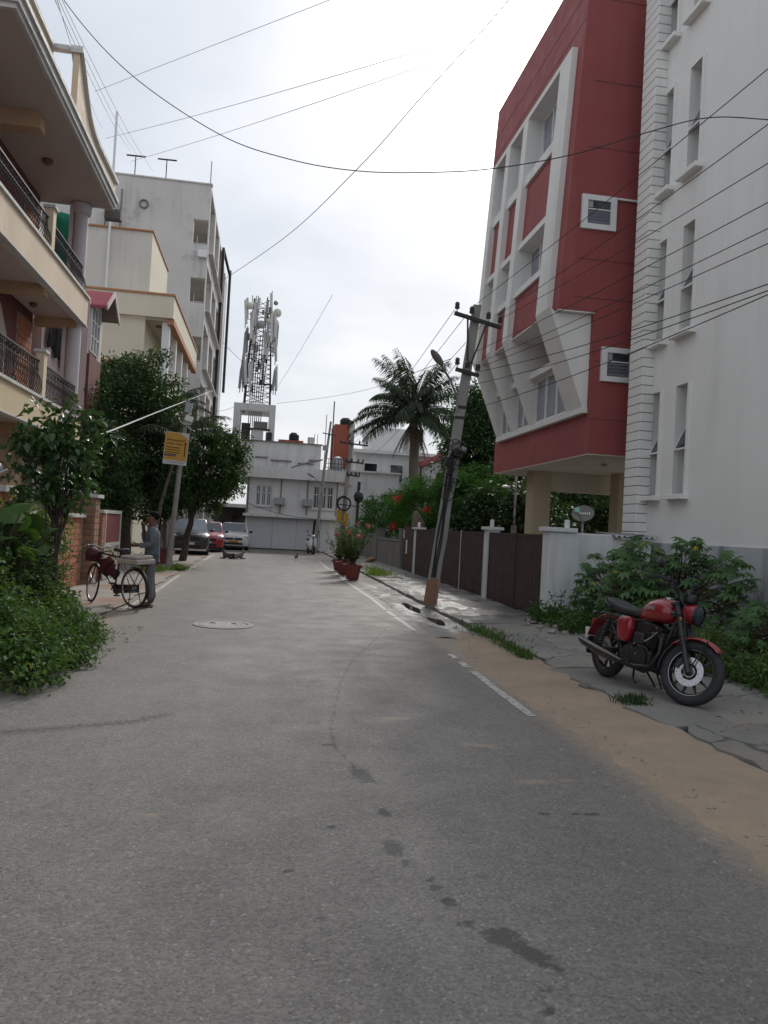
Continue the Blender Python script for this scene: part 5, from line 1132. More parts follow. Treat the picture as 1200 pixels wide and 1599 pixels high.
# fork, yokes, handlebar, headlamp
for s in (-1, 1):
    a = Vector((WB, s*.095, WR_)); b = Vector((.40+.0, s*.095, .90))
    low = a.lerp(b, .5)
    f_ = steer(MB().tube([a+Vector((.015,0,-.02)), a.lerp(b,.1), low], [.03,.028,.027], 12)).build('fork_leg', 'moto_black', mo, smooth=True)
    steer(MB().tube([low, b], .031, 12)).build('fork_cover', 'moto_black', f_, smooth=True)
    steer(MB().ell(a+Vector((-.07, s*.055, .30)) if False else a.lerp(b, .78)+Vector((.03, s*.035, 0)), (.012,.008,.02), 8, 5)).build('reflector', 'amber', f_)
    ind = steer(MB().tube([b+Vector((.03,0,-.1)), b+Vector((.03,s*.07,-.1))], .007, 6)).build('indicator', 'moto_black', mo); steer(MB().ell(b+Vector((.03,s*.085,-.1)), (.02,.02,.02), 10, 7)).build('lens', 'glass_dark', ind, smooth=True)
steer(MB().cbox((.435,0,.80), (.09,.26,.035), (0,R(-25),0)).cbox((.39,0,.91), (.09,.26,.03), (0,R(-25),0)).tube([(.42,0,.81),(.375,0,.93)], .03, 10)).build('yoke', 'moto_black', mo, bevel=.006)
hbp = [(.20,-.41,1.06),(.26,-.31,1.10),(.35,-.16,1.115),(.375,-.06,.985),(.375,0,.965),(.375,.06,.985),(.35,.16,1.115),(.26,.31,1.10),(.20,.41,1.06)]
hb = steer(MB().tube(hbp, .0125, 8)).build('handlebar', 'moto_black', mo, smooth=True)
for s in (-1, 1):
    steer(MB().tube([(.30,s*.25,1.105),(.26,s*.31,1.10),(.195,s*.42,1.055)], [.018,.02,.018], 10)).build('grip', 'black_rubber', hb, smooth=True)
    steer(MB().tube([(.30,s*.26,1.09),(.36,s*.3,1.09),(.32,s*.41,1.06)], .006, 6)).build('lever', 'moto_black', hb); steer(MB().cbox((.31,s*.225,1.11), (.05,.07,.05))).build('switch_box', 'moto_black', hb, bevel=.008)
    mi = steer(MB().tube([(.30,s*.25,1.11),(.29,s*.32,1.18),(.28,s*.36,1.21)], .006, 6)).build('mirror', 'moto_black', mo); steer(MB().ell((.275,s*.375,1.22), (.02,.06,.045), 14, 8)).build('mirror_head', 'moto_black', mi, smooth=True)
hl_ = steer(MB().lathe([(.02,-.13),(.06,-.12),(.09,-.07),(.1,0),(.1,.03)], (.545,0,.86), 'x', 22)).build('headlamp', 'moto_red', mo, smooth=True)
steer(MB().lathe([(.1,.03),(.107,.035),(.107,.055),(.095,.06)], (.545,0,.86), 'x', 22, False)).build('bezel', 'moto_black', hl_); steer(MB().lathe([(.095,.05),(.06,.068),(.01,.074)], (.545,0,.86), 'x', 20)).build('lens', 'glass', hl_, smooth=True)
ins = steer(MB().lathe([(.06,-.03),(.07,-.01),(.07,.05),(.055,.055),(.01,.055)], (.475,-.02,.985), 'z', 18)).build('instrument_pod', 'moto_black', mo, smooth=True)
for k, (a_, b_) in enumerate((((.31,-.22,1.1),(.44,-.03,.80)),((.31,.22,1.1),(.42,.05,.78)),((.30,-.24,1.1),(.60,-.09,.45)))): steer(MB().tube([a_, (lerp(a_[0],b_[0],.4)+.09, lerp(a_[1],b_[1],.4), lerp(a_[2],b_[2],.3)), (lerp(a_[0],b_[0],.75)+.06, lerp(a_[1],b_[1],.8), lerp(a_[2],b_[2],.75)), b_], .006, 6)).build('control_cable', 'moto_black', mo, smooth=True)
# front fender
def fender(cx_, cz, r, a0, a1, hw, mat, name, tf=idf, th=.006, parent=mo, lip=.03):
    rows = []
    for i in range(15):
        a = lerp(a0, a1, i/14); rr = []
        for j in range(9):
            u = -1+2*j/8; q = r-lip*abs(u)**3; rr.append((cx_+q*math.cos(a), u*hw, cz+q*math.sin(a)))
        rows.append(rr)
    o = tf(MB().loft(rows, False, False)).build(name, mat, parent, smooth=True, angle=80); sd = o.modifiers.new('s', 'SOLIDIFY'); sd.thickness = th; return o
ff = fender(WB, WR_, .345, R(48), R(140), .075, 'moto_red', 'front_fender', steer); fender(WB, WR_, .34, R(141), R(190), .07, 'moto_black', 'fender_tail', steer, parent=ff)
for s in (-1, 1): steer(MB().tube([(WB+.02,s*.09,WR_+.05),(WB+.10,s*.08,WR_+.32)], .007, 6).tube([(WB-.03,s*.09,WR_+.1),(WB-.16,s*.08,WR_+.3)], .007, 6)).build('stay', 'moto_black', ff)
# frame, engine
fr = MB(); 
for s in (-1, 1):
    fr.tube([(.40,0,.84),(.34,s*.05,.55),(.27,s*.09,.26),(.12,s*.11,.2),(-.25,s*.11,.22),(-.36,s*.1,.42)], .017, 8); fr.tube([(.38,0,.87),(.1,s*.06,.72),(-.25,s*.11,.68),(-.72,s*.11,.70)], .015, 8); fr.tube([(-.36,s*.11,.4),(-.62,s*.11,.66)], .013, 8)
fr.tube([(.42,0,.79),(.37,0,.95)], .035, 12); fr.build('frame', 'moto_black', mo, smooth=True)
en = MB().box(-.22,.2,-.13,.13,.22,.42).build('crankcase', 'engine_grey', mo, bevel=.035)
MB().lathe([(.12,-.165),(.12,-.13),(.13,-.125)], (.07,0,.33), 'y', 22).build('clutch_cover', 'engine_grey', en, smooth=True); MB().lathe([(.09,-.16),(.1,-.13)], (-.14,0,.34), 'y', 20).build('gearbox_cover', 'engine_grey', en, smooth=True)
cyl = MB().cbox((.14,0,.52), (.15,.15,.2), (0,R(14),0)).build('cylinder', 'engine_grey', mo, bevel=.02)
for k in range(8): MB().cbox((.118+.0062*k*1.6-.01,0,.435+k*.026), (.2,.2,.008), (0,R(14),0)).build('cooling_fin', 'engine_grey', cyl)
MB().cbox((.175,0,.65), (.16,.17,.07), (0,R(14),0)).build('cylinder_head', 'moto_black', cyl, bevel=.02)
MB().box(.29,.34,-.11,.11,.33,.62).build('radiator', 'moto_black', mo, bevel=.01)
MB().cbox((-.02,-.11,.52), (.16,.06,.12)).build('carburettor', 'engine_grey', mo, bevel=.02)
for k, (x, z) in enumerate(((.23,.60),(.30,.66),(-.04,.46),(.02,.36),(-.02,.28),(.1,.25))): MB().lathe([(.013,-.155-.012*(k%2)),(.013,-.12)], (x,0,z), 'y', 8).build('bolt', 'steel', mo)
MB().tube([(.26,-.12,.62),(.2,-.14,.55),(.12,-.15,.5)], .009, 6).build('hose', 'steel', mo)
# exhausts both sides
for s in (-1, 1):
    ex = MB().tube([(.2,s*.06,.60),(.32,s*.1,.56),(.34,s*.12,.42),(.27,s*.15,.27),(.05,s*.17,.235),(-.2,s*.175,.245)], .022, 10).build('exhaust', 'moto_black', mo, smooth=True)
    MB().tube([(-.18,s*.175,.243),(-.3,s*.178,.252),(-.6,s*.185,.285),(-.92,s*.19,.335),(-1.0,s*.19,.352)], [.024,.042,.052,.043,.03], 14).build('silencer', 'exhaust_steel', ex, smooth=True)
# tank, seat, side panels, rear fender
def body_loft(name, mat, st, parent=mo, seg=20, pw=2.4):
    """stations: x, half width, z bottom, z top"""
    rings = []
    for x, w_, zb, zt in st:
        cz, hz = (zb+zt)/2, (zt-zb)/2; r_ = []
        for k in range(seg):
            a = 2*math.pi*k/seg; ca, sa = math.cos(a), math.sin(a)
            r_.append((x, w_*math.copysign(abs(ca)**(2/pw), ca), cz+hz*math.copysign(abs(sa)**(2/pw), sa)))
        rings.append(r_)
    return MB().loft(rings).build(name, mat, parent, smooth=True, angle=60)
tk_ = body_loft('fuel_tank', 'moto_red', [(.375,.03,.80,.86),(.365,.075,.76,.905),(.33,.115,.735,.94),(.26,.14,.72,.962),(.16,.148,.71,.965),(.06,.142,.70,.945),(-.04,.118,.695,.90),(-.11,.09,.69,.845),(-.15,.06,.69,.79),(-.16,.03,.70,.76)])
MB().lathe([(.045,0),(.045,.012),(.035,.02),(.01,.02)], (.2,0,.962), seg=18).build('fuel_cap', 'steel', tk_, smooth=True)
tm = text_mesh('Jawa', .075, 'frame_grey', .001); o = piece('emblem', tm, tk_, (.13,-.150,.855), (R(80),0,0))
se = body_loft('seat', 'seat_vinyl', [(-.10,.06,.73,.80),(-.13,.1,.72,.815),(-.22,.125,.715,.815),(-.36,.135,.715,.82),(-.5,.135,.725,.845),(-.64,.125,.745,.875),(-.74,.1,.77,.885),(-.78,.06,.80,.87)], pw=3)
MB().tube([(-.58,-.14,.78),(-.72,-.13,.83),(-.84,-.06,.86),(-.84,.06,.86),(-.72,.13,.83),(-.58,.14,.78)], .011, 8).build('grab_rail', 'moto_black', mo, smooth=True)
for s in (-1, 1):
    sp_ = MB(); ol = [(-.16,.70),(-.20,.715),(-.34,.71),(-.39,.68),(-.40,.60),(-.37,.49),(-.33,.45),(-.22,.45),(-.18,.49),(-.15,.62)]
    rings = [[(x, s*.10, z) for x, z in ol], [(x, s*.148, z) for x, z in ol], [(lerp(x,-.275,.16), s*.165, lerp(z,.585,.16)) for x, z in ol], [(lerp(x,-.275,.5), s*.172, lerp(z,.585,.5)) for x, z in ol]]
    sp_.loft(rings).build('side_panel', 'moto_red', mo, smooth=True, angle=50)
    sh = MB().tube([(-WB+.02,s*.14,.32),(-.56,s*.14,.66)], .013, 8).build('shock_absorber', 'moto_black', mo); cs_ = MB()
    for k in range(9): q = Vector((-WB+.035,s*.14,.37)).lerp(Vector((-.575,s*.14,.62)), k/8); cs_.torus(q, .03, .006, 'z', 12, 5)
    cs_.build('spring', 'moto_black', sh)
    MB().tube([(-.05,s*.1,.27),(-.05,s*.27,.27)], .014, 8).build('foot_peg', 'black_rubber', mo)
    MB().tube([(-.36,s*.1,.36),(-WB,s*.1,.305)], .02, 8).build('swing_arm', 'moto_black', mo)
    ind = MB().tube([(-.86,0,.68),(-.86,s*.13,.68)], .007, 6).build('indicator', 'moto_black', mo); MB().ell((-.86,s*.15,.68), (.03,.03,.028), 10, 7).build('lens', 'glass_dark', ind, smooth=True)
MB().box(-.2,.1,-.09,.09,.45,.70).build('airbox', 'moto_black', mo, bevel=.02); MB().box(-.45,-.2,-.085,.085,.44,.70).build('battery_box', 'moto_black', mo, bevel=.02)
rf_ = fender(-WB, .31, .40, R(62), R(165), .085, 'moto_red', 'rear_fender'); fender(-WB, .31, .39, R(166), R(196), .07, 'moto_black', 'mud_flap', parent=rf_)
tl = MB().box(-1.06,-1.0,-.05,.05,.53,.61).build('tail_lamp', 'moto_red', mo, bevel=.012); MB().cbox((-1.09,0,.44), (.006,.17,.12), (0,R(-12),0)).build('number_plate', 'window_white', mo)
MB().tube([(-.05,.13,.26),(-.02,.2,.12),(.0,.255,-.02)], .011, 8).build('side_stand', 'moto_black', mo); 
cs2 = MB().tube([(-.12,.05,.24),(-.02,.1,.12),(.06,.1,.06)], .011, 8).tube([(-.12,-.05,.24),(-.02,-.12,.10),(.07,-.14,.07)], .011, 8); cs2.build('centre_stand', 'moto_black', mo)

# ---------------------------------------------------------------- bicycle
bi = thing('bicycle', 'old black bicycle with loaded rear carrier standing by the left road edge', 'bicycle', (-2.56,14.18,0), math.atan2(.66,-.75), world=False)
bi.rotation_euler = (R(-3), 0, math.atan2(.66,-.75))
BR = .345; BWB = .56; bh = Vector((.36,0,.86)); BST = Matrix.Translation(bh)@Matrix.Rotation(R(22), 4, Vector((.2,0,-.55)).normalized())@Matrix.Translation(-bh)
def bst(mb): mb.v = [tuple(BST@Vector(v)) for v in mb.v]; return mb
M('bike_black', (.012,.012,.013), (.03,.025,.022), 12, .45, .1, 60); M('bundle', (.5,.45,.42), (.38,.34,.31), 9, .85, .4, 25); M('bag_red', (.07,.006,.012), (.035,.004,.008), 5, .7, .4, 25)
for cx_, tf in ((BWB, bst), (-BWB, idf)):
    w_ = tf(MB().torus((cx_,0,BR), BR-.018, .018, 'y', 40, 8)).build('wheel', 'black_rubber', bi, smooth=True); tf(MB().torus((cx_,0,BR), BR-.04, .012, 'y', 40, 6)).build('rim', 'steel', w_, smooth=True)
    sp_ = MB()
    for k in range(28): a = 2*math.pi*k/28; s = 1 if k % 2 else -1; sp_.tube([(cx_+.02*math.cos(a+.8), s*.03, BR+.02*math.sin(a+.8)), (cx_+(BR-.04)*math.cos(a), 0, BR+(BR-.04)*math.sin(a))], .0016, 3)
    tf(sp_).build('spokes', 'steel', w_); tf(MB().lathe([(.018,-.05),(.025,-.03),(.018,0),(.025,.03),(.018,.05)], (cx_,0,BR), 'y', 12)).build('hub', 'steel', w_)
    fender(cx_, BR, BR+.025, R(75 if cx_ < 0 else 20), R(205 if cx_ < 0 else 165), .03, 'bike_black', 'mudguard', tf, .003, bi, .015)
fr = MB(); ht, hbm, st_, bb, ra = (.34,0,.93), (.39,0,.72), (-.16,0,.86), (-.04,0,.28), (-BWB,0,BR)
fr.tube([st_, (ht[0],0,.90)], .016, 8); fr.tube([hbm, bb], .016, 8); fr.tube([bb, (-.2,0,.95)], .016, 8); fr.tube([ht, hbm], .02, 10)
for s in (-1, 1): fr.tube([bb, (ra[0], s*.06, BR)], .01, 6); fr.tube([(-.17,s*.02,.84), (ra[0], s*.06, BR)], .009, 6)
fr.build('frame', 'bike_black', bi, smooth=True)
for s in (-1, 1): bst(MB().tube([(.39,s*.04,.72),(.44,s*.05,.55),(BWB,s*.05,BR)], .012, 8)).build('fork_blade', 'bike_black', bi)
bst(MB().tube([(.30,-.27,1.0),(.36,-.25,1.02),(.42,-.12,1.03),(.36,-.02,1.0),(.36,.02,1.0),(.42,.12,1.03),(.36,.25,1.02),(.30,.27,1.0)], .011, 8).tube([(.36,0,1.0),(.34,0,.9)], .013, 8)).build('handlebar', 'steel', bi, smooth=True)
for s in (-1, 1): bst(MB().tube([(.36,s*.25,1.02),(.22,s*.28,1.0)], .016, 8)).build('grip', 'black_rubber', bi)
body_loft('saddle', 'seat_vinyl', [(-.02,.02,.96,1.0),(-.08,.03,.95,1.01),(-.2,.07,.95,1.01),(-.3,.1,.95,1.02),(-.34,.06,.96,1.01)], bi)
MB().lathe([(.09,-.05),(.095,-.045),(.08,-.04)], (-.04,0,.28), 'y', 20).build('chainwheel', 'bike_black', bi); MB().prism([(-.62,.27),(.04,.2),(.07,.28),(.04,.36),(-.62,.41)], 'y', -.065, -.035).build('chain_guard', 'bike_black', bi, bevel=.01)
MB().tube([(-.04,-.07,.28),(.06,-.09,.15)], .01, 6).tube([(-.04,.07,.28),(-.14,.09,.41)], .01, 6).cbox((.06,-.13,.15), (.09,.08,.02)).cbox((-.14,.13,.41), (.09,.08,.02)).build('pedals', 'bike_black', bi)
ca = MB(); [ca.tube([(-.28,s*.07,.76),(-.9,s*.07,.76)], .008, 6) for s in (-1,0,1)]; [ca.tube([(-.85,s*.07,.76),(-BWB,s*.06,BR)], .007, 6) for s in (-1,1)]; ca.build('carrier', 'bike_black', bi)
MB().tube([(-BWB,-.08,BR),(-BWB-.02,-.14,.0),(-BWB-.02,.14,.0),(-BWB,.08,BR)], .009, 6).build('stand', 'bike_black', bi)
bi2 = math.atan2(.66,-.75)
bd_ = thing('bundle_of_papers', 'pale tied bundle lying on the bicycle carrier', 'bundle', (-2.56,14.18,0), bi2, world=False); bd_.rotation_euler = (R(-3),0,bi2)
MB().box(-.86,-.34,-.2,.2,.775,.86).build('lower_stack', 'bundle', bd_, bevel=.02); MB().box(-.82,-.40,-.18,.18,.863,.92).build('upper_stack', 'bundle', bd_, bevel=.02)
for x in (-.72,-.5): MB().torus((x,0,.85), .13, .006, 'x', 4, 5).build('string', 'wire_grey', bd_)
bg_ = thing('hanging_bag', 'dark red bulging bag hung inside the bicycle frame', 'bag', (-2.56,14.18,0), bi2, world=False); bg_.rotation_euler = (R(-3),0,bi2)
def sack(c, r, name, mt): 
    mb = MB().ell(c, r, 16, 12); mb.v = [(x+.035*math.sin(z*31+y*17), y*(.75+.25*math.sin(x*12))+.025*math.sin(z*23+x*29), z+.04*math.sin(x*22+y*13)) for x, y, z in mb.v]; return mb.build(name, mt, bg_, smooth=True, angle=80)
sack((.18,0,.68), (.17,.12,.17), 'sack', 'bag_red'); sack((.02,-.02,.60), (.12,.11,.14), 'sack', 'bag_red'); MB().tube([(.05,-.1,.8),(.15,-.06,.95),(.3,.0,.92)], .012, 6).build('strap', 'bag_red', bg_)
fbg = thing('front_bag', 'dark maroon bag strapped to the bicycle handlebar', 'bag', (-2.56,14.18,0), bi2, world=False); fbg.rotation_euler = (R(-3),0,bi2)
mb = MB().ell((.48,.05,.86), (.12,.16,.13), 16, 12); mb.v = [(x+.02*math.sin(z*31+y*17), y+.02*math.sin(x*29), z+.015*math.sin(x*27+y*13)) for x, y, z in mb.v]; mb.build('pouch', 'bag_red', fbg, smooth=True, angle=80); MB().tube([(.46,-.12,.93),(.42,-.06,1.03),(.44,.1,1.03),(.5,.15,.95)], .01, 6).build('strap', 'black_plastic', fbg)

# ---------------------------------------------------------------- man
def skin_mesh(name, verts, edges, radii, mat, root=0, sub=2):
    me = bpy.data.meshes.new(name); me.from_pydata(verts, edges, []); o = bpy.data.objects.new(name, me); col.objects.link(o)
    md = o.modifiers.new('skin', 'SKIN'); md.use_smooth_shade = True; sv = me.skin_vertices[0].data
    for i, r in enumerate(radii): sv[i].radius = r if isinstance(r, tuple) else (r, r); sv[i].use_root = (i == root)
    sb = o.modifiers.new('sub', 'SUBSURF'); sb.levels = sub; sb.render_levels = sub
    dg = bpy.context.evaluated_depsgraph_get(); m2 = bpy.data.meshes.new_from_object(o.evaluated_get(dg)); m2.name = name
    bpy.data.objects.remove(o); bpy.data.meshes.remove(me); m2.materials.clear(); m2.materials.append(MATS[mat]); m2.polygons.foreach_set('use_smooth', [True]*len(m2.polygons)); return m2
M('skin_brown', (.13,.065,.042), (.11,.055,.036), 8, .5, .05, 60); M('hair_black', (.008,.0075,.0075), (.012,.011,.01), 30, .95, .5, 80, spec=.1); M('shirt_grey', (.13,.15,.17), (.10,.12,.14), 4, .9, .9, 14, bd=.03); M('trouser_grey', (.19,.18,.175), (.15,.14,.14), 4, .9, .9, 14, bd=.03); M('sandal', (.05,.03,.02))
pn = thing('person', 'man in grey shirt and pale trousers standing behind the bicycle, hand raised to face', 'person', (-1.95,14.2,0), R(186), world=False)
V = [(0,0,.92),(0,0,1.06),(.01,0,1.22),(.0,0,1.36),(.015,0,1.44),(.035,0,1.50),(.025,0,1.58),(.01,0,1.645),
     (.0,.17,1.375),(-.02,.235,1.14),(.22,.22,1.08),(.30,.21,1.085), (.0,-.17,1.375),(.10,-.25,1.15),(.17,-.10,1.34),(.165,-.05,1.42),
     (0,.09,.86),(.02,.10,.48),(-.02,.11,.09),(.03,.115,.045),(.13,.12,.03), (0,-.09,.86),(-.0,-.10,.48),(-.06,-.11,.09),(-.01,-.115,.045),(.09,-.12,.03), (.115,0,1.525),(.135,0,1.51)]
E_ = [(0,1),(1,2),(2,3),(3,4),(4,5),(5,6),(6,7),(3,8),(8,9),(9,10),(10,11),(3,12),(12,13),(13,14),(14,15),(0,16),(16,17),(17,18),(18,19),(19,20),(0,21),(21,22),(22,23),(23,24),(24,25),(5,26),(26,27)]
RR = [(.115,.14),(.11,.13),(.12,.15),(.09,.12),(.055,.055),(.075,.065),(.098,.078),(.06,.055),.05,.042,.03,.036,.05,.042,.03,.034,.08,.055,.04,.035,.03,.08,.055,.04,.035,.03,.022,.012]
F_ = []
def fingers(base, wr, curl, sg):
    b = Vector(base); out_ = (b-Vector(wr)).normalized(); sd = Vector((0,0,1)) if sg > 0 else Vector((0,1,0))
    for k in range(4):
        o_ = len(V); off = sd*(.028-.019*k); q1 = b+off+out_*.045; q2 = q1+(out_*.8+Vector(curl)*.6)*.03; q3 = q2+(out_*.4+Vector(curl))*.022*(1 if k < 3 else .8)
        V.extend([tuple(q1), tuple(q2), tuple(q3)]); RR.extend([.0095,.009,.0075]); yield o_
for (hi, wi, curl, sg) in ((11, 10, (0,-.6,-.5), 1), (15, 14, (-.5,.6,.2), -1)):
    for o_ in fingers(V[hi], V[wi], curl, sg): E_.extend([(hi, o_), (o_, o_+1), (o_+1, o_+2)])
    o_ = len(V); b = Vector(V[hi]); V.extend([tuple(b+Vector((.0,-.02*sg,.045))), tuple(b+Vector((.035,-.025*sg,.06)))]); RR.extend([.011,.009]); E_.extend([(wi, o_), (o_, o_+1)])
bo = bpy.data.objects.new('body', skin_mesh('body', V, E_, RR, 'skin_brown')); col.objects.link(bo); bo.parent = pn
sm = MB().loft([[(a*math.cos(t_)-.004, b*math.sin(t_), z+.012*math.sin(3*t_)*(z < .9)) for t_ in [2*math.pi*k/22 for k in range(22)]] for z, a, b in ((.79,.142,.185),(.86,.136,.178),(.95,.132,.17),(1.08,.128,.166),(1.2,.13,.178),(1.3,.122,.19),(1.36,.1,.185),(1.395,.08,.14),(1.42,.064,.075),(1.44,.058,.062))])
sm.v = [(x+.006*math.sin(z*38+y*20), y+.005*math.sin(z*31+x*25), z) for x, y, z in sm.v]
sm.tube([(0,.13,1.365),(-.002,.185,1.355),(-.012,.215,1.26),(-.02,.238,1.15),(.03,.24,1.105),(.12,.23,1.095),(.2,.222,1.082)], [.06,.068,.064,.06,.056,.05,.046], 12); sm.tube([(0,-.13,1.365),(.01,-.185,1.355),(.05,-.22,1.26),(.10,-.25,1.16),(.13,-.22,1.17),(.15,-.16,1.25),(.162,-.13,1.3)], [.06,.068,.064,.06,.056,.05,.046], 12)
o = sm.build('shirt', 'shirt_grey', pn, smooth=True, angle=80)
0 and skin_mesh('shirt', [(0,0,.83),(0,0,.95),(0,0,1.08),(.01,0,1.22),(0,0,1.36),(.005,0,1.41),(.0,.175,1.37),(-.02,.24,1.14),(.17,.225,1.095),(.0,-.175,1.37),(.10,-.255,1.15),(.155,-.13,1.30)], [(0,1),(1,2),(2,3),(3,4),(4,5),(4,6),(6,7),(7,8),(4,9),(9,10),(10,11)], [(.15,.175),(.145,.17),(.135,.16),(.145,.175),(.115,.145),(.062,.062),.066,.06,.05,.066,.06,.05], 'shirt_grey', 2)
MB().tube([(-.06,-.05,1.42),(-.07,0,1.44),(-.06,.05,1.42),(.02,.07,1.41),(.09,.02,1.385),(.09,-.02,1.385),(.02,-.07,1.41)], .016, 6).build('collar', 'shirt_grey', o, smooth=True)
tr = skin_mesh('trousers', [(0,0,.93),(0,.085,.84),(.02,.10,.48),(-.02,.11,.10),(0,-.085,.84),(0,-.10,.48),(-.06,-.11,.10)], [(0,1),(1,2),(2,3),(0,4),(4,5),(5,6)], [(.125,.15),.1,.08,.07,.1,.08,.07], 'trouser_grey')
o = bpy.data.objects.new('trousers', tr); col.objects.link(o); o.parent = pn
hr = MB().ell((-.002,0,1.612), (.108,.089,.082), 18, 12); hr.v = [(x+(.03 if z > 1.62 and x > 0 else 0), y, max(z, 1.545+max(0, x+.03)*1.2)+.004*math.sin(x*90+y*70)) for x, y, z in hr.v]; hr.build('hair', 'hair_black', pn, smooth=True, angle=80)
for s in (-1, 1):
    MB().ell((.006,s*.079,1.565), (.02,.01,.03), 10, 7).build('ear', 'skin_brown', bo, smooth=True); MB().ell((.105,s*.033,1.565), (.012,.014,.009), 8, 6).build('eye', 'black_plastic', bo, smooth=True); MB().cbox((.11,s*.033,1.585), (.012,.035,.008)).build('eyebrow', 'hair_black', bo)
    MB().box(-.08,.17,s*.115-.05,s*.115+.05,.0,.018).build('sandal', 'sandal', pn, bevel=.008)
MB().ell((.118,0,1.485), (.012,.026,.008), 8, 6).build('mouth', 'maroon', bo, smooth=True)
# ---------------------------------------------------------------- parked cars
def paintmat(name, c, rough=.3, metal=.0):
    m, n, l, p = nodes(name); p.inputs['Base Color'].default_value = rgb(c); p.inputs['Metallic'].default_value = metal; p.inputs['Coat Weight'].default_value = .8; p.inputs['Coat Roughness'].default_value = .06
    g = n.new('ShaderNodeNewGeometry').outputs['Position']; l.new(mrange(n, l, noise(n, l, g, 5, 5), .35, .7, rough-.06, rough+.12), p.inputs['Roughness'])
paintmat('car_grey', (.045,.047,.05), .3, .3); paintmat('car_red', (.36,.018,.03)); paintmat('car_white', (.62,.62,.61)); M('plate_orange', (.55,.22,.04)); M('plate_white', (.65,.65,.63)); M('tyre', (.013,.013,.014), None, 4, .8, .1, 40)
def car(label, loc, rz, mat, L_, W, H, hood, belt, plate, suv=False):
    t = thing('parked_car', label, 'car', loc, rz, 'cars parked nose out along the left', world=False); h = W/2
    def ring(y_, hw_, zb, zt, tum=.06):
        zm = lerp(zb, zt, .45); return [(-hw_*.86, y_, zb), (-hw_*.98, y_, zb+.07), (-hw_, y_, zm), (-hw_*.985, y_, zt-.10), (-hw_*(.93-tum), y_, zt-.015), (-hw_*.45, y_, zt+.015), (hw_*.45, y_, zt+.015), (hw_*(.93-tum), y_, zt-.015), (hw_*.985, y_, zt-.10), (hw_, y_, zm), (hw_*.98, y_, zb+.07), (hw_*.86, y_, zb)]
    gc_ = .2 if suv else .16; ws = 1.15 if suv else 1.0
    st = [(0.0, h*.72, gc_+.12, hood-.22), (.05, h*.86, gc_+.04, hood-.12), (.2, h*.96, gc_, hood-.04), (.55, h, gc_+.02, hood+.02), (ws, h, gc_+.05, hood+.10), (L_*.45, h, gc_+.05, belt), (L_*.75, h, gc_+.05, belt+.02), (L_-.3, h*.98, gc_+.03, belt+.02), (L_-.06, h*.92, gc_+.06, belt-.03), (L_, h*.8, gc_+.15, belt-.12)]
    b_ = MB().loft([ring(*q) for q in st]).build('body', mat, t, smooth=True, angle=35)
    # cabin
    zb = belt-.03; wb_, wt_ = h*.93, h*.76; yr0, yr1, ye = ws+.72, L_*.86, L_-.12
    cab = [(ws, wb_, zb-.0, zb+.01, wb_), (ws+.36, wb_, zb, lerp(zb, H, .52), lerp(wb_, wt_, .5)), (yr0, wb_, zb, H-.03, wt_), (yr0+.4, wb_, zb, H, wt_), (yr1-.3, wb_, zb, H-.01, wt_), (yr1, wb_, zb, H-.06, wt_*.97), (ye, wb_*.96, zb, zb+.05, wb_*.93)]
    MB().loft([[(-w0, y_, z0), (-w1, y_, z1-.04*(z1 > zb+.1)), (-w1*.86, y_, z1), (w1*.86, y_, z1), (w1, y_, z1-.04*(z1 > zb+.1)), (w0, y_, z0)] for y_, w0, z0, z1, w1 in cab]).build('cabin', mat, t, smooth=True, angle=30)
    o_ = .012
    MB().add([(-wb_*.93, ws+.02-o_*2, zb+.05), (wb_*.93, ws+.02-o_*2, zb+.05), (wt_*.93, yr0-.03-o_*2, H-.045), (-wt_*.93, yr0-.03-o_*2, H-.045)], [(0,1,2,3)]).build('windshield', 'glass_pale' if suv else 'glass', t)
    for s in (-1, 1):
        xa = lambda z_: s*(lerp(wb_, wt_, (z_-zb)/(H-zb))+.012)
        z0, z1 = zb+.06, H-.11
        for (ya, yb, yc, yd) in ((ws+.28, L_*.52, L_*.52, yr0-.05), (L_*.54, L_*.8, L_*.78, L_*.54)):
            MB().add([(xa(z0), ya, z0), (xa(z0), yb, z0), (xa(z1), yc, z1), (xa(z1), yd, z1)], [(0,1,2,3)]).build('side_window', 'glass', t)
        hl = MB().ell((s*h*.72, .12, hood-.17), (h*.22, .10, .075), 12, 8).build('headlight', 'lamp_glass', t, smooth=True)
        MB().lathe([(.05,-.02),(.06,0),(.04,.02)], (s*h*.7, .05, gc_+.2), 'y', 12).build('fog_lamp', 'lamp_glass', t)
        mi = MB().ell((s*(h+.1), ws+.22, belt+.06), (.1,.06,.07), 12, 8).build('side_mirror', 'black_plastic' if not suv else mat, t, smooth=True); MB().tube([(s*h*.93, ws+.24, belt+.0), (s*(h+.08), ws+.23, belt+.04)], .02, 6).build('arm', 'black_plastic', mi)
        for yw in (.75, L_-.75):
            w_ = MB().torus((s*(h-.10), yw, .31), .25, .065, 'x', 26, 10, .1).build('wheel', 'tyre', t, smooth=True); MB().lathe([(.01,0),(.1,.02),(.2,.03),(.21,0)], (s*(h-.06), yw, .31), 'x', 20, False).build('rim', 'steel', w_, smooth=True)
        MB().add([(s*h*.5, -.012, hood-.2), (s*h*.06, -.012, hood-.2), (s*h*.06, -.012, hood-.34), (s*h*.5, -.012, hood-.34)], [(0,1,2,3)]) 
    MB().box(-h*.55, h*.55, -.012, .02, hood-.36, hood-.24).build('grille', 'black_plastic', t, bevel=.01); MB().box(-h*.6, h*.6, -.005, .03, gc_+.14, gc_+.26).build('air_intake', 'black_plastic', t, bevel=.01)
    MB().box(-h*.88, h*.88, -.02, .2, gc_+.0, gc_+.075).build('bumper_lip', 'black_plastic' if not suv else 'plate_white', t, bevel=.01)
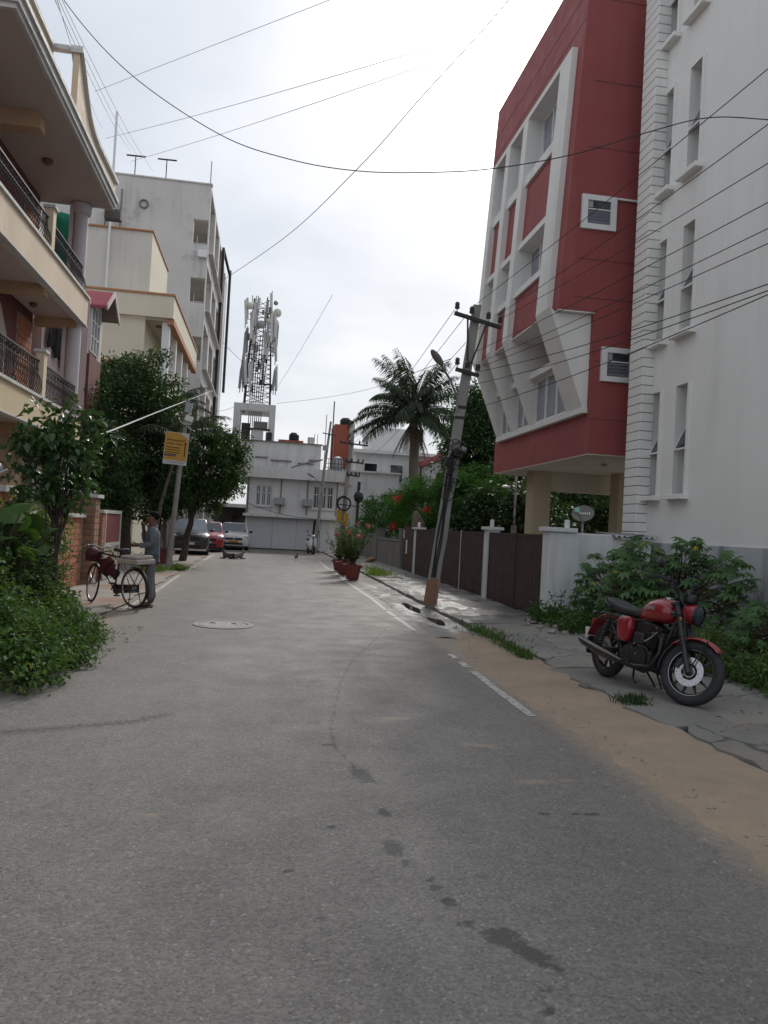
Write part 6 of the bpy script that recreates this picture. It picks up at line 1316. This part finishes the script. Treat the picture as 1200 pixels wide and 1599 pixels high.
    MB().lathe([(.05,-.02),(.055,0)], (0,0,hood-.30), 'y', 14).build('badge', 'steel', t)
    MB().box(-.25, .25, -.03, -.006, gc_+.26, gc_+.37).build('number_plate', plate, t)
    for s in (-1, 1): MB().tube([(s*.3, ws-.02, belt-.02), (s*.3+.35, ws+.08, belt+.08)], .008, 5).build('wiper', 'black_plastic', t)
    MB().box(-h*.97, h*.97, .3, L_-.3, .14, .22).build('underside', 'black_plastic', t)
    return t
car('dark grey sport utility car parked under the kerb tree', (-3.22,34.6,0), R(3), 'car_grey', 4.2, 1.74, 1.62, 1.0, 1.05, 'plate_white', True)
car('red hatchback parked between the dark and the white car', (-2.78,39.1,0), R(2), 'car_red', 3.8, 1.7, 1.5, .9, .96, 'plate_white')
car('white hatchback with orange number plate parked before the far house', (-1.60,43.0,0), R(2), 'car_white', 3.7, 1.66, 1.52, .92, .97, 'plate_orange')

# ---------------------------------------------------------------- scooter
sc = thing('scooter', 'white and black scooter parked before the garage shutter', 'scooter', (2.62,42.6,0), R(-80), world=False)
for x in (.6, -.6): w_ = MB().torus((x,0,.22), .17, .055, 'y', 24, 8).build('wheel', 'tyre', sc, smooth=True); MB().lathe([(.02,-.05),(.12,-.03),(.12,.03),(.02,.05)], (x,0,.22), 'y', 14).build('rim', 'steel', w_)
MB().loft([[(x, -w_, z), (x+.03, -w_*.6, z+.0), (x+.05, 0, z), (x+.03, w_*.6, z), (x, w_, z), (x-.05, 0, z)] for x, w_, z in ((.42,.16,.25),(.46,.22,.45),(.42,.22,.7),(.36,.16,.92))]).build('front_apron', 'car_white', sc, smooth=True)
MB().box(-.2,.42,-.16,.16,.24,.3).build('floorboard', 'black_plastic', sc, bevel=.02); body_loft('rear_body', 'car_white', [(-.1,.12,.3,.66),(-.25,.18,.3,.74),(-.6,.2,.38,.78),(-.9,.12,.5,.78),(-.98,.06,.6,.74)], sc); body_loft('seat', 'seat_vinyl', [(-.12,.1,.72,.8),(-.3,.14,.74,.82),(-.7,.14,.76,.85),(-.92,.08,.78,.84)], sc)
MB().tube([(.3,-.34,1.02),(.36,-.15,1.03),(.37,0,1.0),(.36,.15,1.03),(.3,.34,1.02)], .015, 8).tube([(.37,0,1.0),(.6,0,.25)], .03, 8).build('handlebar', 'black_plastic', sc); MB().ell((.42,0,1.0), (.09,.13,.09), 14, 9).build('headlamp_cowl', 'car_white', sc, smooth=True); MB().ell((.5,0,.99), (.02,.08,.05), 12, 7).build('headlight', 'lamp_glass', sc)
for s in (-1,1): mi = MB().tube([(.34,s*.2,1.03),(.33,s*.3,1.22)], .007, 6).build('mirror', 'black_plastic', sc); MB().ell((.33,s*.31,1.26), (.015,.06,.04), 10, 7).build('mirror_head', 'black_plastic', mi)
fender(.6, .22, .26, R(20), R(160), .08, 'black_plastic', 'front_mudguard', idf, .006, sc)

# ---------------------------------------------------------------- leaning electricity pole
ep = thing('electricity_pole', 'leaning concrete electricity pole with cross arms in front of the brown gate', 'utility pole', (3.57,16,.08))
A, B = Vector((3.57,16,.05)), Vector((4.26,16,6.52)); pl = lambda t_: A.lerp(B, t_)
rings = []
for t_, wx, wy in ((0,.118,.1),(.3,.108,.09),(.6,.098,.085),(1,.085,.07)):
    q = pl(t_); rings.append([q+Vector((a*wx, b_*wy, 0)) for a, b_ in ((-1,-.8),(-.85,-1),(.85,-1),(1,-.8),(1,.8),(.85,1),(-.85,1),(-1,.8))])
MB().loft(rings).build('shaft', 'pole_concrete', ep)
q0, q1 = pl(.0), pl(.085); MB().loft([[q+Vector((a*.124, b_*.106, 0)) for a, b_ in ((-1,-1),(1,-1),(1,1),(-1,1))] for q in (q0, q1)]).build('painted_base', 'pole_base_paint', ep)
def arm(z, x0, x1, zt0, zt1, yy, ins, r=.045):
    a_ = MB().cbox(((x0+x1)/2, yy, (zt0+zt1)/2), (math.hypot(x1-x0, zt1-zt0), .07, .075), (0, math.atan2(zt0-zt1, x1-x0), 0)).build('cross_arm', 'dark_metal', ep)
    for f in ins:
        p_ = Vector((lerp(x0, x1, f), yy-.0, lerp(zt0, zt1, f))); i_ = MB().tube([p_, p_+Vector((0,0,.16))], .012, 6).build('pin', 'galvanised', a_)
        MB().lathe([(.02,.1),(.05,.11),(.055,.15),(.035,.17),(.05,.18),(.05,.22),(.03,.25),(.015,.26)], p_, seg=12).build('insulator', 'insulator', i_, smooth=True)
arm(0, 3.74, 4.78, 6.27, 6.05, 15.86, (.05, .36, .72, .97)); arm(0, 3.83, 4.34, 5.08, 4.98, 15.87, (.06, .5, .95))
MB().tube([pl(.80)+Vector((-.04,-.12,0)), (4.03,15.84,6.17)], .02, 6).tube([pl(.80)+Vector((.04,-.12,0)), (4.45,15.84,6.1)], .018, 6).build('arm_brace', 'dark_metal', ep)
for t_ in (.62, .655): q = pl(t_); MB().box(q.x-.11, q.x+.11, q.y-.098, q.y+.098, q.z-.03, q.z+.03).build('clamp_band', 'dark_metal', ep)
q = pl(.64); la = MB().tube([q+Vector((-.1,-.1,0)), q+Vector((-.12,-.14,.3)), q+Vector((-.35,-.35,.62)), q+Vector((-.62,-.6,.86))], .025, 8).build('lamp_bracket', 'galvanised', ep, smooth=True)
MB().ell(q+Vector((-.72,-.7,.96)), (.22,.1,.06), 14, 8, (0,R(40),R(30))).build('street_lamp', 'grey_wall', la, smooth=True)
cbx = MB()
for k, (dx, dy, r_) in enumerate(((-.13,-.09,.018),(-.10,-.11,.02),(.12,-.10,.013),(-.04,-.115,.016),(.0,-.12,.013))):
    pts = [pl(lerp(.09 if k != 2 else .01, .5, i/10))+Vector((dx*.85+.009*math.sin(i*1.3+k), dy+.01*math.cos(i*1.7+k), 0)) for i in range(11)]; MB().tube(pts, r_, 7).build('cable', 'wire_black' if k not in (0, 2) else 'pole_concrete', ep, smooth=True)
random.seed(4)
for k in range(16):
    t_ = U(.36,.53); q = pl(t_)+Vector((U(-.2,.12), -.16-U(0,.08), 0)); lp = MB().torus(q, U(.05,.13), .008, 'y', 14, 4); lp.v = [(x+.03*math.sin(z*40), y_+.03*math.sin(x*31), z) for x, y_, z in lp.v]; lp.build('cable_loop', random.choice(('wire_black', 'wire_grey', 'black_plastic')), ep)
for (t_, dx, sz) in ((.5,.06,(.2,.12,.16)),(.47,-.12,(.16,.1,.2)),(.515,.15,(.12,.1,.1)),(.44,-.06,(.13,.1,.16))): MB().cbox(pl(t_)+Vector((dx,-.17,0)), sz, (.1,.3,.2)).build('junction_box', 'black_plastic' if dx < .1 else 'galvanised', ep, bevel=.01)

# ---------------------------------------------------------------- street pole with yellow advertisement
sp2 = thing('street_pole', 'slim grey street pole carrying the yellow advertisement board', 'utility pole', (-2.81,24,0))
MB().tube([(-2.81,24,0),(-2.66,24,2.6),(-2.5,24,5.2)], [.085,.075,.06], 12).build('shaft', 'pole_concrete', sp2, smooth=True)
MB().box(-2.62,-2.36,23.86,23.92,4.42,4.5).build('bracket', 'galvanised', sp2); MB().cbox((-2.42,23.86,4.62), (.24,.08,.16), (0,.25,.1)).build('lamp_box', 'window_white', sp2); MB().cbox((-2.46,23.9,4.95), (.2,.12,.3), (0,.1,0)).build('meter_box', 'galvanised', sp2)
M('ad_yellow', (.55,.30,.045), (.5,.27,.04), 3, .6, .02, 40); M('ad_white', (.6,.6,.6)); M('ad_brown', (.10,.045,.01)); M('ad_mauve', (.16,.10,.10))
ad = thing('advert_board', 'yellow advertisement board tied to the street pole', 'sign', (-2.78,23.88,3.2), 0, world=False); ad.rotation_euler = (0, R(3), R(6))
MB().box(-.35,.35,-.02,.0,0,.98).build('board', 'ad_white', ad); MB().add([(-.34,-.023,.13),(.335,-.023,.13),(.335,-.023,.80),(.06,-.023,.965),(-.34,-.023,.965)], [(0,1,2,3,4)]).build('yellow_field', 'ad_yellow', ad)
for (b_, s_, x, z, mt) in (('Personalised', .105, -.03, .74, 'ad_brown'), ('smart living', .10, -.04, .63, 'ad_brown'), ('www.hanureddy', .05, .02, .06, 'ad_brown')):
    if b_.startswith('www'): continue
    piece('lettering', text_mesh(b_, s_, mt, .0008, True), ad, (x,-.0255,z), (R(90),0,0))
for k in range(3): MB().add([(-.3,-.0255,.50-k*.075),(.12,-.0255,.50-k*.075),(.12,-.0255,.525-k*.075),(-.3,-.0255,.525-k*.075)], [(0,1,2,3)]).build('text_line', 'ad_brown', ad)
MB().add([(-.33,-.0255,.24),(.0,-.0255,.24),(.03,-.0255,.32),(-.33,-.0255,.32)], [(0,1,2,3)]).build('banner', 'ad_mauve', ad); MB().add([(.24,-.0255,.26),(.275,-.0255,.26),(.275,-.0255,.64),(.30,-.0255,.64),(.258,-.0255,.72),(.215,-.0255,.64),(.24,-.0255,.64)], [tuple(range(7))]).build('arrow', 'ad_brown', ad); MB().add([(-.25,-.022,.055),(.28,-.022,.055),(.28,-.022,.085),(-.25,-.022,.085)], [(0,1,2,3)]).build('footer_line', 'frame_grey', ad)

# ---------------------------------------------------------------- poles at the far end
fp1 = thing('street_light', 'thin street light pole before the far garage with lamp arm to the left', 'street light', (2.95,44,0))
MB().tube([(2.95,44,0),(3.2,44,4.6),(3.45,44,7.6)], [.1,.085,.06], 10).build('shaft', 'pole_concrete', fp1, smooth=True); MB().tube([(2.75,44.1,0),(2.85,44,1.9)], .07, 8).build('stay_post', 'dark_metal', fp1)
a_ = MB().tube([(3.18,43.95,3.9),(2.95,43.8,4.1),(2.65,43.7,4.3)], .03, 6).build('lamp_arm', 'galvanised', fp1); MB().ell((2.45,43.65,4.42), (.26,.1,.06), 12, 7, (0,R(28),0)).build('lamp_head', 'grey_wall', a_, smooth=True)
MB().box(3.05,3.35,43.8,43.9,5.9,6.2).build('box', 'galvanised', fp1); MB().tube([(3.0,43.9,6.9),(3.75,43.9,6.8)], .03, 6).build('cross_arm', 'dark_metal', fp1)
fp2 = thing('utility_pole', 'far concrete utility pole with two cross arms, cable coil and yellow boxes', 'utility pole', (4.62,46,0))
MB().tube([(4.62,46,0),(4.75,46,4),(4.95,46,7.3)], [.15,.13,.1], 8).build('shaft', 'pole_concrete', fp2)
for z, xa, xb in ((6.6,4.2,5.9),(5.5,4.6,5.7),(4.7,4.7,5.5)): MB().cbox(((xa+xb)/2,45.85,z), (xb-xa,.08,.09), (0,R(3),0)).build('cross_arm', 'dark_metal', fp2); [MB().lathe([(.05,0),(.06,.08),(.03,.2)], (lerp(xa,xb,f),45.85,z+.04), seg=8).build('insulator', 'insulator', fp2) for f in (.05,.35,.7,.96)]
MB().torus((4.62,45.75,3.0), .42, .045, 'y', 24, 6).torus((4.64,45.72,2.98), .37, .03, 'y', 24, 6).build('cable_coil', 'black_plastic', fp2); MB().tube([(4.2,45.75,2.95),(5.6,45.75,2.85)], .03, 6).build('cable', 'black_plastic', fp2)
M('box_yellow', (.5,.27,.03)); [MB().box(x,x+.28,45.6,45.75,1.75+dz,2.5+dz).build('yellow_box', 'box_yellow', fp2) for x, dz in ((4.25,.1),(4.65,-.1))]
fp3 = thing('steel_post', 'dark steel post behind the potted plants', 'post', (5.35,45,0)); MB().tube([(5.35,45,0),(5.4,45,4.3)], .09, 8).build('shaft', 'dark_metal', fp3); MB().ell((5.4,44.9,3.4), (.3,.2,.35), 10, 8).build('cable_bundle', 'black_plastic', fp3, smooth=True)
gl_ = thing('garden_lamp', 'grey lamp post standing behind the brown double gate', 'lamp post', (8.0,24,0)); MB().tube([(8.0,24,0),(8.0,24,3.9)], .045, 8).build('shaft', 'galvanised', gl_); MB().tube([(8.0,24,0),(8.0,24,1.95)], .1, 8).build('sleeve', 'pole_concrete', gl_); MB().tube([(8.0,24,2.9),(7.75,23.95,3.15)], .02, 6).build('arm', 'galvanised', gl_); MB().ell((7.65,23.93,3.18), (.15,.08,.05), 10, 6).build('lamp_head', 'window_white', gl_, smooth=True)
tp_ = thing('thin_mast', 'thin white mast before the white cottage', 'mast', (10.9,40,0)); MB().tube([(10.9,40,0),(10.95,40,6.2)], .05, 8).build('shaft', 'galvanised', tp_)

# ---------------------------------------------------------------- potted oleanders
random.seed(17)
def pot(x, y_, h, label, plant_h, n_, fl):
    t = thing('potted_plant', label, 'potted plant', (x,y_,0)); MB().lathe([(.17,.0),(.19,.02),(.25,h-.08),(.29,h-.08),(.3,h-.0),(.27,h),(.26,h-.05),(.01,h-.05)], (x,y_,.01), seg=22).build('pot', 'terracotta', t, smooth=True, angle=50); MB().lathe([(.255,h-.045),(.01,h-.03)], (x,y_,.01), seg=16).build('soil', 'potting_soil', t)
    mb = MB(); P, D, Nn, LN = [], [], [], []; tips = []
    for k in range(n_):
        a = U(0,6.28); tip = Vector((x+math.cos(a)*U(.1,.68), y_+math.sin(a)*U(.1,.6), h+plant_h*U(.55,1))); pts = limb((x+U(-.08,.08), y_+U(-.08,.08), h-.04), tip, -.03, 6, .03); mb.tube(pts, [lerp(.012,.004,i/6) for i in range(7)], 4); tips.append(tip)
        for j in range(34):
            f = U(.18,1)*6; i = min(int(f), 5); p_ = pts[i].lerp(pts[i+1], f-i); P.append(tuple(p_)); D.append((random.gauss(0,.6), random.gauss(0,.6), U(-.2,.8))); Nn.append((U(-.4,.4), U(-.4,.4), 1)); LN.append(U(.1,.17))
    mb.build('stems', 'bark', t); LN = np.array(LN); leafmesh('foliage', P, D, np.array(Nn), LN, LN*.24, 'leaf_mid' if fl else 'leaf_mid', parent=t, droop=.25)
    for k in range(fl): q = np.array(tips[k % len(tips)])+np.array((0,0,.05)); leafmesh('blossom', q+unit(22)*.05, unit(22), unit(22)+np.array((0,0,.5)), .07, .06, 'flower_pink', parent=t)
pot(2.74, 23.3, .46, 'nearest terracotta pot with a bushy pink oleander', 1.28, 30, 5); pot(2.72, 25.6, .42, 'middle terracotta pot with a pink flowering plant', 1.4, 24, 3); pot(2.78, 27.8, .4, 'farthest terracotta pot in the row along the road edge', 1.1, 22, 3)
pb = thing('planter_box', 'dark red planter box under the trees near the street pole', 'planter', (-3.35,27,0)); MB().box(-3.65,-3.05,26.8,27.3,0,.48).build('box', 'terracotta', pb, bevel=.02); MB().box(-3.7,-3.0,26.75,27.35,.48,.55).build('rim', 'terracotta', pb, bevel=.01); MB().box(-3.63,-3.07,26.82,27.28,.5,.556).build('soil', 'potting_soil', pb)

# ---------------------------------------------------------------- dogs and bird
M('fur_dark', (.035,.028,.024), (.10,.08,.065), 6, .95, .5, 60); M('fur_tan', (.30,.20,.12), (.22,.14,.085), 5, .95, .5, 60); M('fur_white', (.3,.28,.26), (.05,.04,.035), 9, .95, .5, 60)
def dog(label, loc, rz, mat, head_up=True, sc_=1.):
    t = thing('dog', label, 'dog', loc, rz, world=False); s = sc_
    if head_up:
        V_ = [(-.22,0,.12),(-.1,0,.13),(.05,0,.14),(.15,0,.17),(.19,0,.25),(.225,0,.315),(.29,0,.305),(.34,0,.29), (-.20,.09,.10),(-.05,.12,.05),(-.16,.13,.025),(-.06,.14,.02), (-.20,-.09,.10),(-.05,-.12,.05),(-.16,-.13,.025),(-.06,-.14,.02), (.16,.07,.10),(.12,.08,.03),(.33,.07,.02), (.16,-.07,.10),(.12,-.08,.03),(.33,-.07,.02), (-.29,0,.08),(-.31,.09,.03),(-.26,.17,.02)]
        E2 = [(0,1),(1,2),(2,3),(3,4),(4,5),(5,6),(6,7),(0,8),(8,9),(9,10),(10,11),(0,12),(12,13),(13,14),(14,15),(3,16),(16,17),(17,18),(3,19),(19,20),(20,21),(0,22),(22,23),(23,24)]; R2 = [.1,.11,.115,.1,.07,.072,.042,.026,.06,.04,.025,.02,.06,.04,.025,.02,.045,.03,.022,.045,.03,.022,.022,.015,.01]
        ears = [(.21,.05,.40),(.21,-.05,.40)]
    else:
        V_ = [(-.22,0,.10),(-.1,-.05,.11),(.05,-.06,.115),(.18,0,.10),(.25,.10,.07),(.24,.19,.065),(.16,.24,.05),(.10,.26,.04), (-.2,.10,.07),(-.02,.14,.04),(-.14,.2,.025),(.15,.12,.05),(.02,.2,.025),(-.3,.06,.06),(-.27,.18,.03),(-.15,.26,.02)]
        E2 = [(0,1),(1,2),(2,3),(3,4),(4,5),(5,6),(6,7),(0,8),(8,9),(9,10),(3,11),(11,12),(0,13),(13,14),(14,15)]; R2 = [.085,.095,.1,.08,.055,.06,.035,.02,.055,.035,.022,.04,.022,.03,.02,.012]
        ears = [(.27,.16,.12),(.21,.18,.125)]
    V_ = [tuple(c*s for c in v) for v in V_]; b_ = bpy.data.objects.new('body', skin_mesh('body', V_, E2, [r*s for r in R2], mat, 1)); col.objects.link(b_); b_.parent = t
    for e in ears: MB().lathe([(.03*s,0),(.018*s,.03*s),(.004*s,.065*s)], tuple(c*s-(.03*s if i == 2 else 0) for i, c in enumerate(e)), seg=8).build('ear', mat, b_, smooth=True)
dog('dark dog lying on the road, the left one of the pair', (-1.42,33.0,0), R(165), 'fur_dark'); dog('black and white dog lying on the road, the right one of the pair', (-1.02,33.25,0), R(20), 'fur_white')
dog('tan dog curled up asleep by the low wall', (4.75,33.4,.13), R(60), 'fur_tan', False, 1.1); dog('tan dog asleep on the footpath behind the flower pots', (3.35,32.2,.1), R(100), 'fur_tan', False, 1.1)
bd2 = thing('crow', 'black crow walking on the road near the street end', 'bird', (1.5,34.4,0), R(70), world=False)
bo2 = bpy.data.objects.new('body', skin_mesh('body', [(-.12,0,.14),(0,0,.17),(.08,0,.22),(.12,0,.28),(.16,0,.285),(.21,0,.275),(-.24,0,.10)], [(0,1),(1,2),(2,3),(3,4),(4,5),(0,6)], [.04,.06,.05,.038,.02,.007,.02], 'fur_dark', 1)); col.objects.link(bo2); bo2.parent = bd2
for s in (-1,1): MB().tube([(.0,s*.03,.13),(.02,s*.03,.06),(.0,s*.03,.005),(.05,s*.03,.004)], .006, 5).build('leg', 'black_plastic', bd2); MB().ell((-.04,s*.05,.17), (.13,.012,.045), 10, 7, (0,R(15),0)).build('wing', 'fur_dark', bd2, smooth=True)
# gate lamp on a brick pillar at the picture edge
lp_ = thing('lamp_pillar', 'brick pillar with white cap and round lamp at the left picture edge', 'pillar', (-4.0,12.3,0)); bx('post', 'brick_orange', lp_, -4.3,-3.86,12.1,12.55,0,1.85); bx('cap', 'cornice', lp_, -4.38,-3.78,12.02,12.63,1.85,1.95); MB().tube([(-4.08,12.32,1.95),(-4.08,12.32,2.08)], .03, 8).build('lamp_stem', 'dark_metal', lp_); MB().ell((-4.08,12.32,2.19), (.14,.14,.13), 16, 10).build('lamp_globe', 'glass_pale', lp_, smooth=True)
# ---------------------------------------------------------------- overhead wires
def pt(px, py, Y):
    """the point at street depth Y seen in the direction of picture point px, py of the 1200 x 1599 photograph"""
    x, y_ = px-600., py-799.5; d = fw*F+cx*x-cy*y_; d = Vector(d); return Vector((0,0,CH))+d*(Y/d.y)
def smooth(pts, k=8):
    out_ = []
    for i in range(len(pts)-1):
        p0, p1, p2, p3 = pts[max(i-1,0)], pts[i], pts[i+1], pts[min(i+2,len(pts)-1)]
        for j in range(k):
            t = j/k; out_.append(.5*((2*p1)+(p2-p0)*t+(2*p0-5*p1+4*p2-p3)*t*t+(3*p1-p0-3*p2+p3)*t**3))
    return out_+[pts[-1]]
def wire(label, pts, r=.009, mat='wire_black', sag=0., group=None):
    P = [pt(*q) for q in pts]
    if len(P) == 2:
        P = [P[0].lerp(P[1], i/12)-Vector((0,0,sag*math.sin(math.pi*i/12))) for i in range(13)]
    else: P = smooth(P)
    return tag(MB().tube(P, r, 5).build('overhead_wire', mat, smooth=True), label, 'wire', group)
wire('thick black cable sagging across the whole sky', [(40,-110,14.5),(100,0,14.2),(200,112,13.6),(340,208,13),(450,248,12.5),(560,267,12),(680,269,11.6),(780,262,11.3),(900,240,10.9),(1010,207,10.5),(1105,184,10.2),(1200,187,9.9),(1330,200,9.5)], .008)
wire('black cable rising diagonally from the grey apartment block to the upper right', [(345,440,44),(450,367,33),(560,262,24),(660,150,19),(765,35,15.5),(860,-80,13)], .0125)
wire('thin wire high on the left, nearest the top edge', [(148,143,20),(520,-2,14)], .005, 'wire_grey'); wire('thin wire crossing the upper left sky above its near twin', [(165,216,40),(700,66,18)], .009, 'wire_grey', .1); wire('thin wire crossing the upper left sky below its near twin', [(205,252,44),(710,86,18)], .009, 'wire_grey', .1)
for i, (a, b) in enumerate((((84,-5),(204,236)), ((90,-5),(215,242)), ((95,-5),(240,268)), ((88,-5),(160,200)))):
    wire(['leftmost of the thin wires fanning down to the roof mast','second thin wire fanning down to the roof mast','rightmost of the thin wires fanning down past the roof mast','shortest thin wire dropping behind the stepped parapet'][i], [(a[0],a[1],15),(b[0],b[1],42)], .008, 'wire_grey', .25)
ends = [((745,474),(1210,96)),((778,492),(1210,180)),((778,500),(1210,243)),((745,548),(1210,308)),((748,566),(1210,349)),((746,575),(1210,373)),((745,581),(1210,436)),((742,600),(1210,446)),((735,640),(1210,452))]
nm = ['topmost','second from top','third from top','fourth from top','fifth from top','sixth from top','seventh from top','eighth from top','lowest']
for i, (a, b) in enumerate(ends): wire(f'{nm[i]} of the wires running from the leaning pole past the white building', [(a[0],a[1],15.9),(b[0]+90,b[1]-(b[1]-a[1])*-.19,6.2)], .0055 if i < 6 else .0065, 'wire_black', .05+.05*(i > 5))
for i, (a, b) in enumerate((((710,484),(546,690)),((730,490),(552,692)),((762,497),(560,694)),((712,570),(556,726)))): wire(['leftmost','second','third','lowest'][i]+' of the wires from the leaning pole to the far utility pole', [(a[0],a[1],15.9),(b[0],b[1],45.8)], .007, 'wire_black', .35)
wire('white cable slanting from the small tree to the dark pipe', [(-20,745,10.2),(165,676,12),(255,640,20),(332,610,40)], .012, 'window_white'); wire('thin cable from the telecom tower frame towards the palm', [(432,630,50),(500,622,45),(575,608,40),(705,560,17)], .01, 'wire_grey'); wire('faint cable between the apartment block and the telecom frame', [(335,642,46),(368,634,49.5)], .012, 'wire_grey', .1)
wire('faint guy wire dropping from the apartment pipe to the telecom tower', [(344,530,56),(390,575,51)], .015, 'wire_grey', .05); wire('thin wire in front of the telecom tower climbing to the upper right', [(430,610,48),(520,460,30)], .008, 'wire_grey', .1); wire('low black cable from the far house to the street light', [(386,785,46.5),(440,803,46),(505,812,44)], .015)
